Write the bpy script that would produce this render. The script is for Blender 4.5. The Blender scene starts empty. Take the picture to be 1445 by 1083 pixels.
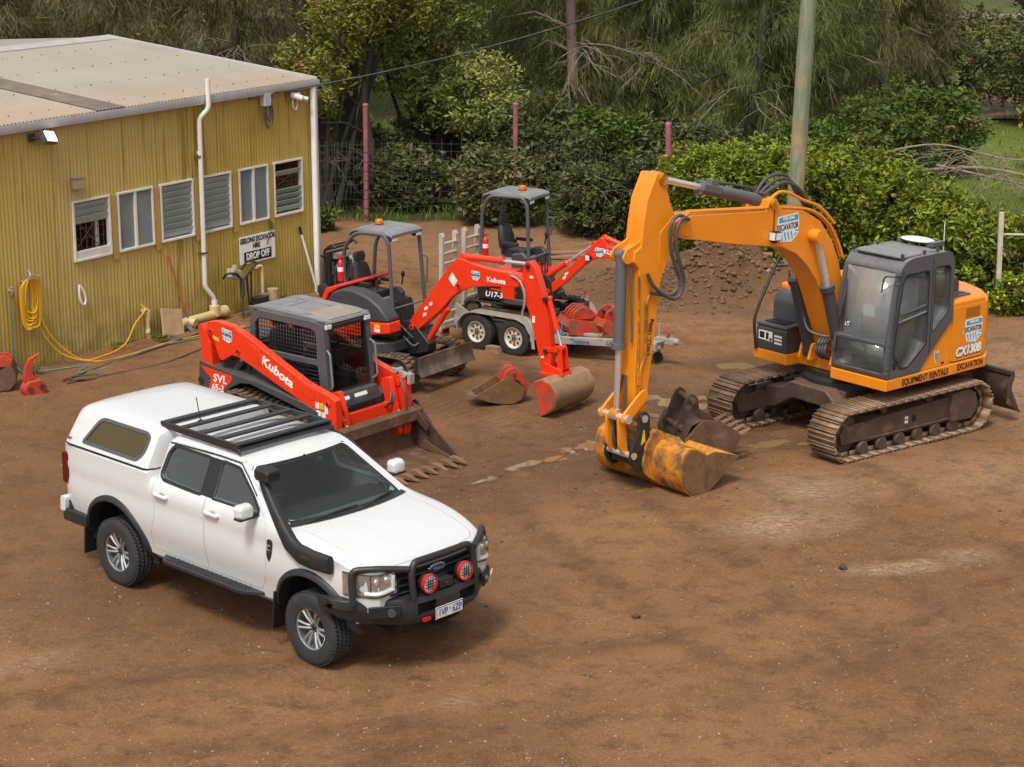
import bpy, bmesh, math, random
import numpy as np
from mathutils import Vector, Matrix
R = math.radians
rnd = random.Random(11)
nr = np.random.RandomState(7)
scene = bpy.context.scene
COL = scene.collection
# ------------------------------------------------------------------ helpers
def link(o, parent=None):
 COL.objects.link(o)
 if parent is not None:
  o.parent = parent
 return o
def tag(o, label=None, cat=None, group=None, kind=None):
 if label: o['label'] = label
 if cat: o['category'] = cat
 if group: o['group'] = group
 if kind: o['kind'] = kind
 return o
def thing(name, label, cat, loc=(0, 0, 0), yaw=0, group=None):
 o = link(bpy.data.objects.new(name, None))
 o.location = loc
 o.rotation_euler = (0, 0, R(yaw))
 o.empty_display_size = .2
 return tag(o, label, cat, group)
def shade(me, ang=35):
 if len(me.polygons):
  me.polygons.foreach_set('use_smooth', np.ones(len(me.polygons), bool))
  if ang is not None:
   me.set_sharp_from_angle(angle=R(ang))
def frame_axes(t, up=Vector((0, 0, 1))):
 t = t.normalized()
 if abs(t.dot(up)) > .98: up = Vector((1, 0, 0))
 a = up.cross(t).normalized()
 return a, t.cross(a).normalized()
def catmull(pts, n=6, closed=False):
 P = [Vector(p) for p in pts]
 out = []
 N = len(P)
 for i in range(N if closed else N - 1):
  if closed:
   a, b, c, d = P[i - 1], P[i], P[(i + 1) % N], P[(i + 2) % N]
  else:
   a, b, c, d = P[max(i - 1, 0)], P[i], P[i + 1], P[min(i + 2, N - 1)]
  for k in range(n):
   t = k / n
   out.append(.5 * ((2 * b) + (c - a) * t + (2 * a - 5 * b + 4 * c - d) * t * t + (3 * b - a - 3 * c + d) * t ** 3))
 if not closed: out.append(P[-1])
 return out
def fillet(pts, r, n=4):
 """round the corners of an open polyline"""
 P = [Vector(p) for p in pts]
 out = [P[0]]
 for i in range(1, len(P) - 1):
  a, b, c = P[i - 1], P[i], P[i + 1]
  rr = min(r, (a - b).length * .45, (c - b).length * .45)
  s, e = b + (a - b).normalized() * rr, b + (c - b).normalized() * rr
  for k in range(n + 1):
   t = k / n
   out.append(s * (1 - t) ** 2 + b * 2 * t * (1 - t) + e * t * t)
 out.append(P[-1])
 return out
def rpoly(pts, r, n=3):
 """round the corners of a closed 2-D polygon"""
 P = [Vector((p[0], p[1])) for p in pts]
 out = []
 N = len(P)
 for i in range(N):
  a, b, c = P[i - 1], P[i], P[(i + 1) % N]
  rr = min(r, (a - b).length * .48, (c - b).length * .48)
  s, e = b + (a - b).normalized() * rr, b + (c - b).normalized() * rr
  for k in range(n + 1):
   t = k / n
   q = s * (1 - t) ** 2 + b * 2 * t * (1 - t) + e * t * t
   out.append((q.x, q.y))
 return out
def hull2(circles, n=14):
 """outline of a belt round circles (x, z, r) given in order round the loop"""
 pts = []
 for (x, z, r) in circles:
  for k in range(n * 2):
   a = math.pi * k / n
   pts.append((x + r * math.cos(a), z + r * math.sin(a)))
 pts = sorted(set(pts))
 def half(ps):
  h = []
  for p in ps:
   while len(h) >= 2 and (h[-1][0] - h[-2][0]) * (p[1] - h[-2][1]) - (h[-1][1] - h[-2][1]) * (p[0] - h[-2][0]) <= 0:
    h.pop()
   h.append(p)
  return h
 lo, up = half(pts), half(pts[::-1])
 return lo[:-1] + up[:-1]
class MB:
 """collects shapes; build() links them as ONE mesh object"""
 def __init__(s):
  s.v, s.f, s.m = [], [], []
 def add(s, vs, fs, m=0):
  b = len(s.v)
  s.v.extend(tuple(p) for p in vs)
  s.f.extend(tuple(b + i for i in f) for f in fs)
  s.m.extend([m] * len(fs))
  return s
 def box(s, c, d, rot=None, m=0):
  x, y, z = d[0] / 2, d[1] / 2, d[2] / 2
  vs = [Vector((i * x, j * y, k * z)) for i in (-1, 1) for j in (-1, 1) for k in (-1, 1)]
  if rot is not None: vs = [rot @ p for p in vs]
  vs = [p + Vector(c) for p in vs]
  return s.add(vs, [(0, 1, 3, 2), (4, 6, 7, 5), (0, 4, 5, 1), (2, 3, 7, 6), (0, 2, 6, 4), (1, 5, 7, 3)], m)
 def bb(s, lo, hi, m=0):
  return s.box([(a + b) / 2 for a, b in zip(lo, hi)], [abs(b - a) for a, b in zip(lo, hi)], None, m)
 def prism(s, pts, a, b, ax='y', m=0):
  """2-D polygon pushed along an axis; y: (x,z), x: (y,z), z: (x,y)"""
  f = {'y': lambda p, t: (p[0], t, p[1]), 'x': lambda p, t: (t, p[0], p[1]), 'z': lambda p, t: (p[0], p[1], t)}[ax]
  n = len(pts)
  area = sum(pts[i - 1][0] * pts[i][1] - pts[i][0] * pts[i - 1][1] for i in range(n))
  if (area < 0): pts = pts[::-1]
  vs = [f(p, min(a, b)) for p in pts] + [f(p, max(a, b)) for p in pts]
  fs = [tuple(range(n))[::-1], tuple(range(n, 2 * n))] + [(i, (i + 1) % n, n + (i + 1) % n, n + i) for i in range(n)]
  if ax == 'y': fs = [q[::-1] for q in fs]
  return s.add(vs, fs, m)
 def plate(s, pts, y, t, ax='y', m=0):
  return s.prism(pts, y - t / 2, y + t / 2, ax, m)
 def tube(s, path, r, seg=10, closed=False, m=0, flat=None):
  P = [Vector(p) for p in path]
  n = len(P)
  rr = r if hasattr(r, '__len__') else [r] * n
  vs, fs = [], []
  up = None
  for i in range(n):
   if closed: t = P[(i + 1) % n] - P[i - 1]
   else: t = P[min(i + 1, n - 1)] - P[max(i - 1, 0)]
   if t.length < 1e-9: t = Vector((0, 0, 1))
   t.normalize()
   if up is None: a, up = frame_axes(t)
   up = (up - t * up.dot(t))
   if up.length < 1e-6: a, up = frame_axes(t)
   up.normalize()
   a = up.cross(t)
   for k in range(seg):
    q = 2 * math.pi * k / seg
    vs.append(P[i] + (a * math.cos(q) + up * math.sin(q) * (flat or 1)) * rr[i])
  for i in range(n if closed else n - 1):
   for k in range(seg):
    j = (i + 1) % n
    fs.append((i * seg + k, i * seg + (k + 1) % seg, j * seg + (k + 1) % seg, j * seg + k))
  if not closed:
   fs.append(tuple(range(seg))[::-1])
   fs.append(tuple(range((n - 1) * seg, n * seg)))
  return s.add(vs, fs, m)
 def cyl(s, p0, p1, r, seg=16, r2=None, m=0):
  return s.tube([p0, p1], [r, r if r2 is None else r2], seg, False, m)
 def lathe(s, prof, c=(0, 0, 0), axis='z', seg=24, m=0):
  """prof: (radius, height) pairs turned round an axis through c"""
  vs, fs = [], []
  n = len(prof)
  for k in range(seg):
   a = 2 * math.pi * k / seg
   for (r, h) in prof:
    x, y = r * math.cos(a), r * math.sin(a)
    p = {'z': (x, y, h), 'y': (y, h, x), 'x': (h, x, y)}[axis]
    vs.append((p[0] + c[0], p[1] + c[1], p[2] + c[2]))
  for k in range(seg):
   for i in range(n - 1):
    a, b = k * n + i, ((k + 1) % seg) * n + i
    fs.append((a, b, b + 1, a + 1))
  return s.add(vs, fs, m)
 def ball(s, c, r, seg=12, rings=8, sq=(1, 1, 1), m=0):
  vs, fs = [], []
  for i in range(rings + 1):
   t = math.pi * i / rings
   for k in range(seg):
    a = 2 * math.pi * k / seg
    vs.append((c[0] + r * sq[0] * math.sin(t) * math.cos(a), c[1] + r * sq[1] * math.sin(t) * math.sin(a), c[2] + r * sq[2] * math.cos(t)))
  for i in range(rings):
   for k in range(seg):
    fs.append((i * seg + k, (i + 1) * seg + k, (i + 1) * seg + (k + 1) % seg, i * seg + (k + 1) % seg))
  return s.add(vs, fs, m)
 def loft(s, secs, closed=True, caps=True, m=0):
  n = len(secs[0])
  vs = [p for q in secs for p in q]
  fs = []
  for i in range(len(secs) - 1):
   for k in range(n if closed else n - 1):
    fs.append((i * n + k, i * n + (k + 1) % n, (i + 1) * n + (k + 1) % n, (i + 1) * n + k))
  if caps:
   fs.append(tuple(range(n))[::-1])
   fs.append(tuple(range((len(secs) - 1) * n, len(secs) * n)))
  return s.add(vs, fs, m)
 def ring(s, outer, inner, t=.004, m=0):
  """flat frame between two 3-D loops of equal length, given a little thickness along its normal"""
  n = len(outer)
  O, I = [Vector(p) for p in outer], [Vector(p) for p in inner]
  nrm = sum(((O[i] - O[0]).cross(O[(i + 1) % n] - O[0]) for i in range(1, n - 1)), Vector((0, 0, 0))).normalized()
  vs = O + I + [p + nrm * t for p in O] + [p + nrm * t for p in I]
  fs = []
  for i in range(n):
   j = (i + 1) % n
   fs += [(i, i + n, j + n, j), (2 * n + i, 2 * n + j, 3 * n + j, 3 * n + i), (i, j, 2 * n + j, 2 * n + i), (n + i, 3 * n + i, 3 * n + j, n + j)]
  return s.add(vs, fs, m)
 def xf(s, M):
  s.v = [tuple(M @ Vector(p)) for p in s.v]
  return s
 def mesh(s, name='tmp', fix=True):
  me = bpy.data.meshes.new(name)
  me.from_pydata(s.v, [], s.f)
  me.polygons.foreach_set('material_index', s.m)
  if fix:
   bm = bmesh.new()
   bm.from_mesh(me)
   bmesh.ops.recalc_face_normals(bm, faces=bm.faces)
   bm.to_mesh(me)
   bm.free()
  me.update()
  return me
 def build(s, name, mats, parent=None, bevel=0, smooth=35, seg=2):
  return put(s.mesh(name), name, mats, parent, bevel, smooth, seg)
def put(me, name, mats, parent=None, bevel=0, smooth=35, seg=2):
 me.name = name
 mi = np.zeros(len(me.polygons), np.int32)
 me.polygons.foreach_get('material_index', mi)
 me.materials.clear()
 for q in (mats if isinstance(mats, (list, tuple)) else [mats]): me.materials.append(q)
 me.polygons.foreach_set('material_index', np.minimum(mi, len(me.materials) - 1))
 o = link(bpy.data.objects.new(name, me), parent)
 if bevel:
  shade(me, None)
  b = o.modifiers.new('bevel', 'BEVEL')
  b.width = bevel; b.segments = seg; b.limit_method = 'ANGLE'; b.angle_limit = R(32); b.harden_normals = True
  b.use_clamp_overlap = True
 else:
  shade(me, smooth)
 return o
DUM = [bpy.data.materials.new('slot') for _ in range(3)]
def csg(a, b, op='DIFFERENCE', weld=True):
 """boolean of two meshes, returned as a new mesh"""
 oa, ob = bpy.data.objects.new('ta', a), bpy.data.objects.new('tb', b)
 COL.objects.link(oa); COL.objects.link(ob)
 for me in (a, b):
  while len(me.materials) < 3: me.materials.append(DUM[len(me.materials)])
 md = oa.modifiers.new('b', 'BOOLEAN')
 md.operation = op; md.object = ob; md.solver = 'EXACT'; md.use_self = True
 try: md.material_mode = 'INDEX'
 except Exception: pass
 bpy.context.view_layer.update()
 dg = bpy.context.evaluated_depsgraph_get()
 me = bpy.data.meshes.new_from_object(oa.evaluated_get(dg))
 bpy.data.objects.remove(oa); bpy.data.objects.remove(ob)
 return me
def text(body, size, mat, parent, name, o, xd, yd, sx=1, shear=0, bold=0, thick=.0015, align='CENTER', space=1):
 cu = bpy.data.curves.new('txt', 'FONT')
 cu.body = body; cu.size = size; cu.shear = shear; cu.offset = bold; cu.extrude = thick
 cu.align_x = align; cu.align_y = 'CENTER'; cu.space_character = space; cu.resolution_u = 3
 t = bpy.data.objects.new('txt', cu)
 COL.objects.link(t)
 bpy.context.view_layer.update()
 me = bpy.data.meshes.new_from_object(t.evaluated_get(bpy.context.evaluated_depsgraph_get()))
 bpy.data.objects.remove(t)
 xd, yd = Vector(xd).normalized(), Vector(yd)
 yd = (yd - xd * yd.dot(xd)).normalized()
 zd = xd.cross(yd)
 M = Matrix((xd * sx, yd, zd)).transposed().to_4x4()
 M.translation = Vector(o) + zd * thick
 me.transform(M)
 return put(me, name, mat, parent, 0, None)
def decal(pts, mat, parent, name='decal', t=.003):
 """thin sticker from a 3-D outline"""
 P = [Vector(p) for p in pts]
 n = (P[1] - P[0]).cross(P[2] - P[0]).normalized()
 k = len(P)
 mb = MB().add(P + [p + n * t for p in P], [tuple(range(k))[::-1], tuple(range(k, 2 * k))] + [(i, (i + 1) % k, k + (i + 1) % k, k + i) for i in range(k)])
 return mb.build(name, mat, parent)
# ------------------------------------------------------------------ materials
def newmat(name):
 m = bpy.data.materials.new(name)
 m.use_nodes = True
 nt = m.node_tree
 nt.nodes.clear()
 return m, nt
def nd(nt, typ, **k):
 n = nt.nodes.new(typ)
 for a, b in k.items():
  if a.startswith('i_'):
   key = a[2:].replace('_', ' ')
   n.inputs[key].default_value = b
  else: setattr(n, a, b)
 return n
def mixc(nt, fac, a, b, blend='MIX'):
 n = nt.nodes.new('ShaderNodeMix')
 n.data_type = 'RGBA'; n.blend_type = blend
 for sock, v in ((n.inputs[0], fac), (n.inputs[6], a), (n.inputs[7], b)):
  if hasattr(v, 'links'): nt.links.new(v, sock)
  else: sock.default_value = v if sock.type != 'RGBA' else (*v[:3], 1)
 return n.outputs[2]
def maprange(nt, v, a, b, c, d):
 n = nd(nt, 'ShaderNodeMapRange')
 nt.links.new(v, n.inputs[0])
 for i, q in enumerate((a, b, c, d)): n.inputs[i + 1].default_value = q
 return n.outputs[0]
def math_(nt, op, a, b=0.):
 n = nd(nt, 'ShaderNodeMath', operation=op)
 for i, q in enumerate((a, b)):
  if hasattr(q, 'links'): nt.links.new(q, n.inputs[i])
  else: n.inputs[i].default_value = q
 return n.outputs[0]
def noise(nt, co, scale, detail=5, rough=.55, dist=0.):
 n = nd(nt, 'ShaderNodeTexNoise')
 n.inputs['Scale'].default_value = scale; n.inputs['Detail'].default_value = detail
 n.inputs['Roughness'].default_value = rough; n.inputs['Distortion'].default_value = dist
 nt.links.new(co, n.inputs['Vector'])
 return n.outputs[0]
def coords(nt, scale=(1, 1, 1), src='Object'):
 t = nd(nt, 'ShaderNodeTexCoord')
 if tuple(scale) == (1, 1, 1): return t.outputs[src]
 mp = nd(nt, 'ShaderNodeMapping')
 mp.inputs['Scale'].default_value = scale
 nt.links.new(t.outputs[src], mp.inputs[0])
 return mp.outputs[0]
def M(name, col, rough=.5, metal=0., var=.12, vs=4., dirt=None, dust=None, bump=0., bs=40., coat=0., spec=.5, stretch=(1, 1, 1), emit=None):
 """dirt = (colour, amount 0..1, scale): worn patches; dust = (colour, amount): settles on faces that look up"""
 m, nt = newmat(name)
 L = nt.links.new
 co = coords(nt, stretch)
 out = nd(nt, 'ShaderNodeOutputMaterial')
 b = nd(nt, 'ShaderNodeBsdfPrincipled')
 L(b.outputs[0], out.inputs[0])
 n1 = noise(nt, co, vs)
 f = maprange(nt, n1, .25, .75, 1 - var, 1 + var)
 sc = nd(nt, 'ShaderNodeCombineColor')
 for i in range(3): L(f, sc.inputs[i])
 c = mixc(nt, 1., col, sc.outputs[0], 'MULTIPLY')
 r = maprange(nt, n1, .2, .8, rough * .85, min(1, rough * 1.15))
 if dirt:
  dc, am, ds = dirt
  n2 = noise(nt, co, ds, 8, .65, .4)
  fd = maprange(nt, n2, .78 - am * .55, .90 - am * .48, 0, 1)
  c = mixc(nt, fd, c, dc)
  r = math_(nt, 'MAXIMUM', r, math_(nt, 'MULTIPLY', fd, .8))
  metal_f = math_(nt, 'MULTIPLY', math_(nt, 'SUBTRACT', 1., fd), metal)
  L(metal_f, b.inputs['Metallic'])
 else:
  b.inputs['Metallic'].default_value = metal
 if dust:
  g = nd(nt, 'ShaderNodeNewGeometry')
  sx = nd(nt, 'ShaderNodeSeparateXYZ')
  L(g.outputs['Normal'], sx.inputs[0])
  n3 = noise(nt, co, 6, 6, .6)
  fu = math_(nt, 'MULTIPLY', maprange(nt, sx.outputs[2], .3, 1, 0, dust[1]), maprange(nt, n3, .3, .65, .25, 1.))
  c = mixc(nt, fu, c, dust[0])
  r = math_(nt, 'MAXIMUM', r, math_(nt, 'MULTIPLY', fu, .85))
 L(c, b.inputs['Base Color'])
 L(r, b.inputs['Roughness'])
 b.inputs['Specular IOR Level'].default_value = spec
 if coat:
  b.inputs['Coat Weight'].default_value = coat
  b.inputs['Coat Roughness'].default_value = .06
 if bump:
  bp = nd(nt, 'ShaderNodeBump')
  bp.inputs['Strength'].default_value = bump
  bp.inputs['Distance'].default_value = .02
  L(noise(nt, co, bs, 6, .6), bp.inputs['Height'])
  L(bp.outputs[0], b.inputs['Normal'])
 if emit:
  b.inputs['Emission Color'].default_value = (*emit[0], 1)
  b.inputs['Emission Strength'].default_value = emit[1]
 return m
def glass(name, tint=(.75, .85, .82), gloss=.06, ior=1.5, mud=0., mc=(.55, .54, .50)):
 """thin sheet: tinted see-through plus a mirror reflection that grows at a slant"""
 m, nt = newmat(name)
 L = nt.links.new
 out = nd(nt, 'ShaderNodeOutputMaterial')
 tr = nd(nt, 'ShaderNodeBsdfTransparent'); tr.inputs[0].default_value = (*tint, 1)
 gl = nd(nt, 'ShaderNodeBsdfGlossy'); gl.inputs['Roughness'].default_value = .015
 fr = nd(nt, 'ShaderNodeLayerWeight'); fr.inputs[0].default_value = .5
 f = math_(nt, 'ADD', math_(nt, 'MULTIPLY', math_(nt, 'POWER', fr.outputs['Facing'], 5.), .9), gloss + .03)
 mx = nd(nt, 'ShaderNodeMixShader')
 L(f, mx.inputs[0]); L(tr.outputs[0], mx.inputs[1]); L(gl.outputs[0], mx.inputs[2])
 res = mx.outputs[0]
 if mud:  # flat diffuse colour over the glass; some panes use it as painted reflection
  df = nd(nt, 'ShaderNodeBsdfDiffuse'); df.inputs[0].default_value = (*mc, 1)
  m2 = nd(nt, 'ShaderNodeMixShader')
  L(maprange(nt, noise(nt, coords(nt), 1.3, 4, .5), .3, .7, mud * .72, mud), m2.inputs[0])
  L(res, m2.inputs[1]); L(df.outputs[0], m2.inputs[2])
  res = m2.outputs[0]
 L(res, out.inputs[0])
 return m
def leafmat(name, dark, light, rough=.55, trans=.25):
 m, nt = newmat(name)
 L = nt.links.new
 out = nd(nt, 'ShaderNodeOutputMaterial')
 at = nd(nt, 'ShaderNodeAttribute'); at.attribute_name = 'tint'
 c = mixc(nt, at.outputs['Fac'], dark, light)
 c = mixc(nt, maprange(nt, at.outputs['Fac'], .985, .995, 0, .85), c, (.23, .15, .07))
 b = nd(nt, 'ShaderNodeBsdfPrincipled')
 L(c, b.inputs['Base Color']); b.inputs['Roughness'].default_value = rough
 b.inputs['Specular IOR Level'].default_value = .3
 t = nd(nt, 'ShaderNodeBsdfTranslucent')
 L(c, t.inputs[0])
 mx = nd(nt, 'ShaderNodeMixShader'); mx.inputs[0].default_value = trans
 L(b.outputs[0], mx.inputs[1]); L(t.outputs[0], mx.inputs[2])
 L(mx.outputs[0], out.inputs[0])
 return m
MUD = (.19, .115, .065)
MUDD = (.10, .062, .037)
DUST = (.27, .19, .125)
X = {}
X['white'] = M('white_paint', (.64, .65, .66), .28, var=.012, coat=.6)
X['black_plastic'] = M('black_plastic', (.018, .018, .02), .5, var=.2, bump=.05, bs=300)
X['black_paint'] = M('black_powder_coat', (.022, .023, .026), .38, var=.15)
X['rubber'] = M('tyre_rubber', (.028, .027, .026), .8, var=.3, vs=14, dirt=((.085, .06, .042), .38, 9))
X['alloy'] = M('alloy_rim', (.55, .55, .56), .28, metal=.9, var=.08)
X['darkhole'] = M('dark_void', (.006, .006, .006), .9)
X['chrome'] = M('polished_steel', (.80, .80, .82), .22, metal=.75, var=.05)
X['lens'] = M('lamp_lens', (.80, .81, .82), .2, metal=.1, var=.12, vs=30)
X['red_lens'] = M('red_lens', (.10, .006, .006), .15, var=.2)
X['orange_lens'] = M('amber_lens', (.75, .17, .01), .2, var=.1)
X['red_ring'] = M('red_ring', (.55, .015, .012), .35)
X['grey_trim'] = M('grey_interior', (.20, .20, .20), .8)
X['seat'] = M('black_vinyl', (.022, .022, .024), .6, var=.3, dust=(DUST, .15))
X['ford_blue'] = M('badge_blue', (.01, .03, .14), .25, coat=.5)
X['sign_white'] = M('sign_white', (.86, .86, .85), .5, var=.04)
X['sticker'] = M('white_sticker', (.75, .75, .74), .5, var=.05)
X['ink'] = M('black_lettering', (.012, .012, .014), .5)
X['letter_white'] = M('white_lettering', (.80, .80, .80), .45)
X['letter_blue'] = M('blue_lettering', (.05, .13, .35), .5)
X['cyan'] = M('cyan_sticker', (.02, .32, .55), .45)
X['yellow_sticker'] = M('yellow_sticker', (.75, .45, .02), .5)
X['orange'] = M('orange_paint', (.78, .255, .010), .38, var=.06, coat=.25, dirt=((.40, .15, .025), .19, 4), dust=((.50, .27, .10), .34))
X['orange_worn'] = M('worn_orange_paint', (.62, .24, .02), .5, var=.2, vs=6, dirt=((.14, .075, .038), .60, 3.2), bump=.2, bs=25)
X['orange_cap'] = M('muddy_steel', (.20, .105, .045), .6, var=.35, dirt=((.115, .066, .04), .55, 4), bump=.25, bs=25)
X['red'] = M('orange_red_paint', (.78, .036, .007), .36, var=.07, coat=.25, dirt=((.30, .06, .03), .16, 5), dust=((.52, .15, .075), .32))
X['red_worn'] = M('worn_red_paint', (.55, .045, .02), .5, var=.25, vs=7, dirt=((.17, .09, .05), .56, 5), dust=((.40, .2, .13), .35), bump=.15, bs=30)
X['char'] = M('charcoal_paint', (.055, .057, .062), .42, var=.10, dust=((.22, .19, .165), .30))
X['char2'] = M('charcoal_cover', (.045, .046, .05), .5, var=.12, dust=((.2, .17, .14), .20))
X['cabgrey'] = M('grey_cab_paint', (.085, .085, .094), .42, var=.08, dust=((.36, .34, .33), .55))
X['roofgrey'] = M('dusty_cab_roof', (.15, .152, .165), .5, var=.2, vs=5, dust=((.34, .335, .335), .6))
X['black_steel'] = M('black_steel', (.022, .022, .024), .42, var=.25, dirt=((.10, .07, .045), .25, 5))
X['rust'] = M('rusty_steel', (.145, .080, .048), .6, metal=.25, var=.35, vs=6, dirt=((.21, .13, .085), .42, 4), bump=.25, bs=30)
X['rust_dark'] = M('dark_rusty_steel', (.085, .056, .042), .55, metal=.3, var=.35, vs=6, dirt=((.15, .095, .06), .42, 5), bump=.2, bs=30)
X['rust_teeth'] = M('worn_tooth_steel', (.27, .15, .085), .5, metal=.4, var=.25, dirt=((.22, .13, .08), .4, 12))
X['track_shoe'] = M('track_shoe_steel', (.25, .16, .10), .5, metal=.2, var=.35, vs=9, dirt=((.20, .125, .075), .46, 8), bump=.3, bs=35)
X['track_frame'] = M('muddy_track_frame', (.075, .047, .034), .6, var=.35, vs=5, dirt=((.17, .105, .062), .42, 3.5), dust=((.2, .125, .075), .7), bump=.2, bs=25)
X['track_rubber'] = M('muddy_rubber_track', (.11, .075, .05), .75, var=.35, vs=9, dirt=((.2, .13, .082), .48, 7), bump=.35, bs=30)
X['clean_rubber'] = M('rubber_track', (.03, .028, .027), .7, var=.3, dirt=((.12, .08, .05), .28, 6))
X['blade_mud'] = M('muddy_blade', (.13, .10, .078), .42, metal=.3, var=.4, vs=4, dirt=((.23, .15, .10), .48, 4), bump=.25, bs=14)
X['cyl_grey'] = M('grey_cylinder', (.105, .105, .115), .5, var=.12, dust=((.25, .2, .16), .3))
X['hose'] = M('black_hose', (.06, .06, .064), .5, dust=((.2, .16, .13), .3))
X['hose_grey'] = M('grey_hose', (.30, .31, .32), .45, var=.1)
X['galv'] = M('galvanised_steel', (.42, .39, .33), .5, metal=.35, var=.2, vs=10, dirt=((.28, .20, .13), .35, 4), dust=((.3, .21, .14), .3))
X['cream_rim'] = M('cream_rim', (.62, .56, .44), .5, var=.1, dirt=((.3, .2, .13), .2, 6))
X['timber'] = M('rough_timber', (.27, .18, .11), .85, var=.3, vs=9, stretch=(.3, 1, 1), bump=.3, bs=20)
X['glass_car'] = glass('car_glass', (.66, .72, .71), .13)
X['glass_screen'] = glass('windscreen_glass', (.62, .74, .72), .07)
X['glass_tint'] = glass('smoked_glass', (.6, .52, .32), .05, mud=.5, mc=(.15, .12, .055))  # brown film is a painted reflection of ground and trees, not mud
X['glass_cab'] = glass('cab_glass', (.62, .70, .66), .05, mud=.10)
X['glass_dusty'] = glass('dusty_cab_glass', (.80, .84, .84), .05, mud=.22, mc=(.74, .75, .74))
X['glass_house'] = glass('window_glass', (.30, .36, .38), .14, mud=.42, mc=(.42, .52, .55))  # bluish film paints a pale reflection into the panes, no mud on them
X['glass_louvre'] = glass('frosted_louvre_glass', (.5, .56, .55), .12, mud=.75, mc=(.47, .55, .53))
X['fire_red'] = M('extinguisher_red', (.55, .012, .015), .3, coat=.4)
# ------------------------------------------------------------------ ground
VN = {}
def vnoise(x, y, seed=0):
 if seed not in VN: VN[seed] = np.random.RandomState(seed).rand(256, 256)
 r = VN[seed]
 xi, yi = np.floor(x).astype(int), np.floor(y).astype(int)
 fx, fy = x - xi, y - yi
 fx, fy = fx * fx * (3 - 2 * fx), fy * fy * (3 - 2 * fy)
 g = lambda a, b: r[a % 256, b % 256]
 return (g(xi, yi) * (1 - fx) + g(xi + 1, yi) * fx) * (1 - fy) + (g(xi, yi + 1) * (1 - fx) + g(xi + 1, yi + 1) * fx) * fy
def fbm(x, y, sc, oct=4, seed=0, gain=.5):
 t, a, s = 0, 1., 0
 for i in range(oct):
  t = t + a * vnoise(x * sc + 17.3 * i, y * sc + 9.1 * i, seed + i)
  s += a; a *= gain; sc *= 2.03
 return t / s
def blob(x, y, cx, cy, rx, ry, rot=0, soft=.35, wob=.35, seed=3):
 a = R(rot)
 dx, dy = x - cx, y - cy
 u, v = (dx * math.cos(a) + dy * math.sin(a)) / rx, (-dx * math.sin(a) + dy * math.cos(a)) / ry
 d = np.sqrt(u * u + v * v) + (fbm(x, y, 1.3 / min(rx, ry), 4, seed) - .5) * 2 * wob
 return np.clip((1 + soft - d) / (2 * soft), 0, 1)
PUD = [(.12, 25.95, .80, .13, 48), (-.45, 25.25, .35, .08, 40), (1.25, 26.85, .50, .26, 25), (.62, 26.3, .30, .11, 45), (2.75, 29.1, 1.15, .33, -8), (3.62, 31.15, .5, .28, 5), (2.0, 28.3, .30, .15, 0), (3.75, 26.9, .4, .15, 10)]
def ground_h(x, y):
 yard = np.clip((46 - y) / 4, 0, 1)
 h = (fbm(x, y, .35, 3, 5) - .5) * .07 + (fbm(x, y, 2.2, 4, 9) - .5) * .028
 mud = blob(x, y, .9, 26.9, 3.2, 2.4, 35, .5, .3, 21)
 h = h + mud * (fbm(x, y, 4.5, 4, 31, .65) - .5) * .10
 churn = np.maximum(blob(x, y, 6.2, 23.2, 3.5, 3.5, 0, .7, .4, 41), blob(x, y, -3.0, 17.8, 2.2, 1.2, 20, .7, .4, 43))
 h = h + churn * (fbm(x * 1.0, y * 2.2, 3.2, 4, 51, .6) - .5) * .05
 h = h - .05 * np.clip(blob(x, y, 4.7, 22.0, .95, .12, 22, .6, .3, 61), 0, 1) * 0
 for (ax, ay, bx, by, w, d) in ((-1.9, 29.5, .9, 27.2, .22, .03), (-3.4, 21.0, -5.6, 18.9, .10, .02), (3.98, 21.9, 5.3, 22.35, .07, -.035), (-.6, 20.4, -2.4, 17.4, .18, .015), (5.6, 19.5, 2.2, 24.3, .25, .018)):
  L = math.hypot(bx - ax, by - ay); ux, uy = (bx - ax) / L, (by - ay) / L
  t = (x - ax) * ux + (y - ay) * uy
  q = -(x - ax) * uy + (y - ay) * ux + (fbm(x, y, .9, 2, 71) - .5) * .25
  h = h - d * np.exp(-(q / w) ** 2) * np.clip((t + .3) / .6, 0, 1) * np.clip((L + .3 - t) / .6, 0, 1)
 for p in PUD:
  bb = blob(x, y, p[0], p[1], p[2] * 1.05, p[3] * 1.1, p[4], .5, .35, 81)
  h = h - .035 * bb + bb * (fbm(x, y, 3.4, 4, 83, .6) - .5) * .07
 pile = np.exp(-(((x - 3.9) / 1.05) ** 2 + ((y - 36.4) / .85) ** 2) ** 1.3) * .98
 pile = np.maximum(pile, np.exp(-(((x - 2.3) / .9) ** 2 + ((y - 37.0) / .7) ** 2) ** 1.3) * .36)
 pile = np.maximum(pile, np.exp(-(((x - 4.9) / .7) ** 2 + ((y - 36.0) / .7) ** 2) ** 1.3) * .55)
 h = h + pile * (.50 + .85 * fbm(x, y, 2.6, 5, 91, .62) + .22 * (fbm(x, y, 8, 4, 93, .7) - .3)) * np.where(pile > .02, 1, 0)
 h = h * (.35 + .65 * yard)
 return h
RUTS = []
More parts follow.
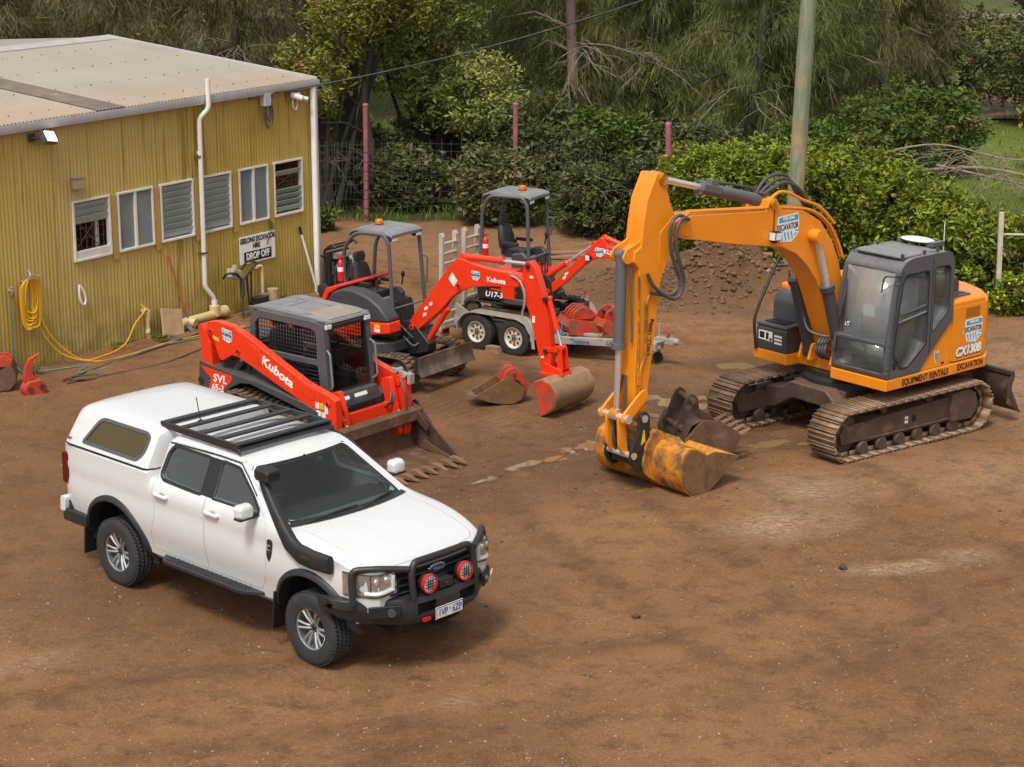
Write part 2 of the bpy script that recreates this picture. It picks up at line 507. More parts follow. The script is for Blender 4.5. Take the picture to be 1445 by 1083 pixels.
for pl in ([(-7, 22.5), (-3.5, 24.6), (-.5, 25.6), (2.5, 27.6), (5.5, 30.5), (8.5, 32)], [(-5.5, 17.2), (-2, 18.4), (1.5, 18.9), (5, 21.5), (8.5, 26.5)], [(3.5, 15.5), (3.2, 18.5), (2.0, 21.5), (.8, 24.5), (.2, 28.5), (-1.5, 33), (-3, 39)], [(-1.5, 15.5), (.8, 17.5), (4.2, 19.0), (7.5, 22.5)], [(6.6, 17.5), (5.6, 20.5), (4.6, 23.6), (3.4, 26.6)]):
 for s in (-.85, .85):
  q = []
  for i, p in enumerate(pl):
   a, b = pl[max(i - 1, 0)], pl[min(i + 1, len(pl) - 1)]
   L = math.hypot(b[0] - a[0], b[1] - a[1])
   q.append((p[0] - (b[1] - a[1]) / L * s, p[1] + (b[0] - a[0]) / L * s))
  RUTS.append((q, .20))
def make_ground():
 xs = np.concatenate([-np.geomspace(420, 15, 26), np.arange(-14, -6, .2), np.arange(-6, 9, .06), np.arange(9, 16, .25), np.geomspace(17, 420, 24)])
 ys = np.concatenate([-np.geomspace(200, 8, 10), np.arange(0, 15, 1.5), np.arange(15.5, 33, .06), np.arange(33, 39, .09), np.arange(39, 48, .3), np.geomspace(48.5, 900, 40)])
 Xg, Yg = np.meshgrid(xs, ys)
 H = ground_h(Xg, Yg)
 nx, ny = len(xs), len(ys)
 v = np.stack([Xg.ravel(), Yg.ravel(), H.ravel()], 1)
 i = np.arange(nx * ny).reshape(ny, nx)
 q = np.stack([i[:-1, :-1], i[:-1, 1:], i[1:, 1:], i[1:, :-1]], -1).reshape(-1, 4)
 me = bpy.data.meshes.new('ground')
 me.vertices.add(len(v)); me.loops.add(q.size); me.polygons.add(len(q))
 me.vertices.foreach_set('co', v.ravel())
 me.loops.foreach_set('vertex_index', q.ravel())
 me.polygons.foreach_set('loop_start', np.arange(len(q)) * 4)
 me.polygons.foreach_set('use_smooth', np.ones(len(q), bool))
 me.update(calc_edges=True)
 x, y = v[:, 0], v[:, 1]
 wet = np.maximum.reduce([blob(x, y, .6, 26.6, 2.8, 2.0, 35, .6, .3, 21) * .8, blob(x, y, -3.3, 22.5, 2.9, 3.4, 45, .5, .25, 22) * .62, blob(x, y, -5.4, 26.5, 2.4, 3.2, 0, .6, .3, 23) * .55,
                             blob(x, y, 2.6, 29.0, 2.1, 1.2, 0, .6, .4, 24) * .9, blob(x, y, -.5, 29.2, 2.4, 1.6, -35, .6, .3, 25) * .6] +
       [blob(x, y, p[0], p[1], p[2] * 1.5 + .15, p[3] * 1.8 + .12, p[4], .4, .3, 81) for p in PUD])
 pale = np.maximum.reduce([blob(x, y, 3.3, 23.5, .75, .42, 30, .8, .5, 26), blob(x, y, 3.75, 24.8, .75, .5, 10, .8, .5, 27) * .9, blob(x, y, 4.45, 21.95, .62, .17, 10, .6, .5, 28) * 1., blob(x, y, 5.3, 22.4, .32, .22, 20, .8, .5, 29) * .8,
                              blob(x, y, -4.95, 19.2, .5, .22, 35, .8, .5, 30) * .6, blob(x, y, 7.9, 30.3, 1.7, 2.2, 0, .9, .5, 34) * .75, blob(x, y, -.55, 18.25, .16, .14, 0, .8, .5, 35) * .7,
                              blob(x, y, 6.7, 25.4, 1.6, .8, 0, .9, .5, 36) * .5, blob(x, y, -1.0, 41.5, 3.5, 1.6, 0, .8, .4, 37) * .25])
 tread = np.maximum(blob(x, y, -.5, 28.35, 1.9, .20, -39, .4, .2, 38), blob(x, y, 6.0, 19.0, 1.5, .3, 60, .6, .4, 39) * .6)
 edge = y - 43.2 + np.where(x > 0, np.clip(x, 0, 9) * .95, 0) + (fbm(x, y, .8, 4, 95) - .5) * 1.6
 grass = np.clip(edge / .5 + .5, 0, 1)
 rough = blob(x, y, 3.4, 36.5, 2.5, 1.8, 0, .5, .3, 96)
 lawn = np.maximum(blob(x, y, 12.3, 52, 2.8, 6, 0, .6, .3, 98), blob(x, y, 20, 82, 8, 12, 0, .6, .3, 99))
 for n, a in (('lawn', lawn), ('wet', wet), ('pale', pale), ('tread', tread), ('grassy', grass), ('spoil', rough)):
  at = me.attributes.new(n, 'FLOAT', 'POINT')
  at.data.foreach_set('value', a.astype(np.float32))
 rut = np.zeros_like(x)
 for pl, wd in RUTS:
  P = catmull([(a, b, 0) for a, b in pl], 10)
  for p, q in zip(P[:-1], P[1:]):
   dx, dy = q.x - p.x, q.y - p.y
   L = math.hypot(dx, dy) + 1e-6
   t = np.clip(((x - p.x) * dx + (y - p.y) * dy) / L ** 2, 0, 1)
   dd = np.hypot(x - p.x - t * dx, y - p.y - t * dy)
   rut = np.maximum(rut, np.clip(1.35 - dd / wd, 0, 1))
 rut = rut * np.clip(fbm(x, y, .55, 3, 77) * 3.4 - .85, 0, 1)
 a_ = me.attributes.new('rut', 'FLOAT', 'POINT'); a_.data.foreach_set('value', rut.astype(np.float32))
 m, nt = newmat('bare_brown_earth')
 L = nt.links.new
 co = coords(nt)
 at = lambda n: (lambda k: (setattr(k, 'attribute_name', n), k.outputs['Fac'])[1])(nd(nt, 'ShaderNodeAttribute'))
 out = nd(nt, 'ShaderNodeOutputMaterial'); b = nd(nt, 'ShaderNodeBsdfPrincipled')
 L(b.outputs[0], out.inputs[0])
 nA, nB = noise(nt, co, .34, 5, .6, .3), noise(nt, co, 2.6, 10, .72, .4)
 nF = noise(nt, co, 24, 10, .75)
 nC, nD, nE = noise(nt, co, 13, 9, .74), noise(nt, co, 60, 4, .6), noise(nt, coords(nt, (1, 1.6, 1)), 2.6, 10, .74, .6)
 c = mixc(nt, maprange(nt, nA, .34, .66, 0, 1), (.200, .092, .035), (.300, .148, .061))
 c = mixc(nt, maprange(nt, nB, .38, .52, .62, 0), c, (.112, .051, .020))
 c = mixc(nt, maprange(nt, nE, .57, .66, 0, .6), c, (.066, .032, .015))
 c = mixc(nt, maprange(nt, nC, .54, .68, 0, .55), c, (.385, .205, .088))
 c = mixc(nt, maprange(nt, nD, .58, .74, 0, .8), c, (.44, .265, .135))
 c = mixc(nt, maprange(nt, nD, .42, .30, 0, .8), c, (.07, .035, .016))
 cf = nd(nt, 'ShaderNodeCombineColor'); ff = maprange(nt, nF, .3, .7, .76, 1.24)
 for i in range(3): L(ff, cf.inputs[i])
 c = mixc(nt, 1., c, cf.outputs[0], 'MULTIPLY')
 vor = nd(nt, 'ShaderNodeTexVoronoi'); vor.inputs['Scale'].default_value = 22
 L(co, vor.inputs['Vector'])
 wn = nd(nt, 'ShaderNodeTexWhiteNoise'); L(vor.outputs['Color'], wn.inputs['Vector'])
 peb = math_(nt, 'MULTIPLY', math_(nt, 'LESS_THAN', vor.outputs['Distance'], .16), math_(nt, 'GREATER_THAN', wn.outputs['Value'], .72))
 c = mixc(nt, math_(nt, 'MULTIPLY', peb, .75), c, (.42, .33, .24))
 pl = math_(nt, 'MULTIPLY', at('pale'), maprange(nt, noise(nt, coords(nt, (1, 1.7, 1)), 11, 10, .76), .40, .66, 0, .85))
 c = mixc(nt, pl, c, (.52, .38, .26))
 sp = at('spoil')
 c = mixc(nt, math_(nt, 'MULTIPLY', sp, .85), c, mixc(nt, nC, (.045, .023, .012), (.185, .10, .052)))
 ru = math_(nt, 'MULTIPLY', at('rut'), maprange(nt, nE, .35, .6, .25, 1))
 c = mixc(nt, math_(nt, 'MULTIPLY', ru, .46), c, (.10, .044, .018))
 w = math_(nt, 'MULTIPLY', at('wet'), maprange(nt, nB, .3, .6, .55, 1))
 c = mixc(nt, w, c, mixc(nt, .72, c, (.085, .044, .021)))
 gr = at('grassy')
 gc = mixc(nt, nB, (.055, .085, .014), (.15, .20, .03))
 gc = mixc(nt, maprange(nt, nA, .5, .62, 0, .8), gc, (.085, .060, .032))
 gc = mixc(nt, 1., gc, mixc(nt, at('lawn'), (.55, .50, .5), (1.35, 1.3, 1.0)), 'MULTIPLY')  # grass off the lawn is multiplied darker: shade put into its colour
 c = mixc(nt, gr, c, gc)
 L(c, b.inputs['Base Color'])
 rg = math_(nt, 'SUBTRACT', maprange(nt, nC, .3, .7, .80, .95), math_(nt, 'MULTIPLY', w, .40))
 L(rg, b.inputs['Roughness'])
 b.inputs['Specular IOR Level'].default_value = .4
 wv = nd(nt, 'ShaderNodeTexWave'); wv.bands_direction = 'X'
 wv.inputs['Scale'].default_value = 2.0; wv.inputs['Distortion'].default_value = 2.5; wv.inputs['Detail'].default_value = 2
 mp = nd(nt, 'ShaderNodeMapping'); mp.inputs['Rotation'].default_value = (0, 0, R(39))
 L(co, mp.inputs[0]); L(mp.outputs[0], wv.inputs['Vector'])
 hgt = math_(nt, 'ADD', math_(nt, 'ADD', nC, math_(nt, 'MULTIPLY', nF, .8)), math_(nt, 'MULTIPLY', nD, .35))
 hgt = math_(nt, 'ADD', hgt, math_(nt, 'MULTIPLY', math_(nt, 'MULTIPLY', wv.outputs['Fac'], math_(nt, 'ADD', at('tread'), math_(nt, 'MULTIPLY', ru, .8))), .9))
 hgt = math_(nt, 'ADD', hgt, math_(nt, 'MULTIPLY', peb, .25))
 hgt = math_(nt, 'ADD', hgt, math_(nt, 'MULTIPLY', nE, .5))
 bp = nd(nt, 'ShaderNodeBump'); bp.inputs['Strength'].default_value = .75; bp.inputs['Distance'].default_value = .04
 L(hgt, bp.inputs['Height']); L(bp.outputs[0], b.inputs['Normal'])
 me.materials.append(m)
 tag(link(bpy.data.objects.new('ground', me)), kind='structure')
 pw, nt = newmat('muddy_water')
 out = nd(nt, 'ShaderNodeOutputMaterial'); b = nd(nt, 'ShaderNodeBsdfPrincipled')
 nt.links.new(b.outputs[0], out.inputs[0])
 nt.links.new(mixc(nt, noise(nt, coords(nt), 2, 5), (.30, .19, .09), (.22, .135, .062)), b.inputs['Base Color'])
 b.inputs['Roughness'].default_value = .04
 b.inputs['Specular IOR Level'].default_value = .6
 for p in PUD:
  n = 40
  a = R(p[4])
  pts = []
  for k in range(n):
   t = 2 * math.pi * k / n
   r = 1.25 + .12 * math.sin(3 * t + p[0])
   u, v2 = p[2] * r * math.cos(t), p[3] * r * 1.15 * math.sin(t)
   pts.append((p[0] + u * math.cos(a) - v2 * math.sin(a), p[1] + u * math.sin(a) + v2 * math.cos(a)))
  gx, gy = np.array([q[0] for q in pts]), np.array([q[1] for q in pts])
  k = np.linspace(0, 1, 9)[:, None]
  ix, iy = (p[0] + (gx - p[0]) * k).ravel(), (p[1] + (gy - p[1]) * k).ravel()
  lev = float(np.percentile(ground_h(ix, iy), 46))
  me = bpy.data.meshes.new('puddle')
  me.from_pydata([(q[0], q[1], lev) for q in pts], [], [tuple(range(n))])
  me.materials.append(pw)
  tag(link(bpy.data.objects.new('puddle', me)), kind='structure')
make_ground()
GXS, GYS = np.arange(-14, 16, .05), np.arange(14, 46, .05)
GH = ground_h(*np.meshgrid(GXS, GYS))
def gz(x, y):
 i, j = int((y - 14) / .05 + .5), int((x + 14) / .05 + .5)
 if 0 <= i < GH.shape[0] and 0 <= j < GH.shape[1]: return float(GH[i, j])
 return 0.
def pebble(mb, c, r, sq=.65):
 a = [rnd.uniform(.7, 1.25) for _ in range(14)]
 q = rnd.uniform(0, 6.3)
 vs = [(c[0], c[1], c[2] + r * sq * a[0])]
 for i, (h, rr) in enumerate(((.35, .85), (-.35, .9))):
  for k in range(6):
   t = q + k * math.pi / 3 + i * .5
   vs.append((c[0] + r * rr * a[1 + i * 6 + k] * math.cos(t), c[1] + r * rr * a[1 + i * 6 + k] * math.sin(t), c[2] + r * sq * h * a[k]))
 fs = [(0, 1 + k, 1 + (k + 1) % 6) for k in range(6)] + [(1 + k, 7 + k, 7 + (k + 1) % 6, 1 + (k + 1) % 6) for k in range(6)]
 mb.add(vs, fs)
def scatter_stones():
 mb, md = MB(), MB()
 for i in range(5200):
  y = 15.5 + 19 * rnd.random() ** 1.6
  x = rnd.uniform(-1, 1) * (y * .27 + .5)
  r = .004 + .011 * rnd.random() ** 3
  pebble(mb, (x, y, gz(x, y) + r * .2), r)
 for i in range(620):   # dark clods, thicker in the churned mud
  if i < 380: x, y = rnd.gauss(.9, 1.6), rnd.gauss(26.2, 1.3)
  else:
   y = 15.8 + 18 * rnd.random(); x = rnd.uniform(-1, 1) * (y * .27)
  r = .008 + .028 * rnd.random() ** 2.5
  pebble(md, (x, y, gz(x, y) + r * .15), r, .5)
 tag(mb.build('gravel', M('pale_gravel', (.33, .25, .18), .85, var=.35, vs=3), None, 0, None), kind='stuff')
 tag(md.build('mud_clods', M('dark_clods', (.12, .066, .036), .85, var=.35, vs=3), None, 0, None), kind='stuff')
 mp = MB()
 for i in range(2300):
  x, y = rnd.gauss(3.5, 1.15), rnd.gauss(36.2, .75)
  h = gz(x, y)
  if h < .06 and rnd.random() < .6: continue
  r = .012 + .062 * rnd.random() ** 3.4
  pebble(mp, (x, y, h + r * .2), r, .7)
 tag(mp.build('soil_lumps', M('soil_lump', (.15, .080, .043), .9, var=.5, vs=2.5, bump=.4, bs=20), None, 0, None), kind='stuff')
 for (x, y, r, lab) in ((1.33, 20.43, .055, 'fist sized dark brown rock alone on the open dirt in the foreground'), (3.79, 21.95, .06, 'dark lump of earth at the tip of the pale scraped arc')):
  k = MB(); pebble(k, (0, 0, 0), r, .75)
  o = k.build('rock', M('dark_rock', (.07, .045, .035), .85, var=.3), None, 0, 25)
  o.location = (x, y, gz(x, y) + r * .3)
  tag(o, lab, 'rock')
scatter_stones()
# ------------------------------------------------------------------ shed
def make_shed():
 B = thing('metal_shed', 'yellow corrugated metal shed with a low pitched grey roof and six windows', 'shed', (-3.657, 36.374, 0), 54.9155)
 m, nt = newmat('yellow_corrugated_wall')
 L = nt.links.new
 out = nd(nt, 'ShaderNodeOutputMaterial'); b = nd(nt, 'ShaderNodeBsdfPrincipled')
 L(b.outputs[0], out.inputs[0])
 co = coords(nt)
 c = mixc(nt, maprange(nt, noise(nt, co, .8, 5), .35, .65, 0, 1), (.42, .29, .045), (.50, .365, .085))
 sx = nd(nt, 'ShaderNodeSeparateXYZ'); L(co, sx.inputs[0])
 wn = nd(nt, 'ShaderNodeTexWhiteNoise', noise_dimensions='1D')
 L(math_(nt, 'FLOOR', math_(nt, 'MULTIPLY', sx.outputs[0], 1.32)), wn.inputs['W'])
 c = mixc(nt, math_(nt, 'MULTIPLY', wn.outputs['Value'], .55), c, (.56, .44, .20))
 st = noise(nt, coords(nt, (7, 7, .32)), 1.6, 6, .6)
 c = mixc(nt, maprange(nt, math_(nt, 'ADD', st, maprange(nt, math_(nt, 'ABSOLUTE', math_(nt, 'ADD', sx.outputs[0], 3.05)), .2, 1.1, .11, 0)), .60, .70, 0, .8), c, (.22, .145, .008))
 st2 = noise(nt, coords(nt, (16, 16, .5)), 1.3, 6, .6)
 c = mixc(nt, maprange(nt, st2, .60, .72, 0, .55), c, (.16, .10, .045))
 spk = noise(nt, co, 14, 5, .7)
 c = mixc(nt, maprange(nt, spk, .645, .72, 0, .9), c, (.10, .055, .03))
 gz_ = math_(nt, 'MULTIPLY', maprange(nt, sx.outputs[2], .95, 0, 0, .9), maprange(nt, noise(nt, co, 2.5, 7, .7), .35, .62, 0, 1))
 c = mixc(nt, gz_, c, (.17, .125, .05))
 fr = math_(nt, 'FRACT', math_(nt, 'MULTIPLY', sx.outputs[0], 1.32))
 c = mixc(nt, math_(nt, 'MULTIPLY', math_(nt, 'LESS_THAN', fr, .018), .55), c, (.10, .07, .02))
 L(c, b.inputs['Base Color']); b.inputs['Roughness'].default_value = .55
 XL, XR, H = -13.0, .17, 3.80
 wins = [(-5.71, -4.90), (-4.74, -3.93), (-3.77, -2.985), (-2.82, -2.055), (-1.865, -1.105), (-.965, -.19)]
 Z0, Z1 = 1.525, 2.50
 def band(mb, x0, x1, z0, z1, rows):
  n = max(2, int((x1 - x0) / .076 * 8))
  xs = [x0 + (x1 - x0) * i / n for i in range(n + 1)]
  vs, fs = [], []
  for j in range(rows + 1):
   for x in xs: vs.append((x, .0034 * math.sin(2 * math.pi * x / .076) - .010 * math.sin(x * 2.1 + 1.3 * math.sin(x * .7)) * math.sin(1.1 * (z0 + (z1 - z0) * j / rows) + x * .4), z0 + (z1 - z0) * j / rows))
  w = n + 1
  for j in range(rows):
   for i in range(n): fs.append((j * w + i, j * w + i + 1, (j + 1) * w + i + 1, (j + 1) * w + i))
  mb.add(vs, fs)
 mb = MB()
 band(mb, XL, XR, 0, Z0, 3); band(mb, XL, XR, Z1, H, 3)
 e = [XL] + [q for w in wins for q in w] + [XR]
 for i in range(0, len(e), 2): band(mb, e[i], e[i + 1], Z0, Z1, 2)
 me = mb.mesh('wall', fix=False)
 put(me, 'wall', m, B, 0, None)
 k = MB().bb((XR - .05, .0, 0), (XR, 11.2, H)).bb((XL, 0, 0), (XL + .05, 11.2, H)).bb((XL, 11.15, 0), (XR, 11.2, H)).bb((XL, 2.4, 0), (XR, 2.45, H))
 k.bb((XL, .05, -.02), (XR, 11.2, .02))
 k.build('side_wall', M('plain_wall', (.42, .28, .07), .6, var=.2), B)
 RM, nt = newmat('weathered_roof_iron')
 L = nt.links.new
 out = nd(nt, 'ShaderNodeOutputMaterial'); b = nd(nt, 'ShaderNodeBsdfPrincipled')
 L(b.outputs[0], out.inputs[0])
 co = coords(nt)
 sx = nd(nt, 'ShaderNodeSeparateXYZ'); L(co, sx.inputs[0])
 c = mixc(nt, noise(nt, co, .7, 6), (.25, .222, .185), (.36, .325, .28))
 c = mixc(nt, maprange(nt, noise(nt, coords(nt, (6, .35, 1)), 1.2, 7, .65), .5, .68, 0, .55), c, (.27, .225, .19))
 lich = math_(nt, 'MULTIPLY', maprange(nt, sx.outputs[1], 1.5, -.3, 0, 1), maprange(nt, noise(nt, co, 5, 8, .75), .42, .6, 0, 1))
 c = mixc(nt, math_(nt, 'MULTIPLY', lich, .6), c, (.42, .22, .10))
 moss = math_(nt, 'MULTIPLY', maprange(nt, sx.outputs[1], .05, -.25, 0, 1), maprange(nt, noise(nt, co, 9, 8, .75), .45, .6, 0, 1))
 c = mixc(nt, moss, c, (.17, .12, .02))
 L(c, b.inputs['Base Color']); b.inputs['Roughness'].default_value = .7
 Y0, YR, ZE, ZR = -.10, 5.1, 3.865, 4.31
 def roofsheet(x0, x1, y0, y1, lift, nm, mt):
  n = int((x1 - x0) / .076 * 6)
  z = lambda y: ZE + (ZR - ZE) * (y - Y0) / (YR - Y0) + lift
  vs, fs = [], []
  ysl = [y0 + (y1 - y0) * j / 4 for j in range(5)]
  for y in ysl:
   for i in range(n + 1):
    x = x0 + (x1 - x0) * i / n
    vs.append((x, y, z(y) + .010 * math.sin(2 * math.pi * x / .076)))
  w = n + 1
  for j in range(4):
   for i in range(n): fs.append((j * w + i, j * w + i + 1, (j + 1) * w + i + 1, (j + 1) * w + i))
  k = MB().add(vs, fs)
  if lift == 0:
   for jy in (.35, 1.6, 2.9, 4.2, 5.1):
    for i in range(26): k.lathe([(0, .022), (.010, .018), (.013, .010), (.013, -.01)], (.15 - i * .42 + rnd.uniform(-.05, .05), jy + rnd.uniform(-.02, .02), z(jy)), 'z', 6, 1)
  return put(k.mesh(nm, fix=False), nm, mt if lift else [mt, M('rusty_screw', (.10, .07, .05), .7)], B, 0, None)
 roofsheet(XL - .2, .15, Y0, YR, 0, 'roof', RM)
 roofsheet(-5.15, -4.50, Y0, YR - .3, .012, 'roof_sheet', M('brown_fibreglass_sheet', (.16, .125, .10), .7, var=.35, vs=3, dirt=((.4, .34, .28), .25, 3)))
 k = MB().add([(XL - .2, YR, ZR), (.15, YR, ZR), (.15, 11.4, ZE), (XL - .2, 11.4, ZE)], [(0, 1, 2, 3)])
 k.build('roof', RM, B)
 s = (ZR - ZE) / (YR - Y0)
 k = MB().prism([(YR - .16, ZR - .16 * s + .025), (YR, ZR + .045), (YR + .16, ZR - .16 * s + .025), (YR, ZR + .025)], XL - .2, .18, 'x')
 k.prism([(YR - .30, ZR - .30 * s + .016), (YR - .16, ZR - .16 * s + .03), (YR - .16, ZR - .16 * s + .02), (YR - .3, ZR - .3 * s + .01)], XL - .2, .18, 'x')
 k.build('ridge_cap', M('ridge_metal', (.40, .385, .36), .5, var=.15, dirt=((.30, .16, .08), .16, 3)), B)
 k = MB().prism([(Y0 - .02, ZE - .05), (Y0 - .02, ZE + .04), (YR, ZR + .05), (YR, ZR - .05)], .12, .165, 'x')
 k.build('barge_board', M('barge_white', (.46, .46, .46), .5, var=.1), B)
 gm = M('gutter_metal', (.52, .54, .58), .38, metal=.2, var=.1, dirt=((.3, .25, .2), .12, 4))
 k = MB().prism([(-.03, 3.72), (-.15, 3.73), (-.17, 3.78), (-.165, 3.865), (-.15, 3.865), (-.145, 3.78), (-.13, 3.755), (-.04, 3.745)], XL, .17, 'x')
 k.prism([(-.035, 3.74), (-.0, 3.74), (-.0, 3.84), (-.035, 3.84)], XL, .12, 'x')
 k.build('gutter', gm, B)
 k = MB().bb((.12, -.045, 0), (.21, -.016, 3.70)).bb((.18, -.05, 0), (.23, .10, 3.70))
 k.build('corner_flashing', M('corner_cream', (.58, .57, .53), .5, var=.08, dirt=((.5, .36, .2), .2, 2)), B)
 MB().tube(fillet([(.05, -.10, 3.75), (.05, -.10, 3.0), (.05, -.10, .02)], .06), .055, 14).build('downpipe', X['sign_white'], B)
 fm = M('window_frame_white', (.66, .64, .60), .5, var=.1, dirt=((.38, .29, .18), .2, 6))
 rustbar = M('rusty_bars', (.12, .06, .035), .8)
 kinds = ['bars', 'slide', 'louvre', 'louvre', 'slide', 'half']
 room = M('pale_room_card', (.5, .45, .37), .8, var=.2)
 for (a, c_), kd in zip(wins, kinds):
  W = MB()
  f = .035
  for (lo, hi) in (((a, -.035, Z0), (a + f, .06, Z1)), ((c_ - f, -.035, Z0), (c_, .06, Z1)), ((a + f, -.035, Z1 - f), (c_ - f, .06, Z1)), ((a + f, -.045, Z0), (c_ - f, .06, Z0 + f))): W.bb(lo, hi)
  if kd == 'slide':
   W.bb(((a + c_) / 2 - .022, -.03, Z0 + f), ((a + c_) / 2 + .022, .03, Z1 - f))
  if kd == 'bars': W.bb((a + f, -.025, Z0 + f), (c_ - f, .03, Z0 + .16)).bb((c_ - .22, .1, Z0), (c_ - .16, .14, Z1 - .3))
  fo = W.build('window', fm, B, .004)
  if kd == 'slide':
   k = MB().bb((a + f, .012, Z0 + f), ((a + c_) / 2, .017, Z1 - f)).bb(((a + c_) / 2, -.008, Z0 + f), (c_ - f, -.003, Z1 - f))
   k.build('pane', X['glass_house'], fo)
   MB().bb(((a + c_) / 2 + .06, .20, Z0 + f), (c_ - .1, .21, Z1 - .1)).build('curtain', room, fo)
  else:
   k = MB()
   nl = 8
   for i in range(nl):
    z = Z0 + .06 + (Z1 - Z0 - .12) * (i + .5) / nl
    if kd == 'bars' and i < 5: continue
    if kd == 'half' and i in (4, 5, 7): continue
    tl = R(38 if kd == 'half' else 24)
    k.box(((a + c_) / 2, .012, z), (c_ - a - 2 * f, .006, .128), Matrix.Rotation(tl, 3, 'X'))
   k.build('louvre_pane', X['glass_louvre'], fo)
   if kd in ('bars', 'half'):
    k = MB()
    z0 = Z0 + .17 if kd == 'bars' else Z0 + .5
    z1 = Z0 + .66 if kd == 'bars' else Z0 + .72
    for i in range(6):
     x = a + .1 + (c_ - a - .2) * i / 5
     k.cyl((x, .06, z0), (x, .06, z1), .006, 6)
    for i in range(4):
     z = z0 + (z1 - z0) * i / 3
     k.cyl((a + .06, .06, z), (c_ - .06, .06, z), .005, 6)
    k.cyl((a + .1, .055, z0), (c_ - .2, .055, z1), .008, 6).cyl((a + .1, .055, z1), (c_ - .2, .055, z0), .008, 6)
    k.build('security_bars', rustbar, fo)
    MB().bb((a + .1, .9, Z0 + .1), (c_ - .1, .95, Z0 + .6)).bb((a + .3, .85, Z0), (a + .42, .9, Z1)).build('room_shelf', room, fo)
 pm = M('yellow_cover_strip', (.43, .29, .07), .5, var=.1, dirt=((.2, .13, .05), .18, 5))
 for x in (-4.82, -3.85, -2.90, -1.96, -1.035):
  MB().bb((x - .062, -.026, 1.42), (x + .062, -.012, 2.47)).build('cover_strip', pm, B)
 return B
SHED = make_shed()
SY = Matrix.Translation((-3.657, 36.374, 0)) @ Matrix.Rotation(R(54.9155), 4, 'Z')
def wl(x, y, z=0):
 return tuple(SY @ Vector((x, y, z)))
def wthing(name, label, cat, x, y, z, group=None):
 return thing(name, label, cat, wl(x, y, z), 54.9155, group)
def shed_things():
 pvc = M('white_pvc', (.70, .69, .65), .4, var=.08, dirt=((.5, .4, .25), .15, 4))
 pvcy = M('yellowed_pvc', (.62, .47, .24), .5, var=.15, dirt=((.35, .25, .12), .25, 4))
 t = wthing('drain_pipe', 'tall white plastic pipe running down the yellow wall from above the gutter', 'pipe', -2.87, -.09, 0)
 P = [(.11, -.14, 4.16), (.11, -.14, 3.66), (.0, -.02, 3.50), (0, 0, .62), (.17, -.04, .40), (.17, -.04, .10)]
 MB().tube(fillet(P, .07), .042, 14).cyl((.17, -.04, .24), (.17, -.04, .36), .055, 14).cyl((0, 0, 2.9), (0, 0, 2.95), .05, 14).build('upright', pvc, t)
 MB().tube(fillet([(-.72, -.10, .14), (.17, -.04, .12), (.42, -.02, .13)], .05), .075, 14).cyl((.36, -.02, .13), (.46, -.02, .13), .095, 14).cyl((-.52, -.11, .14), (-.50, -.23, .12), .07, 14).cyl((.17, -.04, .10), (.17, -.04, .27), .09, 14).build('drain', pvcy, t)
 MB().bb((-.06, -.05, 2.85), (.06, .08, 2.88)).bb((-.06, -.05, 1.20), (.06, .08, 1.23)).build('bracket', X['rust'], t)
 t = wthing('wall_sign', 'white wall sign with black lettering telling where to drop off', 'sign', -1.455, -.028, 1.065)
 MB().bb((-.46, -.006, -.245), (.46, .006, .245)).build('board', X['sign_white'], t, .002)
 xd, yd = (1, 0, 0), (0, 0, 1)
 text('GEELONG EXCAVATOR', .125, X['ink'], t, 'lettering', (0, -.007, .165), xd, yd, sx=.68, bold=.005)
 text('HIRE', .125, X['ink'], t, 'lettering', (-.03, -.007, .05), xd, yd, sx=.74, bold=.005)
 MB().bb((-.355, -.010, -.215), (.355, -.006, -.035)).build('panel', X['ink'], t)
 text('DROP OFF', .165, X['letter_white'], t, 'lettering', (0, -.0105, -.125), xd, yd, sx=.78, bold=.006)
 k = MB().cyl((.33, -.02, .34), (.33, -.02, .10), .006, 6).box((.26, -.03, .10), (.020, .012, .17), Matrix.Rotation(R(28), 3, 'Y'))
 k.build('hanging_latch', X['rust'], t)
 MB().cyl((.36, -.02, .28), (.36, -.02, .42), .022, 8).build('handle', M('green_handle', (.02, .10, .07), .5), t)
 t = wthing('flood_light', 'lit rectangular flood light bracketed high on the yellow wall', 'lamp', -6.46, -.02, 3.60)
 MB().bb((-.06, -.04, -.06), (.04, .0, .06)).tube([(0, -.03, 0), (.06, -.10, .0), (.10, -.14, .0)], .02, 8).build('bracket', X['char'], t)
 rot = Matrix.Rotation(R(-32), 3, 'X') @ Matrix.Rotation(R(18), 3, 'Z')
 MB().box((.16, -.20, .0), (.30, .10, .20), rot).build('housing', X['char'], t, .01)
 c = Vector((.16, -.20, 0)) + rot @ Vector((0, -.052, .0))
 MB().box(c, (.26, .004, .16), rot).build('lit_panel', M('lit_led_panel', (.9, .9, .88), .3, emit=((1, .97, .9), 6)), t)
 t = wthing('junction_box', 'grey cable junction box with looped black lead under the gutter', 'electrical box', -1.22, -.03, 3.60)
 MB().bb((-.30, -.01, .06), (.28, .02, .17)).build('back_board', X['timber'], t)
 MB().bb((-.07, -.14, -.07), (.09, -.01, .15)).build('box', M('grey_pvc_box', (.42, .44, .46), .5, var=.08), t, .008)
 lo = MB()
 for (w, d, o) in ((.09, .42, 0.), (.07, .34, .05), (.12, .46, .03)):
  lo.tube(catmull([(-.02 + o, -.08, -.07), (-.05 + o, -.09, -d * .6), (o + .02, -.09, -d), (o + w, -.09, -d * .8), (o + w * 1.3, -.08, -d * .4), (o + w, -.07, .0), (.12, -.06, .10)], 6), .012, 8)
 lo.build('cable', X['hose'], t)
 t = wthing('security_light', 'white twin security light with a small cable loop beside the shed corner', 'lamp', -.36, -.03, 3.60)
 MB().bb((-.22, -.01, -.07), (.24, .02, .14)).build('back_board', X['timber'], t)
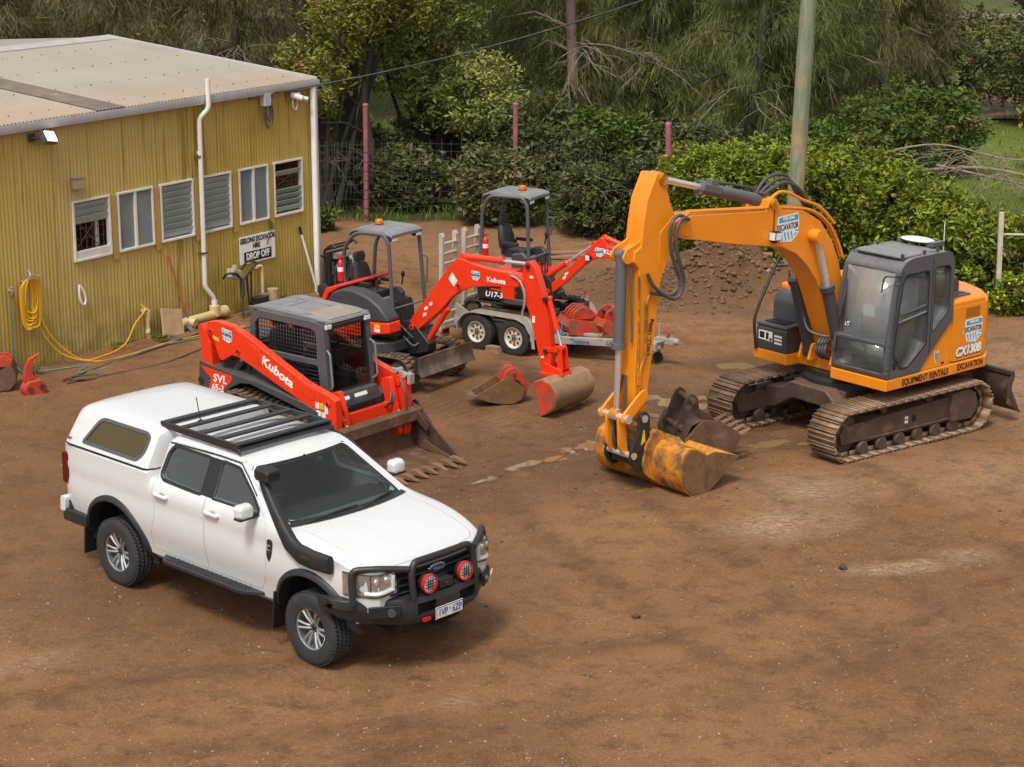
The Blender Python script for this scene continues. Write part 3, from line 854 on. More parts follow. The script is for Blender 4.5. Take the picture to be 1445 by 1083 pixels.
 MB().cyl((-.14, -.03, .05), (-.02, -.20, -.02), .055, 12).cyl((.12, -.03, -.02), (.20, -.14, -.06), .04, 12).bb((-.10, -.10, .0), (.05, -.02, .08)).build('lamp_head', pvc, t, .006)
 MB().tube(catmull([(-.10, -.05, 0), (-.12, -.06, -.14), (-.06, -.07, -.22), (0, -.06, -.15), (.0, -.05, 0)], 6), .012, 8).build('cable_loop', pvc, t)
 t = wthing('meter_box', 'small beige box screwed to the yellow wall above the barred window', 'electrical box', -5.61, -.02, 2.78)
 MB().bb((-.10, -.09, -.085), (.10, 0, .085)).cyl((0, -.095, 0), (0, -.085, 0), .02, 10).build('case', M('beige_box', (.36, .28, .17), .7, var=.15), t, .008)
 MB().bb((-.11, -.10, .085), (.11, 0, .10)).build('lid', X['timber'], t)
 t = wthing('hose_hook', 'grey steel hook bracket on the yellow wall holding the coiled yellow lead', 'hook', -6.82, -.02, 1.42)
 MB().tube(fillet([(-.02, 0, .0), (-.02, -.16, .02), (.0, -.20, .14), (.07, -.05, .18), (.09, -.02, -.05)], .04), .016, 8).bb((.03, -.02, .02), (.30, .0, .06)).cyl((.25, -.05, .04), (.36, -.05, .05), .014, 8).build('bracket', X['galv'], t)
 t = wthing('yellow_lead', 'bright yellow lead coiled on the wall hook and trailing along the ground', 'cable', -6.82, -.16, 0)
 yl = M('yellow_lead', (.72, .38, .01), .45, var=.08)
 k = MB()
 for i in range(11):
  w = rnd.uniform(.09, .18); d = rnd.uniform(.40, .68); o = rnd.uniform(-.04, .07)
  loop = catmull([(o - w, rnd.uniform(-.03, .03), 1.3), (o - w * .4, -.02, 1.46), (o + w * .6, 0, 1.44), (o + w, .02, 1.25), (o + w * .7, .0, 1.42 - d), (o, -.02, 1.34 - d), (o - w * .8, .02, 1.42 - d)], 6, True)
  k.tube(loop, .011, 6, True)
 k.build('coil', yl, t)
 k = MB()
 k.tube(catmull([(.08, 0, 1.25), (.20, 0, .85), (.42, -.05, .42), (.8, -.2, .06), (1.2, -.25, .03), (1.75, -.2, .10), (2.15, -.05, .34), (2.42, -.02, .52), (2.40, .06, .62)], 8), .011, 7)
 k.tube(catmull([(.05, 0, 1.1), (.22, 0, .6), (.5, -.1, .2), (.95, -.38, .02), (1.6, -.5, .02), (2.4, -.45, .02), (3.3, -.55, .02), (4.1, -.7, .02)], 8), .010, 7)
 k.build('trailing_lead', yl, t)
 t = wthing('garden_hose', 'blue green hose hanging from a tap at the left and lying along the wall', 'hose', -7.10, -.06, 0)
 gh = M('teal_hose', (.10, .21, .19), .5, var=.15)
 k = MB().tube(catmull([(0, 0, 1.28), (.01, 0, .8), (.02, 0, .25), (.1, -.1, .03), (.7, -.42, .02), (1.0, -.55, .02), (.6, -.75, .02), (.9, -.9, .02), (1.6, -.72, .02), (2.5, -.6, .02), (3.6, -.8, .02), (4.6, -.9, .02)], 9), .012, 8)
 k.build('hose_line', gh, t)
 MB().cyl((0, .04, 1.33), (0, -.06, 1.33), .02, 10).cyl((-.04, -.03, 1.38), (.05, -.03, 1.38), .012, 8).cyl((0, -.03, 1.27), (0, -.03, 1.38), .016, 10).build('tap', X['galv'], t)
 MB().cyl((.02, -.03, 1.22), (.02, -.03, 1.29), .022, 10).build('connector', X['fire_red'], t)
 k = MB().tube(catmull([(-7.05, -1.15, .02), (-6.4, -1.3, .02), (-5.4, -1.5, .02), (-4.3, -1.35, .02), (-3.2, -1.2, .02)], 8), .016, 8)
 k.tube(catmull([(-7.0, -1.0, .02), (-6.75, -.95, .02), (-6.45, -1.12, .02), (-6.6, -1.3, .02), (-6.9, -1.18, .05), (-6.8, -.98, .03), (-6.0, -.85, .02), (-5.0, -.75, .02), (-3.9, -.62, .02), (-3.0, -.55, .02)], 9), .016, 8)
 o = k.build('black_hose', M('muddy_hose', (.075, .062, .045), .6, var=.3), None)
 o.matrix_world = SY
 tag(o, 'long muddy black hose snaking over the dirt between the shed and the loader', 'hose')
 o = MB().tube(catmull([(0, 0, .16), (-.03, -.02, 0), (0, -.03, -.14), (.06, -.03, -.17), (.09, -.03, -.08), (.05, -.02, .07), (0, 0, .15)], 6), .018, 8).build('hose_loop', pvc, None)
 o.matrix_world = SY @ Matrix.Translation((-5.66, -.03, 1.0))
 tag(o, 'small loop of white hose hung on the yellow wall below the barred window', 'hose')
 t = wthing('standpipe', 'short cream standpipe with elbow standing against the yellow wall left of the slab', 'pipe', -4.30, -.10, 0)
 MB().tube(fillet([(-.09, 0, .50), (.03, 0, .50), (.05, 0, 0)], .04), .032, 12).cyl((.045, 0, .30), (.048, 0, .48), .042, 12).build('riser', pvcy, t)
 MB().cyl((-.02, -.04, .14), (.03, -.01, .14), .035, 12).build('valve', pvc, t)
 t = wthing('standpipe', 'cream standpipe with elbow under the drop off sign', 'pipe', -1.42, -.08, 0)
 MB().tube(fillet([(-.15, 0, .74), (0, 0, .74), (.02, 0, 0)], .04), .032, 12).build('riser', pvcy, t)
 k = MB().box((0, 0, .21), (.46, .045, .46), Matrix.Rotation(R(-17), 3, 'X') @ Matrix.Rotation(R(12), 3, 'Y'))
 o = k.build('paving_slab', M('tan_paver', (.42, .28, .145), .85, var=.2, vs=7, bump=.2), None, .006)
 o.matrix_world = SY @ Matrix.Translation((-3.80, -.20, -.01))
 tag(o, 'square tan paving slab leaning on the shed wall', 'slab')
 t = wthing('shovel', 'long handled shovel with red shaft leaning against the yellow wall', 'shovel', -3.48, -.12, 0)
 MB().cyl((-.19, .08, 1.30), (.03, -.05, .28), .017, 10).build('shaft', M('red_shaft', (.40, .10, .03), .5, var=.2), t)
 MB().cyl((.03, -.05, .30), (.05, -.07, .20), .024, 10).loft([[(-.09 + .05, -.06, .20), (.05, -.085, .21), (.14, -.06, .20), (.05, -.05, .20)], [(-.07 + .05, -.17, .02), (.05, -.20, .0), (.13, -.17, .02), (.05, -.165, .02)], [(.02, -.22, -.01), (.05, -.23, -.02), (.09, -.22, -.01), (.05, -.215, -.01)]]).build('blade', M('shovel_steel', (.20, .21, .22), .45, metal=.5, var=.2, dirt=((.3, .2, .13), .3, 9)), t)
 t = wthing('long_pole', 'white pole with black grip leaning at the shed corner', 'pole', -.22, -.12, 0)
 MB().cyl((.12, -.12, .0), (-.09, .06, 1.12), .022, 10).build('shaft', pvc, t)
 MB().cyl((-.09, .06, 1.12), (-.115, .08, 1.26), .026, 10).build('grip', X['ink'], t)
 for (x, y, r, h, lab) in ((-1.35, -.26, .10, .34, 'pale round timber offcut standing by the wall under the sign'), (-1.62, -.30, .085, .30, 'grey weathered timber offcut beside the pale one')):
  k = MB().lathe([(0, 0), (r, 0), (r * 1.03, h * .4), (r, h), (0, h + .005)], (0, 0, 0), 'z', 18)
  o = k.build('timber_offcut', M('end_grain', (.40, .29, .18) if x > -1.5 else (.2, .17, .14), .85, var=.3, vs=9, bump=.3), None)
  o.matrix_world = SY @ Matrix.Translation((x, y, 0))
  tag(o, lab, 'log')
 t = wthing('earth_auger', 'two handed engine auger with bent black handlebars by the yellow wall', 'auger', -2.30, -.42, 0)
 MB().tube(fillet([(-.30, .16, .74), (-.36, .0, .86), (-.20, -.06, .84), (.02, 0, .66), (.26, .05, .78), (.42, .0, .92), (.30, .14, .95), (.10, .1, .84)], .05), .020, 8).build('handlebar', X['black_plastic'], t)
 MB().box((-.13, .06, .80), (.24, .17, .17), Matrix.Rotation(R(20), 3, 'Y')).cyl((-.13, .06, .86), (-.10, .06, .96), .05, 12).build('engine', M('grey_engine', (.36, .33, .24), .5, var=.25), t, .02)
 MB().cyl((0, 0, .70), (0, .0, .40), .045, 12).cyl((0, 0, .40), (0, 0, .02), .02, 10).build('shaft', X['char'], t)
 MB().tube(fillet([(.16, .04, .72), (.16, .0, .2), (.30, -.05, .04), (.62, -.02, .05)], .08), .018, 8).tube(fillet([(.30, .06, .78), (.27, .05, .24), (.36, -.1, .12), (.66, -.12, .14)], .08), .016, 8).bb((.32, -.06, .12), (.60, .12, .30)).build('stand', X['black_steel'], t)
 t = wthing('pressure_washer', 'black frame pressure washer with pale engine parked at the shed corner', 'washer', .12, -.62, 0)
 f = MB()
 for s in (-1, 1):
  f.tube(fillet([(s * .30, .12, .02), (s * .30, .14, .86), (s * .30, -.05, .98), (s * .30, -.12, .92)], .05), .024, 10)
 f.cyl((-.30, .14, .86), (.30, .14, .86), .022, 10).cyl((-.42, .12, .78), (-.28, .12, .72), .02, 8).bb((-.28, .05, .10), (.28, .12, .82)).cyl((-.3, -.02, .96), (.3, -.02, .96), .02, 8)
 f.build('frame', X['black_plastic'], t, .006)
 MB().tube(catmull([(-.16, .02, .12), (-.18, .0, .5), (0, -.02, .62), (.18, .0, .5), (.15, .02, .12)], 8), .02, 8).cyl((.22, .0, .30), (.25, -.02, .62), .022, 8).cyl((-.24, .0, .42), (-.24, -.01, .64), .016, 8).build('lance', X['hose'], t)
 MB().bb((-.20, -.06, .70), (.20, .04, .80)).build('panel', X['galv'], t, .01)
 for s in (-1, 1): MB().lathe([(0, -.04), (.10, -.04), (.13, -.025), (.13, .025), (.10, .04), (0, .04)], (s * .34, .15, .13), 'x', 18).build('wheel', X['rubber'], t)
 MB().bb((.34, .02, .18), (.66, .36, .50)).bb((.38, .06, .50), (.60, .3, .60)).build('engine', M('pale_engine', (.42, .40, .36), .5, var=.25), t, .03)
shed_things()
# ------------------------------------------------------------------ white utility truck
def lerp(a, b, t): return a + (b - a) * t
def interp(x, tab):
 return float(np.interp(x, [t[0] for t in tab], [t[1] for t in tab]))
def smooth_tab(x, tab):
 """monotone-ish smooth interpolation through (x, value) pairs"""
 xs = [t[0] for t in tab]; ys = [t[1] for t in tab]
 if x <= xs[0]: return ys[0]
 if x >= xs[-1]: return ys[-1]
 i = int(np.searchsorted(xs, x)) - 1
 i = max(0, min(i, len(xs) - 2))
 m = lambda k: (ys[min(k + 1, len(ys) - 1)] - ys[max(k - 1, 0)]) / max(1e-6, xs[min(k + 1, len(xs) - 1)] - xs[max(k - 1, 0)])
 h = xs[i + 1] - xs[i]; t = (x - xs[i]) / h
 return (2 * t ** 3 - 3 * t * t + 1) * ys[i] + (t ** 3 - 2 * t * t + t) * h * m(i) + (-2 * t ** 3 + 3 * t * t) * ys[i + 1] + (t ** 3 - t * t) * h * m(i + 1)
def make_truck():
 T = thing('utility_truck', 'white dual cab utility truck with canopy, black roof rack, snorkel and bull bar', 'truck', (-1.39454, 19.8205, 0), -43.602)
 WH, BK, BP = X['white'], X['black_plastic'], X['black_paint']
 YS = [(.46, .80), (.52, .865), (.60, .885), (.70, .905), (.80, .93), (.92, .945), (1.04, .945), (1.14, .935), (1.24, .945), (1.32, .930), (1.40, .895), (1.49, .868)]
 ztop = [(-4.30, 1.475), (-2.62, 1.475), (-2.60, 1.40), (-.70, 1.395), (-.45, 1.335), (0, 1.295), (.35, 1.235), (.59, 1.165), (.75, 1.10), (.84, 1.02)]
 crown = [(-4.30, .0), (-.7, .0), (-.40, .03), (.2, .04), (.6, .036), (.84, .025)]
 plan = [(-4.24, .93), (-4.12, .98), (-3.6, 1.0), (-.5, 1.0), (.1, .985), (.40, .955), (.60, .925), (.74, .875), (.84, .79)]
 xs = sorted(set([round(-4.24 + .06 * i, 3) for i in range(85)] + [.84, -2.62, -2.60]))
 secs = []
 zl = [.46, .52, .58, .64, .70, .76, .83, .90, .97, 1.04, 1.11, 1.18, 1.25, 1.32]
 NZ = 15
 for x in xs:
  zt = smooth_tab(x, ztop) if x > -2.6 else interp(x, ztop)
  cr, pl = smooth_tab(x, crown), smooth_tab(x, plan)
  zb = .46 if x < .35 else lerp(.46, .70, min(1, (x - .35) / .49))
  half = []
  for k in range(NZ):
   t = k / (NZ - 1)
   z = zb + (zt - .02 - zb) * t
   yy = smooth_tab(z, YS)
   if x < -2.6: yy = max(yy, interp(z, [(1.0, 0), (1.12, .938), (1.32, .938), (1.5, .928)]))
   half.append((yy * pl, z))
  ys = half[-1][0]
  top = [(ys - .012, zt - .006), (ys - .035, zt + .002), (ys * .86, zt + cr * .30), (ys * .70, zt + cr * .62), (ys * .45, zt + cr * .88), (ys * .2, zt + cr)]
  prof = half + top
  loop = [(x, -y, z) for y, z in prof] + [(x, y, z) for y, z in prof[::-1]]
  secs.append(loop)
 low = MB().loft(secs).mesh()
 cut = MB()
 for wx, wz, r in ((0, .43, .535), (-3.27, .44, .555)):
  for s in (-1, 1):
   n = 40
   cut.prism([(wx + r * math.cos(2 * math.pi * k / n), wz + r * math.sin(2 * math.pi * k / n)) for k in range(n)], s * .52, s * 1.2, 'y', 1)
 low = csg(low, cut.mesh())
 low = csg(low, MB().bb((-2.48, -.80, .72), (-.78, .80, 1.6), 2).mesh())
 dp = [(-.95, -.76), (-.60, -.755), (-.47, -.62), (-.38, -.4), (-.345, 0), (-.38, .4), (-.47, .62), (-.60, .755), (-.95, .76)]
 low = csg(low, MB().prism(dp, 1.235, 1.7, 'z', 1).mesh())
 def cab_outline(z, inset=0., off=0.):
  w = .893 - .40 * (z - 1.38) - inset - off
  f = -.41 - 1.70 * (z - 1.33) - inset * 1.0 - off * 1.3
  b = .17 - .10 * (z - 1.33) / .5
  r = -2.575 + .16 * max(0, z - 1.38) + inset * .5 + off
  pts = []
  m = 12
  for k in range(m + 1):
   u = -1 + 2 * k / m
   pts.append((f + b * (1 - abs(u) ** 2.2) - .03, u * w * .90, z))
  pts.append((f - .035, w * .972, z)); pts.append((f - .10, w, z))
  for k in range(1, 6): pts.append((lerp(f - .10, r + .1, k / 5), w, z))
  pts += [(r + .03, w * .975, z), (r, w * .9, z), (r, 0, z), (r, -w * .9, z), (r + .03, -w * .975, z)]
  for k in range(0, 5): pts.append((lerp(r + .1, f - .10, k / 5), -w, z))
  pts.append((f - .10, -w, z)); pts.append((f - .035, -w * .972, z))
  return pts
 lv = [(1.30, 0), (1.36, 0), (1.45, 0), (1.55, 0), (1.65, 0), (1.74, 0), (1.785, .002), (1.815, .014), (1.84, .045), (1.858, .10), (1.875, .20), (1.888, .34), (1.894, .5)]
 cab = MB().loft([cab_outline(z, i) for z, i in lv]).mesh()
 inner = MB().loft([cab_outline(z, i, .05) for z, i in [(1.25, 0), (1.45, 0), (1.65, 0), (1.76, .005), (1.80, .04), (1.82, .12)]], m=2).mesh()
 cab = csg(cab, inner)
 def wpoly(name):
  if name == 'rear': P = [(-2.46, 1.47), (-2.40, 1.425), (-1.755, 1.405), (-1.735, 1.775), (-2.36, 1.775), (-2.42, 1.70)]
  else: P = [(-1.555, 1.402), (-.83, 1.405), (-.815, 1.44), (-.96, 1.56), (-1.185, 1.715), (-1.255, 1.765), (-1.55, 1.778)]
  return rpoly(P, .035, 3)
 wr, wf = wpoly('rear'), wpoly('front')
 cab = csg(cab, MB().prism(wr, -1.2, 1.2, 'y').prism(wf, -1.2, 1.2, 'y').mesh())
 ws = rpoly([(-.775, 1.335), (.775, 1.335), (.625, 1.775), (-.625, 1.775)], .06, 4)
 cab = csg(cab, MB().prism(ws, -1.6, .2, 'x').mesh())
 body = csg(low, cab, 'UNION')
 def door(P, lo, hi):
  return MB().prism(P, lo, hi, 'y', 0).mesh()
 fd = [(-1.645, .60), (-.78, .60), (-.665, .78), (-.635, 1.0), (-.635, 1.32), (-.74, 1.42), (-.905, 1.565), (-1.135, 1.735), (-1.24, 1.815), (-1.645, 1.822)]
 rd = [(-2.50, 1.03), (-2.54, 1.30), (-2.52, 1.55), (-2.45, 1.78), (-2.38, 1.815), (-1.655, 1.822), (-1.655, .60), (-2.58, .60), (-2.62, .70), (-2.57, .86)]
 fd, rd = rpoly(fd, .03, 2), rpoly(rd, .03, 2)
 def shrink(P, d):
  q = []
  n = len(P)
  for i in range(n):
   a, b, c = Vector(P[i - 1]), Vector(P[i]), Vector(P[(i + 1) % n])
   t = ((b - a).normalized() + (c - b).normalized())
   if t.length < 1e-6: t = (c - b)
   t.normalize()
   q.append((b.x - t.y * d, b.y + t.x * d))
  return q
 area = lambda P: sum(P[i - 1][0] * P[i][1] - P[i][0] * P[i - 1][1] for i in range(len(P)))
 if area(fd) < 0: fd = fd[::-1]
 if area(rd) < 0: rd = rd[::-1]
 doors = []
 for s in (-1, 1):
  for nm, P in (('front', fd), ('rear', rd)):
   doors.append((s, nm, csg(body.copy(), door(shrink(P, .0035), s * .60, s * 1.1), 'INTERSECT')))
 for s in (-1, 1):
  body = csg(body, MB().prism(fd, s * .70, s * 1.1, 'y', 1).prism(rd, s * .70, s * 1.1, 'y', 1).mesh()) if False else csg(body, MB().prism(fd, s * .62, s * 1.1, 'y', 1).mesh())
  body = csg(body, MB().prism(rd, s * .62, s * 1.1, 'y', 1).mesh())
 hp = [(-.40, -.742), (.10, -.745), (.45, -.74), (.62, -.735), (.70, -.67), (.745, -.45), (.757, 0), (.745, .45), (.70, .67), (.62, .735), (.45, .74), (.10, .745), (-.40, .742), (-.36, .6), (-.30, .3), (-.285, 0), (-.30, -.3), (-.36, -.6)]
 if area(hp) < 0: hp = hp[::-1]
 hood = csg(body.copy(), MB().prism(shrink(hp, .004), 1.0, 1.7, 'z').mesh(), 'INTERSECT')
 body = csg(body, MB().prism(hp, 1.03, 1.7, 'z', 1).mesh())
 put(body, 'body', [WH, X['darkhole'], X['grey_trim']], T, 0, 32)
 put(hood, 'bonnet', [WH, X['darkhole'], X['grey_trim']], T, 0, 32)
 yw = lambda z: .893 - .40 * (z - 1.38)
 for s, nm, me in doors:
  o = put(me, 'door', [WH, X['darkhole'], X['grey_trim']], T, 0, 32)
  P = wf if nm == 'front' else wr
  if area(P) < 0: P = P[::-1]
  out = [(p[0], s * (yw(p[1]) + .002), p[1]) for p in P]
  big = [(p[0], s * (yw(p[1]) + .002), p[1]) for p in shrink(P, -.022)]
  small = [(p[0], s * (yw(p[1]) + .002), p[1]) for p in shrink(P, .010)]
  MB().ring(big, small, s * -.004 if False else .003).build('window_trim', BK, o)
  g = MB(); n = len(P)
  gp = [(p[0], s * (yw(p[1]) - .012), p[1]) for p in shrink(P, -.004)]
  gq = [(p[0], s * (yw(p[1]) - .016), p[1]) for p in shrink(P, -.004)]
  g.add(gp + gq, [tuple(range(n)), tuple(range(n, 2 * n))[::-1]] + [(i, (i + 1) % n, n + (i + 1) % n, n + i) for i in range(n)])
  g.build('window', X['glass_car'], o)
  hx = -1.50 if nm == 'front' else -2.37
  h = MB().tube(fillet([(hx - .115, s * .925, 1.262), (hx - .10, s * .972, 1.262), (hx + .10, s * .972, 1.262), (hx + .115, s * .925, 1.262)], .03), .019, 8, flat=1.25)
  h.build('handle', WH, o)
  MB().ball((hx + .01, s * .938, 1.262), .05, 14, 8, (1.25, .16, .75)).build('handle_shade_patch', M('handle_shadow_gap', (.35, .35, .35), .5), o) if s < 0 else None  # grey bump behind the handle, painted as the shade of its hollow
 k = MB()
 for s in (-1, 1):
  q = [(-1.755, 1.405), (-1.555, 1.402), (-1.545, 1.79), (-1.745, 1.79)]
  k.add([(x, s * (yw(z) + .004), z) for x, z in q] + [(x, s * (yw(z) - .001), z) for x, z in q], [(0, 1, 2, 3), (7, 6, 5, 4), (0, 1, 5, 4), (1, 2, 6, 5), (2, 3, 7, 6), (3, 0, 4, 7)])
  k.tube([(-2.44, s * (yw(1.80) + .004), 1.802), (-1.65, s * (yw(1.82) + .0), 1.826), (-1.26, s * (yw(1.82)), 1.822), (-1.13, s * yw(1.735), 1.735), (-.90, s * (yw(1.565) - .0), 1.565)], .008, 6)
 k.build('pillar_sash', BK, T)
 def wsx(y, z, d=0):
  f = -.41 - 1.70 * (z - 1.33); b = .17 - .10 * (z - 1.33) / .5; w = .893 - .40 * (z - 1.38)
  return f + b * (1 - abs(y / (w * .9)) ** 2.2) - .03 - d
 g = MB(); vs = []; nu, nv = 14, 8
 for j in range(nv + 1):
  for i in range(nu + 1):
   z = 1.325 + (1.785 - 1.325) * j / nv; hw = .788 - (.788 - .63) * j / nv
   y = -hw + 2 * hw * i / nu
   vs.append((wsx(y, z, .012), y, z))
 g.add(vs, [(j * (nu + 1) + i, j * (nu + 1) + i + 1, (j + 1) * (nu + 1) + i + 1, (j + 1) * (nu + 1) + i) for j in range(nv) for i in range(nu)])
 g.build('windscreen', X['glass_screen'], T, 0, 60)
 k = MB()
 def band(p, q, n=14):
  vs = []
  for i in range(n + 1):
   for (y, z) in (( lerp(p[0][0], p[1][0], i / n), lerp(p[0][1], p[1][1], i / n)), (lerp(q[0][0], q[1][0], i / n), lerp(q[0][1], q[1][1], i / n))):
    vs.append((wsx(y, z, .007), y, z))
  k.add(vs, [(2 * i, 2 * i + 1, 2 * i + 3, 2 * i + 2) for i in range(n)])
 band(((-.785, 1.33), (.785, 1.33)), ((-.765, 1.372), (.765, 1.372)))
 band(((-.63, 1.78), (.63, 1.78)), ((-.645, 1.745), (.645, 1.745)))
 for s in (-1, 1): band(((s * .785, 1.33), (s * .63, 1.78)), ((s * .752, 1.33), (s * .60, 1.78)))
 k.build('windscreen_border', X['ink'], T)
 cw = MB(); vs = []
 for i in range(17):
  y = -.80 + 1.6 * i / 16
  e = .14 * (abs(y) / .8) ** 2.2
  for (dx, z) in ((-.13, 1.315), (-.10, 1.352 - .01 * abs(y)), (.02, 1.352 - .02 * abs(y))): vs.append((-.275 - e + dx, y, z + (.012 if dx > -.13 else 0)))
 cw.add(vs, [(3 * i + j, 3 * i + j + 1, 3 * i + j + 4, 3 * i + j + 3) for i in range(16) for j in (0, 1)])
 cw.build('cowl', BK, T)
 k = MB()
 for (y0, y1) in ((-.62, .05), (.0, .62)):
  k.tube([(wsx(y0, 1.345) + .03, y0, 1.352), (wsx((y0 + y1) / 2, 1.37) + .02, (y0 + y1) / 2, 1.385), (wsx(y1, 1.375) + .014, y1, 1.392)], .009, 6)
 k.build('wiper', BK, T)
 k = MB()
 k.prism([(-.62, 1.10), (-.62, 1.30), (-.80, 1.345), (-.98, 1.315), (-1.06, 1.22), (-1.0, 1.0)], -.79, .79, 'y')
 k.build('dashboard', M('dash_plastic', (.028, .03, .032), .6), T, .02)
 MB().prism([(x * 1.0 - .01, y * .985) for x, y in dp], 1.245, 1.30, 'z').build('dash_top', M('dash_top', (.13, .15, .15), .65), T, .01)
 for s in (-1, 1):
  k = MB()
  k.loft([rpolyz(-1.62, s * .38, 1.0, .24, .26), rpolyz(-1.62, s * .38, 1.10, .26, .27), rpolyz(-1.62, s * .38, 1.14, .22, .23)])
  k.loft([[(x + dx, s * .38 + y, z) for x, y in ((-.06, -w), (.05, -w * .96), (.07, 0), (.05, w * .96), (-.06, w), (-.08, 0))] for z, dx, w in ((1.08, -1.84, .24), (1.30, -1.88, .26), (1.52, -1.94, .23), (1.60, -1.97, .15))])
  k.ball((-1.99, s * .38, 1.68), .10, 12, 8, (.5, 1.1, .75))
  k.build('seat', M('dark_seat', (.085, .088, .09), .85), T)
 MB().tube([(-1.05, -.38, 1.20), (-1.16, -.38, 1.25)], .03, 8).build('steering_column', BK, T)
 ax = Vector((-.85, 0, .5)).normalized(); a, b_ = frame_axes(ax)
 c = Vector((-1.18, -.38, 1.27))
 k = MB().tube([c + (a * math.cos(t) + b_ * math.sin(t)) * .18 for t in [2 * math.pi * i / 24 for i in range(24)]], .016, 8, True)
 for t in (0, 2.2, 4.1): k.tube([c, c + (a * math.cos(t) + b_ * math.sin(t)) * .17], .014, 6)
 k.build('steering_wheel', BK, T)
 MB().bb((-2.45, -.78, 1.0), (-2.05, .78, 1.14)).bb((-2.50, -.76, 1.1), (-2.36, .76, 1.62)).build('rear_bench', M('dark_seat2', (.085, .088, .09), .85), T, .03)
 MB().bb((-1.13, -.06, 1.70), (-1.10, .06, 1.755)).tube([(-1.12, 0, 1.74), (-1.10, 0, 1.79)], .012, 6).build('rear_view_mirror', BK, T, .008)
 def can_outline(z, i=0., off=0):
  w = .925 - .43 * (z - 1.49) - i - off
  r = -4.235 + .30 * (z - 1.49) + i * .9 + off
  f = -2.615 + .10 * max(0, z - 1.49) - i * .5 - off
  c = .09
  pts = [(f, -w + c), (f, 0), (f, w - c), (f - .03, w - .02), (f - .09, w)]
  pts += [(lerp(f - .09, r + .16, k / 4), w) for k in range(1, 5)]
  pts += [(r + .07, w - .02), (r + .02, w - .10), (r - .02, w * .5), (r - .03, 0), (r - .02, -w * .5), (r + .02, -w + .10), (r + .07, -w + .02)]
  pts += [(lerp(r + .16, f - .09, k / 4), -w) for k in range(0, 4)]
  pts += [(f - .09, -w), (f - .03, -w + .02)]
  return [(x, y, z) for x, y in pts]
 cl = [(1.492, .0), (1.55, 0), (1.65, 0), (1.76, 0), (1.84, .0), (1.875, .012), (1.90, .045), (1.918, .10), (1.93, .19), (1.938, .32), (1.94, .5)]
 can = MB().loft([can_outline(z, i) for z, i in cl]).mesh()
 can = csg(can, MB().loft([can_outline(z, i, .04) for z, i in [(1.40, 0), (1.84, 0), (1.87, .04), (1.885, .10)]], m=2).mesh())
 cp = rpoly([(-3.86, 1.545), (-3.66, 1.81), (-3.58, 1.85), (-2.78, 1.85), (-2.71, 1.81), (-2.74, 1.64), (-2.84, 1.54)], .05, 4)
 if area(cp) < 0: cp = cp[::-1]
 can = csg(can, MB().prism(cp, -1.2, 1.2, 'y').mesh())
 co_ = put(can, 'canopy', [WH, X['darkhole'], X['grey_trim']], T, 0, 35)
 yc = lambda z: .925 - .43 * (z - 1.49)
 for s in (-1, 1):
  big = [(p[0], s * (yc(p[1]) + .002), p[1]) for p in shrink(cp, -.008)]
  sm = [(p[0], s * (yc(p[1]) + .002), p[1]) for p in shrink(cp, .028)]
  MB().ring(big, sm, .004).build('window_frame', M('dark_grey_frame', (.09, .09, .095), .4), co_)
  n = len(cp)
  gp = [(p[0], s * (yc(p[1]) - .006), p[1]) for p in shrink(cp, -.002)]; gq = [(x, y - s * .005, z) for x, y, z in gp]
  MB().add(gp + gq, [tuple(range(n)), tuple(range(n, 2 * n))[::-1]] + [(i, (i + 1) % n, n + (i + 1) % n, n + i) for i in range(n)]).build('window', X['glass_tint'], co_)
 MB().loft([[(x, y * 1.006, 1.478) for x, y, z in can_outline(1.49)], [(x, y * 1.006, 1.496) for x, y, z in can_outline(1.49)]]).build('seal', BK, co_)
 k = MB()
 for y in (-.40, -.13, .13, .40): k.tube([(-2.8, y, 1.936 - .06 * abs(y)), (-3.4, y, 1.937 - .06 * abs(y)), (-3.9, y, 1.932 - .06 * abs(y))], [.010, .016, .006], 8, flat=.35)
 k.build('roof_rib', WH, co_)
 decal([(-4.13, -.905, 1.535), (-4.05, -.905, 1.535), (-4.05, -.893, 1.562), (-4.13, -.893, 1.562)], X['fire_red'], co_, 'badge')
 def wheel(x, y, z, steer=0):
  w = bpy.data.objects.new('wheel', None); link(w, T)
  w.location = (x, y, z); w.rotation_euler = (0, 0, R(steer) + (math.pi if y > 0 else 0))
  prof = [(.215, -.10), (.225, -.128), (.30, -.142), (.352, -.135), (.378, -.118), (.386, -.10), (.388, -.06)]
  full = prof + [(r, -h) for r, h in prof[::-1]]
  full = full + [(.205, .08), (.205, -.08), (.215, -.10)]
  MB().lathe(full, (0, 0, 0), 'y', 64).build('tyre', X['rubber'], w, 0, 40)
  tr = MB()
  for ring_y, ph, wd in ((-.105, 0, .032), (-.052, .5, .04), (0, 0, .04), (.052, .5, .04), (.105, 0, .032)):
   for k in range(56):
    a = 2 * math.pi * (k + ph) / 56
    tr.box((.3865 * math.cos(a), ring_y, .3865 * math.sin(a)), (.010, wd * .8, .036), Matrix.Rotation(-a, 3, 'Y') @ Matrix.Rotation(.35 if ring_y else -.35, 3, 'X'))
  tr.build('tread', X['rubber'], w, 0, None)
  rim = MB().lathe([(.222, -.10), (.218, -.118), (.205, -.112), (.198, -.06), (.19, .06), (.20, .09)], (0, 0, 0), 'y', 48)
  rim.lathe([(0, -.072), (.052, -.074), (.060, -.066), (.062, -.04)], (0, 0, 0), 'y', 24)
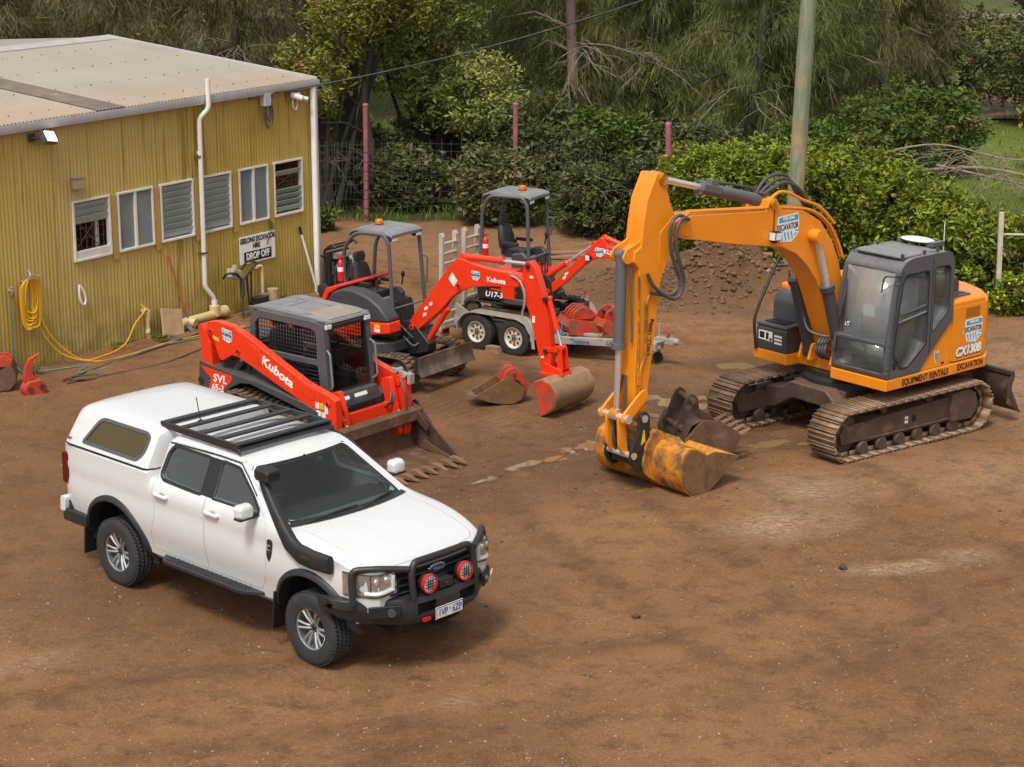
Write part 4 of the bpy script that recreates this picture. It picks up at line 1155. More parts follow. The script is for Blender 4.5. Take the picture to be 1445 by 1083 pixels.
  for k in range(6):
   for dq in (-.165, .165):
    a = math.pi * 2 * k / 6 + dq
    ca, sa = math.cos(a), math.sin(a)
    a0 = math.pi * 2 * k / 6 + dq * 1.5
    P0, P1 = Vector((.045 * math.cos(a0), -.062, .045 * math.sin(a0))), Vector((.207 * ca, -.098, .207 * sa))
    rim.tube([P0, (P0 + P1) / 2 + Vector((0, -.01, 0)), P1], [.017, .015, .018], 6)
  rim.build('rim', X['alloy'], w, 0, 40)
  bk = MB().lathe([(0, -.012), (.195, -.012), (.195, .0), (0, .0)], (0, 0, 0), 'y', 32)
  bk.build('brake_disc', X['char'], w)
  cap = MB().lathe([(0, -.080), (.030, -.080), (.033, -.072)], (0, 0, 0), 'y', 20)
  for k in range(6):
   a = math.pi * 2 * (k + .5) / 6
   cap.cyl((.045 * math.cos(a), -.085, .045 * math.sin(a)), (.045 * math.cos(a), -.06, .045 * math.sin(a)), .008, 8)
  cap.build('hub_cap', BK, w)
 for y in (-.80, .80):
  wheel(0, y, .385); wheel(-3.27, y, .385)
 for s in (-1, 1):
  for wx, wz, r, a0, a1 in ((0, .43, .535, 2, 172), (-3.27, .44, .555, -6, 184)):
   secs = []
   for i in range(33):
    a = R(a0 + (a1 - a0) * i / 32)
    ca, sa = math.cos(a), math.sin(a)
    yb = smooth_tab(min(1.3, max(.46, wz + r * sa)), YS)
    if wx == 0 and ca > 0: yb *= lerp(1, .955, min(1, ca))
    q = []
    for dr, dy in ((-.012, -.10), (-.012, .028), (.0, .036), (.045, .020), (.062, -.01), (.055, -.06)):
     q.append((wx + (r + dr) * ca, s * (yb + dy), wz + (r + dr) * sa))
    secs.append(q)
   MB().loft(secs).build('wheel_arch_flare', BK, T, 0, 50)
  for fx in (-.56, -3.86):
   MB().box((fx, s * .80, .44), (.025, .27, .42), Matrix.Rotation(R(6), 3, 'Y')).build('mud_flap', X['ink'], T, .004)
  st = MB().prism(rpoly([(-2.46, .83), (-2.30, 1.03), (-.95, 1.03), (-.75, .88), (-.75, .80), (-2.46, .80)], .05), .535, .572, 'z') if s > 0 else MB().prism(rpoly([(-2.46, -.83), (-2.30, -1.03), (-.95, -1.03), (-.75, -.88), (-.75, -.80), (-2.46, -.80)], .05), .535, .572, 'z')
  for x in (-2.2, -1.6, -1.0): st.bb((x - .03, s * .55, .52), (x + .03, s * .85, .54))
  so_ = st.build('side_step', BP, T, .008)
  tr = MB()
  for i in range(34):
   for j in range(3):
    tr.box((-2.28 + i * .04, s * (.875 + j * .05), .575), (.03, .012, .008), Matrix.Rotation(R(35 if (i + j) % 2 else -35), 3, 'Z'))
  tr.build('step_tread', BK, so_, 0, None)
 k = MB()
 for s in (-1, 1):
  k.bb((-2.72, s * .655, 1.925), (-1.40, s * .615, 1.968))
  k.prism([(-2.70, 1.90), (-1.42, 1.88), (-1.36, 1.86), (-1.36, 1.90), (-1.40, 1.93), (-2.70, 1.93)], s * .655, s * .640, 'y')
 k.build('roof_rack_rail', BP, T, .008)
 for i in range(5):
  x = -2.665 + i * .305
  MB().bb((x - .045, -.62, 1.945), (x + .045, .62, 1.972)).build('roof_rack_slat', BP, T, .008)
 k = MB().prism([(-1.48, 1.945), (-1.37, 1.915), (-1.36, 1.90), (-1.38, 1.90), (-1.48, 1.935)], -.64, .64, 'y')
 k.build('wind_deflector', BP, T)
 MB().cyl((-2.46, -.30, 1.90), (-2.53, -.30, 2.20), .006, 6).lathe([(0, .03), (.03, .01), (.045, 0)], (-2.46, -.30, 1.94), 'z', 12).build('antenna', BK, T)
 sec = []
 for (x, y, z, rx, ry, tx, tz) in ((.37, -.925, 1.165, .005, .085, 1, 0), (.355, -.945, 1.165, .045, .094, 1, 0), (.10, -.955, 1.165, .052, .098, 1, 0), (-.08, -.955, 1.18, .055, .100, 1, -.1), (-.24, -.945, 1.25, .058, .090, .8, -.6), (-.38, -.915, 1.36, .058, .074, .72, -.7), (-.56, -.865, 1.50, .055, .062, .7, -.72), (-.72, -.815, 1.63, .052, .056, .66, -.75), (-.795, -.795, 1.715, .05, .052, .3, -.95), (-.805, -.79, 1.76, .05, .052, 0, -1)):
  t = Vector((tx, 0, tz)).normalized(); u = Vector((0, 1, 0)); v = t.cross(u)
  q = []
  for i in range(16):
   a = 2 * math.pi * i / 16
   c_, s_ = math.cos(a), math.sin(a)
   f = lambda w: math.copysign(abs(w) ** .7, w)
   q.append(Vector((x, y, z)) + u * rx * f(c_) + v * ry * f(s_))
  sec.append(q)
 sn = MB().loft(sec).build('snorkel', BK, T, 0, 50)
 k = MB()
 hs = []
 for x, w, h, z in ((-.90, .060, .050, 1.815), (-.86, .078, .066, 1.82), (-.78, .085, .074, 1.825), (-.70, .092, .066, 1.825), (-.655, .090, .056, 1.82)):
  hs.append([(x, -.79 + y * w, z + q * h) for y, q in ((-1, -.7), (-.8, -1), (.8, -1), (1, -.7), (1, .6), (.75, 1), (-.75, 1), (-1, .6))])
 k.loft(hs).cyl((-.805, -.79, 1.73), (-.805, -.79, 1.79), .062, 16)
 k.build('snorkel_head', BK, sn, .006)
 MB().bb((-.651, -.86, 1.79), (-.649, -.72, 1.85)).build('intake_mesh', X['darkhole'], sn)
 MB().ball((.02, -1.006, 1.165), .07, 18, 8, (1.15, .12, .42)).build('snorkel_badge', BP, sn)
 for s in (-1, 1):
  k = MB().prism(rpoly([(-.62, 1.03), (-.585, .96), (-.545, 1.04), (-.53, 1.20), (-.57, 1.215), (-.60, 1.20)], .02), s * .935, s * .956, 'y')
  v = k.build('guard_vent', BP, T, .004)
  MB().bb((-.595, s * .953, 1.14), (-.545, s * .960, 1.152)).bb((-.595, s * .953, 1.09), (-.555, s * .960, 1.10)).bb((-.600, s * .953, 1.09), (-.59, s * .960, 1.152)).build('vent_badge', X['chrome'], v)
 for s in (-1, 1):
  k = MB()
  ms = []
  for x, w, h in ((-.755, .045, .045), (-.77, .085, .066), (-.82, .098, .078), (-.872, .095, .076)):
   ms.append([(x, s * (1.06) + y * w, 1.475 + q * h) for y, q in ((-1, -.6), (-.75, -.95), (.75, -.95), (1, -.6), (1, .55), (.7, 1), (-.7, 1), (-1, .55))])
  k.loft(ms)
  mo = k.build('mirror', WH, T, .012)
  MB().bb((-.878, s * .955, 1.392), (-.765, s * 1.155, 1.412)).tube([(-.82, s * .88, 1.40), (-.82, s * .99, 1.40)], .035, 10, flat=.6).build('mirror_base', BK, mo, .006)
  MB().bb((-.880, s * .98, 1.41), (-.874, s * 1.14, 1.54)).build('mirror_glass', X['chrome'], mo)
 for s in (-1, 1):
  k = MB().prism(rpoly([(-4.255, 1.0), (-4.25, 1.36), (-4.13, 1.37), (-4.10, 1.30), (-4.11, 1.05), (-4.15, .99)], .03), s * .78, s * .922, 'y')
  k.build('tail_light', X['red_lens'], T, .012)
  k = MB().prism([(-4.16, .88), (-4.18, 1.14), (-4.14, 1.14), (-4.125, .9)], s * .9, s * .93, 'y')
 MB().bb((-4.27, -.90, .62), (-4.10, .90, .80)).bb((-4.25, -.95, .55), (-3.80, -.86, .70)).bb((-4.25, .86, .55), (-3.80, .95, .70)).build('rear_bumper', BP, T, .02)
 k = MB()
 for s in (-1, 1): k.prism(rpoly([(-4.29, .66), (-4.27, .84), (-4.18, .84), (-4.19, .66)], .03), s * .62, s * .955, 'y')
 k.build('bumper_corner', WH, T, .015)
 k = MB()
 def fx(y): return .845 - .10 * (abs(y) / .9) ** 2 - .20 * max(0, (abs(y) - .55) / .4) ** 2
 n = 16
 vs = [(fx(-.60 + 1.2 * i / n) + .025, -.60 + 1.2 * i / n, z) for z in (.80, 1.115) for i in range(n + 1)]
 k.add(vs, [(i, i + 1, n + 2 + i, n + 1 + i) for i in range(n)])
 k.build('grille_backing', X['darkhole'], T, 0, None)
 k = MB()
 for z in (.88, .955, 1.03, 1.10):
  k.tube([(fx(-.60 + 1.2 * i / n) + .045, -.60 + 1.2 * i / n, z) for i in range(n + 1)], .022, 8, flat=.6)
 for y in [-.5, -.3, -.1, .1, .3, .5]: k.box((fx(y) + .04, y, .97), (.02, .012, .26))
 k.build('grille', BP, T)
 MB().ball((.885, 0, 1.03), .125, 28, 10, (.16, 1, .42)).build('badge_oval', X['chrome'], T)
 MB().ball((.895, 0, 1.03), .113, 28, 10, (.16, 1, .37)).build('badge_field', X['ford_blue'], T)
 text('Ford', .062, X['chrome'], T, 'badge_lettering', (.912, 0, 1.03), (0, 1, 0), (0.12, 0, 1), sx=1.25, shear=.25)
 for s in (-1, 1):
  secs, cov = [], []
  for i in range(11):
   y = .56 + (.905 - .56) * i / 10
   xf = [(.56, .89), (.66, .884), (.74, .865), (.80, .805), (.85, .71), (.89, .60), (.91, .47)]
   x = smooth_tab(y, xf)
   zt = 1.135 - .01 * i / 10; zb = .93 - .035 * min(1, i / 6)
   secs.append([(x - .10, s * (y - .05), zb), (x - .02, s * y, zb), (x - .02, s * y, zt), (x - .10, s * (y - .05), zt)])
   cov.append([(x + .012, s * (y + .004), zb - .006), (x + .018, s * (y + .006), (zb + zt) / 2), (x + .004, s * (y + .002), zt + .004)])
  h = MB().loft(secs, True, True).build('headlight', M('headlight_inner', (.62, .63, .65), .16, metal=.8, var=.3, vs=25), T)
  k = MB()
  for i in (7,):
   q = secs[i]
   k.tube([q[1], q[2]], .006, 6)
  for zf in (.0, 1.0):
   k.tube([Vector(q[1]).lerp(Vector(q[2]), zf) + Vector((.004, 0, 0)) for q in secs], .006, 6)
  k.build('lamp_divider', BP, h)
  k = MB()
  k.tube([Vector(q[1]).lerp(Vector(q[2]), .18) + Vector((.012, 0, 0)) for q in secs[1:9]], .024, 8, flat=.8)
  k.tube([Vector(secs[1][1]).lerp(Vector(secs[1][2]), f) + Vector((.014, 0, 0)) for f in (.1, .5, .85)], .020, 8)
  k.build('running_light', M('white_light_guide', (.75, .76, .78), .2), h)
  for i in (3, 6):
   c = Vector(secs[i][1]).lerp(Vector(secs[i][2]), .72) + Vector((.004, 0, 0))
   MB().ball(c, .034, 14, 8, (.6, 1, 1)).build('projector', X['chrome'], h)
  MB().loft(cov, False, False).build('lamp_cover', glass('clear_lens', (.9, .92, .93), .04), h, 0, 60)
 sb = []
 for y, x, z0, z1 in ((-1.0, .44, .70, .84), (-.965, .55, .655, .845), (-.82, .74, .60, .85), (-.60, .92, .575, .85), (-.44, 1.03, .565, .85), (-.25, 1.055, .56, .85), (.25, 1.055, .56, .85), (.44, 1.03, .565, .85), (.60, .92, .575, .85), (.82, .74, .60, .85), (.965, .55, .655, .845), (1.0, .44, .70, .84)):
  m_ = (z0 + z1) / 2
  sb.append([(x - .22, y, z0 + .02), (x - .07, y, z0), (x - .005, y, z0 + .08), (x, y, z1 - .10), (x - .03, y, z1 - .012), (x - .06, y, z1), (x - .24, y, z1 + .005)])
 bb_ = MB().loft(sb).mesh()
 bb_ = csg(bb_, MB().bb((.96, -.40, .66), (1.2, -.16, .78), 1).bb((.96, .16, .66), (1.2, .40, .78), 1).mesh())
 bo = put(bb_, 'bull_bar', [BP, X['darkhole'], BP], T, .006)
 hoop = fillet([(1.00, -.43, .84), (.965, -.43, 1.10), (.955, -.38, 1.20), (.97, -.2, 1.205), (.975, 0, 1.205), (.97, .2, 1.205), (.955, .38, 1.20), (.965, .43, 1.10), (1.00, .43, .84)], .09, 6)
 MB().tube(hoop, .036, 14).build('centre_hoop', BP, bo)
 for s in (-1, 1):
  side = fillet([(.66, s * .93, .83), (.62, s * .915, 1.17), (.80, s * .70, 1.175), (.955, s * .45, 1.145)], .08, 6)
  MB().tube(side, .034, 14).build('side_hoop', BP, bo)
  c = Vector((.86, s * .70, .745)); nn = Vector((.82, s * .57, 0)).normalized()
  rot = Matrix((nn, Vector((-nn.y, nn.x, 0)), Vector((0, 0, 1)))).transposed()
  MB().box(c + nn * .018, (.03, .32, .125), rot).build('lamp_pocket', X['ink'], bo, .01)
  MB().box(c + nn * .036 + Vector((-.07 * nn.y * -1, 0, .02)) + rot @ Vector((0, s * .085, .0)), (.012, .11, .035), rot).build('indicator', X['lens'], bo, .004)
  p = c + nn * .03 + rot @ Vector((0, s * -.07, -.005))
  MB().cyl(p, p + nn * .022, .042, 18).build('fog_lamp', X['char'], bo)
  w = Vector((1.035, s * .25, .965))
  l = MB().cyl(w - Vector((.07, 0, 0)), w, .088, 24, .10).cyl(w - Vector((.05, 0, .12)), w - Vector((.05, 0, 0)), .02, 8).build('driving_lamp', BP, bo)
  MB().lathe([(.090, .0), (.090, .022), (.099, .022), (.102, .0), (.098, -.02)], tuple(w), 'x', 28).build('lamp_ring', X['red_ring'], l)
  MB().lathe([(0, .014), (.05, .012), (.087, .004)], tuple(w), 'x', 24).build('lamp_face', X['lens'], l)
  k = MB()
  for z in (-.03, .0, .03): k.bb((w.x + .018, w.y - .07, w.z + z - .0035), (w.x + .024, w.y + .07, w.z + z + .0035))
  for y in (-.03, 0, .03): k.bb((w.x + .018, w.y + y - .004, w.z - .065), (w.x + .024, w.y + y + .004, w.z + .065))
  k.build('lamp_grid', BP, l, 0, None)
 MB().bb((.90, -.09, .86), (1.03, .09, .955)).cyl((1.03, 0, .90), (1.045, 0, .90), .03, 14).build('winch_box', BP, bo, .012)
 MB().bb((.98, -.55, .853), (1.0, .55, .86)).build('top_pan', BP, bo)
 k = MB().bb((1.058, -.19, .565), (1.066, .19, .695)); pl = k.build('number_plate', M('plate_white', (.72, .72, .70), .4, var=.04), bo, .003)
 MB().ring([(1.0675, -.187, .568), (1.0675, .187, .568), (1.0675, .187, .692), (1.0675, -.187, .692)], [(1.0675, -.18, .575), (1.0675, .18, .575), (1.0675, .18, .685), (1.0675, -.18, .685)], .001).build('plate_border', X['ink'], pl)
 text('1VP', .105, X['letter_blue'], pl, 'plate_lettering', (1.068, -.095, .628), (0, 1, 0), (0, 0, 1), sx=.78, bold=.001)
 text('6ZP', .105, X['letter_blue'], pl, 'plate_lettering', (1.068, .100, .628), (0, 1, 0), (0, 0, 1), sx=.78, bold=.001)
 MB().prism([(-.008, .655), (.012, .655), (.002, .625)], 1.067, 1.069, 'x').build('plate_emblem', X['letter_blue'], pl)
 decal([(1.0295, -.445 + .10, .59), (1.0295, -.445 + .19, .59), (1.0295, -.445 + .19, .625), (1.0295, -.445 + .10, .625)], X['red_ring'], bo, 'badge', .030)
 k = MB().bb((-4.1, -.45, .42), (.75, -.35, .55)).bb((-4.1, .35, .42), (.75, .45, .55)).cyl((0, -.75, .36), (0, .75, .36), .05, 10).cyl((-3.27, -.75, .385), (-3.27, .75, .385), .06, 10).ball((-3.27, .0, .385), .16, 12, 8)
 k.build('chassis', X['ink'], T)
 return T
def rpolyz(cx, cy, z, hx, hy):
 return [(cx + x, cy + y, z) for x, y in rpoly([(-hx, -hy), (hx, -hy), (hx, hy), (-hx, hy)], .08, 3)]
make_truck()
# ------------------------------------------------------------------ shared pieces of the earthmovers
def belt(circles, y0, y1, th, mat, parent, pitch=.09, lug=.02, name='track', lugw=.45, steel=False):
 """endless track round circles (x, z, r): band plus cross bars, one mesh"""
 out = hull2(circles)
 P = [Vector((x, 0, z)) for x, z in out]
 n = len(P)
 seg = [(P[(i + 1) % n] - P[i]).length for i in range(n)]
 tot = sum(seg)
 def at(s):
  s %= tot
  for i in range(n):
   if s <= seg[i]:
    t = (P[(i + 1) % n] - P[i]).normalized()
    return P[i] + t * s, t
   s -= seg[i]
  return P[0], (P[1] - P[0]).normalized()
 N = max(60, int(tot / .05))
 loop = [at(tot * i / N)[0] for i in range(N)]
 def off(pts, d):
  q = []
  for i in range(len(pts)):
   t = (pts[(i + 1) % len(pts)] - pts[i - 1]).normalized()
   q.append(pts[i] + Vector((t.z, 0, -t.x)) * d)
  return q
 inn = off(loop, -th)
 mb = MB()
 secs = []
 for i in range(N):
  a, b = loop[i], inn[i]
  secs.append([(a.x, y0, a.z), (a.x, y1, a.z), (b.x, y1, b.z), (b.x, y0, b.z)])
 secs.append(secs[0])
 if not steel: mb.loft(secs, True, False)
 K = int(tot / pitch)
 for k in range(K):
  p, t = at(tot * k / K)
  nrm = Vector((t.z, 0, -t.x))
  rot = Matrix((t, Vector((0, 1, 0)), nrm)).transposed()
  yc, w = (y0 + y1) / 2, abs(y1 - y0)
  if steel:      # three bar shoe with bolt bosses and link pads behind
   pl = tot / K * .93
   mb.box(p + Vector((0, yc, 0)) - nrm * .01, (pl, w, .018), rot)
   for f in (-.46, -.02, .42):
    mb.box(p + t * pl * f + Vector((0, yc, 0)) + nrm * .011, (.014, w, .030), rot)
   for s in (-.09, .09): mb.box(p + Vector((0, yc + s, 0)) - nrm * .055, (pl * .8, .035, .075), rot)
  else:
   for s in (-1, 1):
    q = p + t * (pitch * .25 * s)
    mb.box(q + Vector((0, yc + s * w * (.5 - lugw / 2), 0)) + nrm * lug * .4, (pitch * .52, w * lugw, lug), rot)
 return mb.build(name, mat, parent, 0, None)
def bucket(parent, name, prof, y0, y1, mats, t=.02, cheek=None, parts=True):
 """open scoop: prof is the (x, z) line from top rear lip round the back to the cutting lip; cheeks close the ends"""
 n = len(prof)
 def offs(d):
  q = []
  for i in range(n):
   a, b = Vector(prof[max(i - 1, 0)]), Vector(prof[min(i + 1, n - 1)])
   tt = (b - a).normalized()
   q.append((prof[i][0] - tt.y * d, prof[i][1] + tt.x * d))
  return q
 inn = offs(t)
 sh = MB().prism(list(prof) + inn[::-1], y0, y1, 'y', 0)
 for y in (y0, y1): sh.prism(cheek or list(prof), y - .012, y + .012, 'y', 1)
 return sh.build(name, mats, parent, .004)
def cylinder(parent, p0, p1, f, r, rr, name='hydraulic_cylinder', mats=None, axis=None):
 """ram from p0 (barrel foot) to p1 (rod eye), f = share taken by the barrel"""
 p0, p1 = Vector(p0), Vector(p1)
 q = p0.lerp(p1, f)
 d = (p1 - p0).normalized()
 b = MB().cyl(p0, q, r, 18).cyl(q - d * .06, q + d * .012, r * 1.22, 18)
 a = Vector(axis or (0, 1, 0))
 b.cyl(p0 - a * r * .9, p0 + a * r * .9, r * .95, 14)
 o = b.build(name, mats[0], parent, 0, 40)
 MB().cyl(q, p1, rr, 14).build('rod', X['chrome'], o, 0, 40)
 MB().cyl(p1 - a * r * .9, p1 + a * r * .9, rr * 1.9, 14).build('rod_eye', mats[1], o, 0, 40)
 return o
def pins(parent, pts, y, r, mat, name='pin', w=.02):
 for p in pts:
  MB().cyl((p[0], -y - w, p[1]), (p[0], y + w, p[1]), r, 14).build(name, mat, parent, 0, 40)
def hire_logo(parent, o, xd, yd, w=.3):
 """blue topped hire sticker: heading band, big word, digger teeth below"""
 xd, yd = Vector(xd).normalized(), Vector(yd).normalized()
 zd = xd.cross(yd); o = Vector(o)
 P = lambda x, y, d=0: o + xd * x * w + yd * y * w + zd * d
 st = MB()
 def poly(pts, d, th=.002):
  k = len(pts)
  st.add([P(x, y, d) for x, y in pts] + [P(x, y, d + th) for x, y in pts], [tuple(range(k))[::-1], tuple(range(k, 2 * k))] + [(i, (i + 1) % k, k + (i + 1) % k, k + i) for i in range(k)])
 poly([(-.5, -.02), (-.42, .20), (-.40, .40), (.46, .42), (.50, .10), (.46, -.22), (.30, -.32), (.18, -.40), (-.30, -.34), (-.36, -.08)], 0)
 s = st.build('logo_sticker', X['sticker'], parent)
 st = MB(); poly([(-.36, .22), (-.34, .36), (.44, .38), (.45, .22)], .0025)
 for i in range(4):
  x = -.30 + i * .14
  poly([(x, -.08), (x + .06, -.08), (x + .11, -.32), (x + .07, -.33)], .0025)
 poly([(.28, -.24), (.30, -.08), (.46, -.06), (.45, -.16)], .0025)
 st.build('logo_print', X['cyan'], s)
 text('GEELONG', .12 * w, X['letter_white'], s, 'logo_lettering', P(0.05, .30, .005), xd, yd, sx=.9, bold=.001)
 text('EXCAVATOR', .25 * w, X['ink'], s, 'logo_lettering', P(.0, .06, .003), xd, yd, sx=.62, bold=.002)
 text('Hire', .14 * w, X['letter_white'], s, 'logo_lettering', P(.37, -.15, .005), xd, yd, sx=.8, shear=.2)
 return s
def seat_part(parent, x, y, z, s=1., name='seat'):
 k = MB()
 R2 = lambda z_, hx, hy, dx=0: [(x + dx + p[0], y + p[1], z_) for p in rpoly([(-hx, -hy), (hx, -hy), (hx, hy), (-hx, hy)], .06, 3)]
 k.loft([R2(z, .20 * s, .21 * s), R2(z + .06 * s, .23 * s, .23 * s), R2(z + .13 * s, .22 * s, .22 * s)])
 k.loft([R2(z + .10 * s, .06 * s, .21 * s, -.22 * s), R2(z + .32 * s, .075 * s, .23 * s, -.26 * s), R2(z + .52 * s, .065 * s, .19 * s, -.30 * s), R2(z + .58 * s, .05 * s, .14 * s, -.31 * s)])
 k.loft([R2(z + .61 * s, .04 * s, .12 * s, -.31 * s), R2(z + .70 * s, .05 * s, .15 * s, -.32 * s), R2(z + .78 * s, .035 * s, .12 * s, -.33 * s)])
 for t in (-1, 1): k.box((x - .02, y + t * .27 * s, z + .27 * s), (.34 * s, .07 * s, .055 * s)).cyl((x - .2 * s, y + t * .26 * s, z + .25 * s), (x - .2 * s, y + t * .26 * s, z + .05 * s), .02, 6)
 return k.build(name, X['seat'], parent, 0, 50)
# ------------------------------------------------------------------ compact track loader
def make_loader():
 T = thing('track_loader', 'orange red compact track loader with grey caged cab and toothed bucket behind the white truck', 'loader', (-2.95, 26.78, 0), -39)
 RD, CH, CG = X['red'], X['char'], X['cabgrey']
 for s in (-1, 1):
  y0, y1 = s * .50, s * .80
  C = [(-.58, .30, .26), (-.33, .62, .25), (.72, .46, .24), (.90, .27, .25)]
  belt(C, y0, y1, .035, X['track_rubber'], T, .10, .03, 'track')
  for x, z, r in ((-.56, .29, .19), (.88, .27, .19), (-.33, .60, .17), (-.3, .14, .10), (-.05, .14, .10), (.2, .14, .10), (.45, .14, .10), (.66, .15, .10)):
   MB().lathe([(0, -.10), (r * .8, -.10), (r, -.07), (r, .07), (r * .8, .10), (0, .10)], (x, s * .65, z), 'y', 20).build('track_roller', X['track_frame'], T)
  MB().prism([(-.55, .20), (.85, .18), (.80, .42), (.2, .52), (-.3, .55)], s * .56, s * .70, 'y').build('track_frame', X['track_frame'], T, .01)
  sg = MB().prism([(-1.09, 1.18), (-1.13, .62), (-1.10, .36), (-.92, .34), (-.80, .42), (-.62, .74), (-.49, .88), (-.30, .98), (-.10, 1.0), (.10, .96), (.92, .80), (1.10, .60), (1.16, .60), (1.16, .84), (.91, .92), (.07, 1.06), (-.5, 1.10)], s * .42, s * .745, 'y')
  so_ = sg.build('side_guard', CH, T, .015)
  yy = s * .7465
  decal([(-1.065, yy, 1.115)] + [(x, yy, z) for x, z in ((-.86, .96), (-.93, .76), (-1.0, .70), (-.97, .66), (-.70, .70), (-.60, .86), (-.45, 1.0), (-.46, 1.06))], RD, so_, 'side_panel')
  dx = (-s * -1 if s < 0 else -1, 0, 0)
  xd = (1, 0, 0) if s < 0 else (-1, 0, 0)
  text('SVL', .155, X['letter_white'], so_, 'model_lettering', (-.68, s * .751, .975), xd, (0, 0, 1), sx=1.1, shear=.12, bold=.003)
  text('65-2', .13, X['letter_white'], so_, 'model_lettering', (-.73, s * .751, .845), xd, (0, 0, 1), sx=1.0, shear=.12, bold=.003)
  decal([(-1.09, s * .7465, .62), (-1.02, s * .7465, .62), (-1.02, s * .7465, .70), (-1.09, s * .7465, .70)], X['sticker'], so_, 'warning_label')
  MB().cyl((-1.06, s * .745, .90), (-1.06, s * .755, .90), .05, 18).build('tie_down_ring', X['black_steel'], so_)
  arm = [(-.95, 1.60), (-.90, 1.745), (-.72, 1.775), (-.44, 1.745), (-.12, 1.64), (.40, 1.415), (.92, 1.195), (1.36, 1.085), (1.46, 1.04), (1.47, .70), (1.44, .28), (1.32, .24), (1.25, .46), (1.16, .72), (.91, .90), (.40, 1.08), (-.14, 1.275), (-.33, 1.335), (-.44, 1.345), (-.64, 1.235), (-.70, 1.26), (-.80, 1.50)]
  ao = MB().prism(arm, s * .615, s * .735, 'y').build('lift_arm', RD, T, .012)
  MB().prism(rpoly([(-.16, 1.60), (.10, 1.49), (.16, 1.34), (.10, 1.30), (-.06, 1.34)], .04), s * .735, s * .742, 'y').build('arm_rib', RD, ao, .004)
  MB().prism(rpoly([(.80, 1.20), (1.10, 1.12), (1.08, .98), (.92, 1.0)], .04), s * .735, s * .741, 'y').build('arm_rib', RD, ao, .004)
  for px, pz in ((-.84, 1.62), (-.32, 1.42), (1.33, .98), (1.40, .36)):
   MB().cyl((px, s * .60, pz), (px, s * .752, pz), .042, 16).cyl((px, s * .74, pz), (px, s * .757, pz), .022, 12, m=1).build('arm_pin', [RD, X['black_steel']], ao)
  xo = s * .7385
  if s < 0:
   d = Vector((.52, 0, -.235)).normalized()
   text('Kubota', .165, X['letter_white'], ao, 'maker_lettering', (.42, xo, 1.255), d, (0.41, 0, .91), sx=1.28, bold=.006)
  hire_logo(ao, (-.53, s * .738, 1.60), (1 if s < 0 else -1, 0, -.15 * (1 if s < 0 else -1)), (0, 0, 1), .22)
  decal([(-.80, xo, 1.52), (-.68, xo, 1.49), (-.68, xo, 1.545), (-.80, xo, 1.575)], X['yellow_sticker'], ao, 'warning_label')
  for q, (lx, lz, w, h, mt) in enumerate(((1.14, .93, .07, .08, 'sticker'), (1.22, .93, .07, .08, 'yellow_sticker'), (1.30, .90, .06, .11, 'sticker'), (1.16, .83, .08, .07, 'sticker'), (1.25, .82, .07, .07, 'sticker'), (1.38, .60, .05, .05, 'sticker'))):
   decal([(lx - w / 2, xo, lz - h / 2), (lx + w / 2, xo, lz - h / 2), (lx + w / 2, xo, lz + h / 2), (lx - w / 2, xo, lz + h / 2)], X[mt], ao, 'warning_label')
  MB().prism(rpoly([(-1.10, 1.66), (-1.06, 1.44), (-1.02, 1.10), (-.83, 1.08), (-.86, 1.44), (-.96, 1.62), (-1.03, 1.70)], .02), s * .57, s * .728, 'y').build('rear_tower', RD, T, .01)
  MB().prism([(-.78, 1.53), (-.72, 1.53), (-.60, 1.22), (-.64, 1.20)], s * .55, s * .58, 'y').build('link_bar', X['black_steel'], T, .004)
  cylinder(T, (-.62, s * .56, .98), (-.32, s * .56, 1.42), .55, .05, .03, 'lift_cylinder', (CH, X['black_steel']))
  cylinder(T, (1.20, s * .50, .98), (1.50, s * .50, .52), .6, .045, .026, 'tilt_cylinder', (RD, X['red']))
  MB().prism(rpoly([(1.18, 1.06), (1.32, 1.10), (1.40, .86), (1.50, .34), (1.36, .28), (1.26, .66)], .03), s * .44, s * .52, 'y').build('tilt_bracket', RD, T, .01)
 MB().prism([(-1.08, .34), (-1.10, 1.30), (-.98, 1.42), (-.40, 1.44), (-.36, .95), (.95, .82), (1.15, .70), (1.15, .30), (.9, .24), (-.9, .26)], -.50, .50, 'y').build('chassis', CH, T, .02)
 MB().bb((-1.12, -.40, .45), (-1.09, .40, 1.25)).build('rear_door', RD, T, .01)
 MB().bb((-1.0, -.36, 1.41), (-.46, .36, 1.47)).build('engine_cover', CH, T, .02)
 MB().prism([(1.24, .76), (1.32, .76), (1.36, .42), (1.28, .40)], -.62, .62, 'y').build('arm_cross_member', RD, T, .02)
 MB().prism([(1.02, .60), (1.02, .98), (1.13, .98), (1.20, .80), (1.20, .58)], -.42, .42, 'y').build('front_sill', CH, T, .015)
 MB().prism([(1.14, .90), (1.32, .87), (1.32, .845), (1.14, .86)], -.32, .32, 'y').build('step', X['black_steel'], T, .006)
 for q, y in enumerate((-.20, .02, .14)):
  decal([(1.205, y - .07 + .0, .80), (1.205, y + .05, .80), (1.145, y + .05, .94), (1.145, y - .07, .94)], X['sticker'], T, 'warning_label')
 side = rpoly([(-.38, .96), (-.38, 1.84), (-.31, 1.93), (-.22, 1.955), (.88, 1.935), (.985, 1.90), (1.00, 1.80), (1.07, .95)], .05, 4)
 cab = MB().prism(side, -.445, .445, 'y').mesh()
 cab = csg(cab, MB().prism([(-.33, .98), (-.33, 1.84), (-.24, 1.91), (.86, 1.89), (.945, 1.80), (1.02, .98)], -.405, .405, 'y', 1).mesh())
 up = rpoly([(-.29, 1.43), (-.285, 1.78), (-.19, 1.86), (.76, 1.845), (.855, 1.80), (.865, 1.43)], .05, 4)
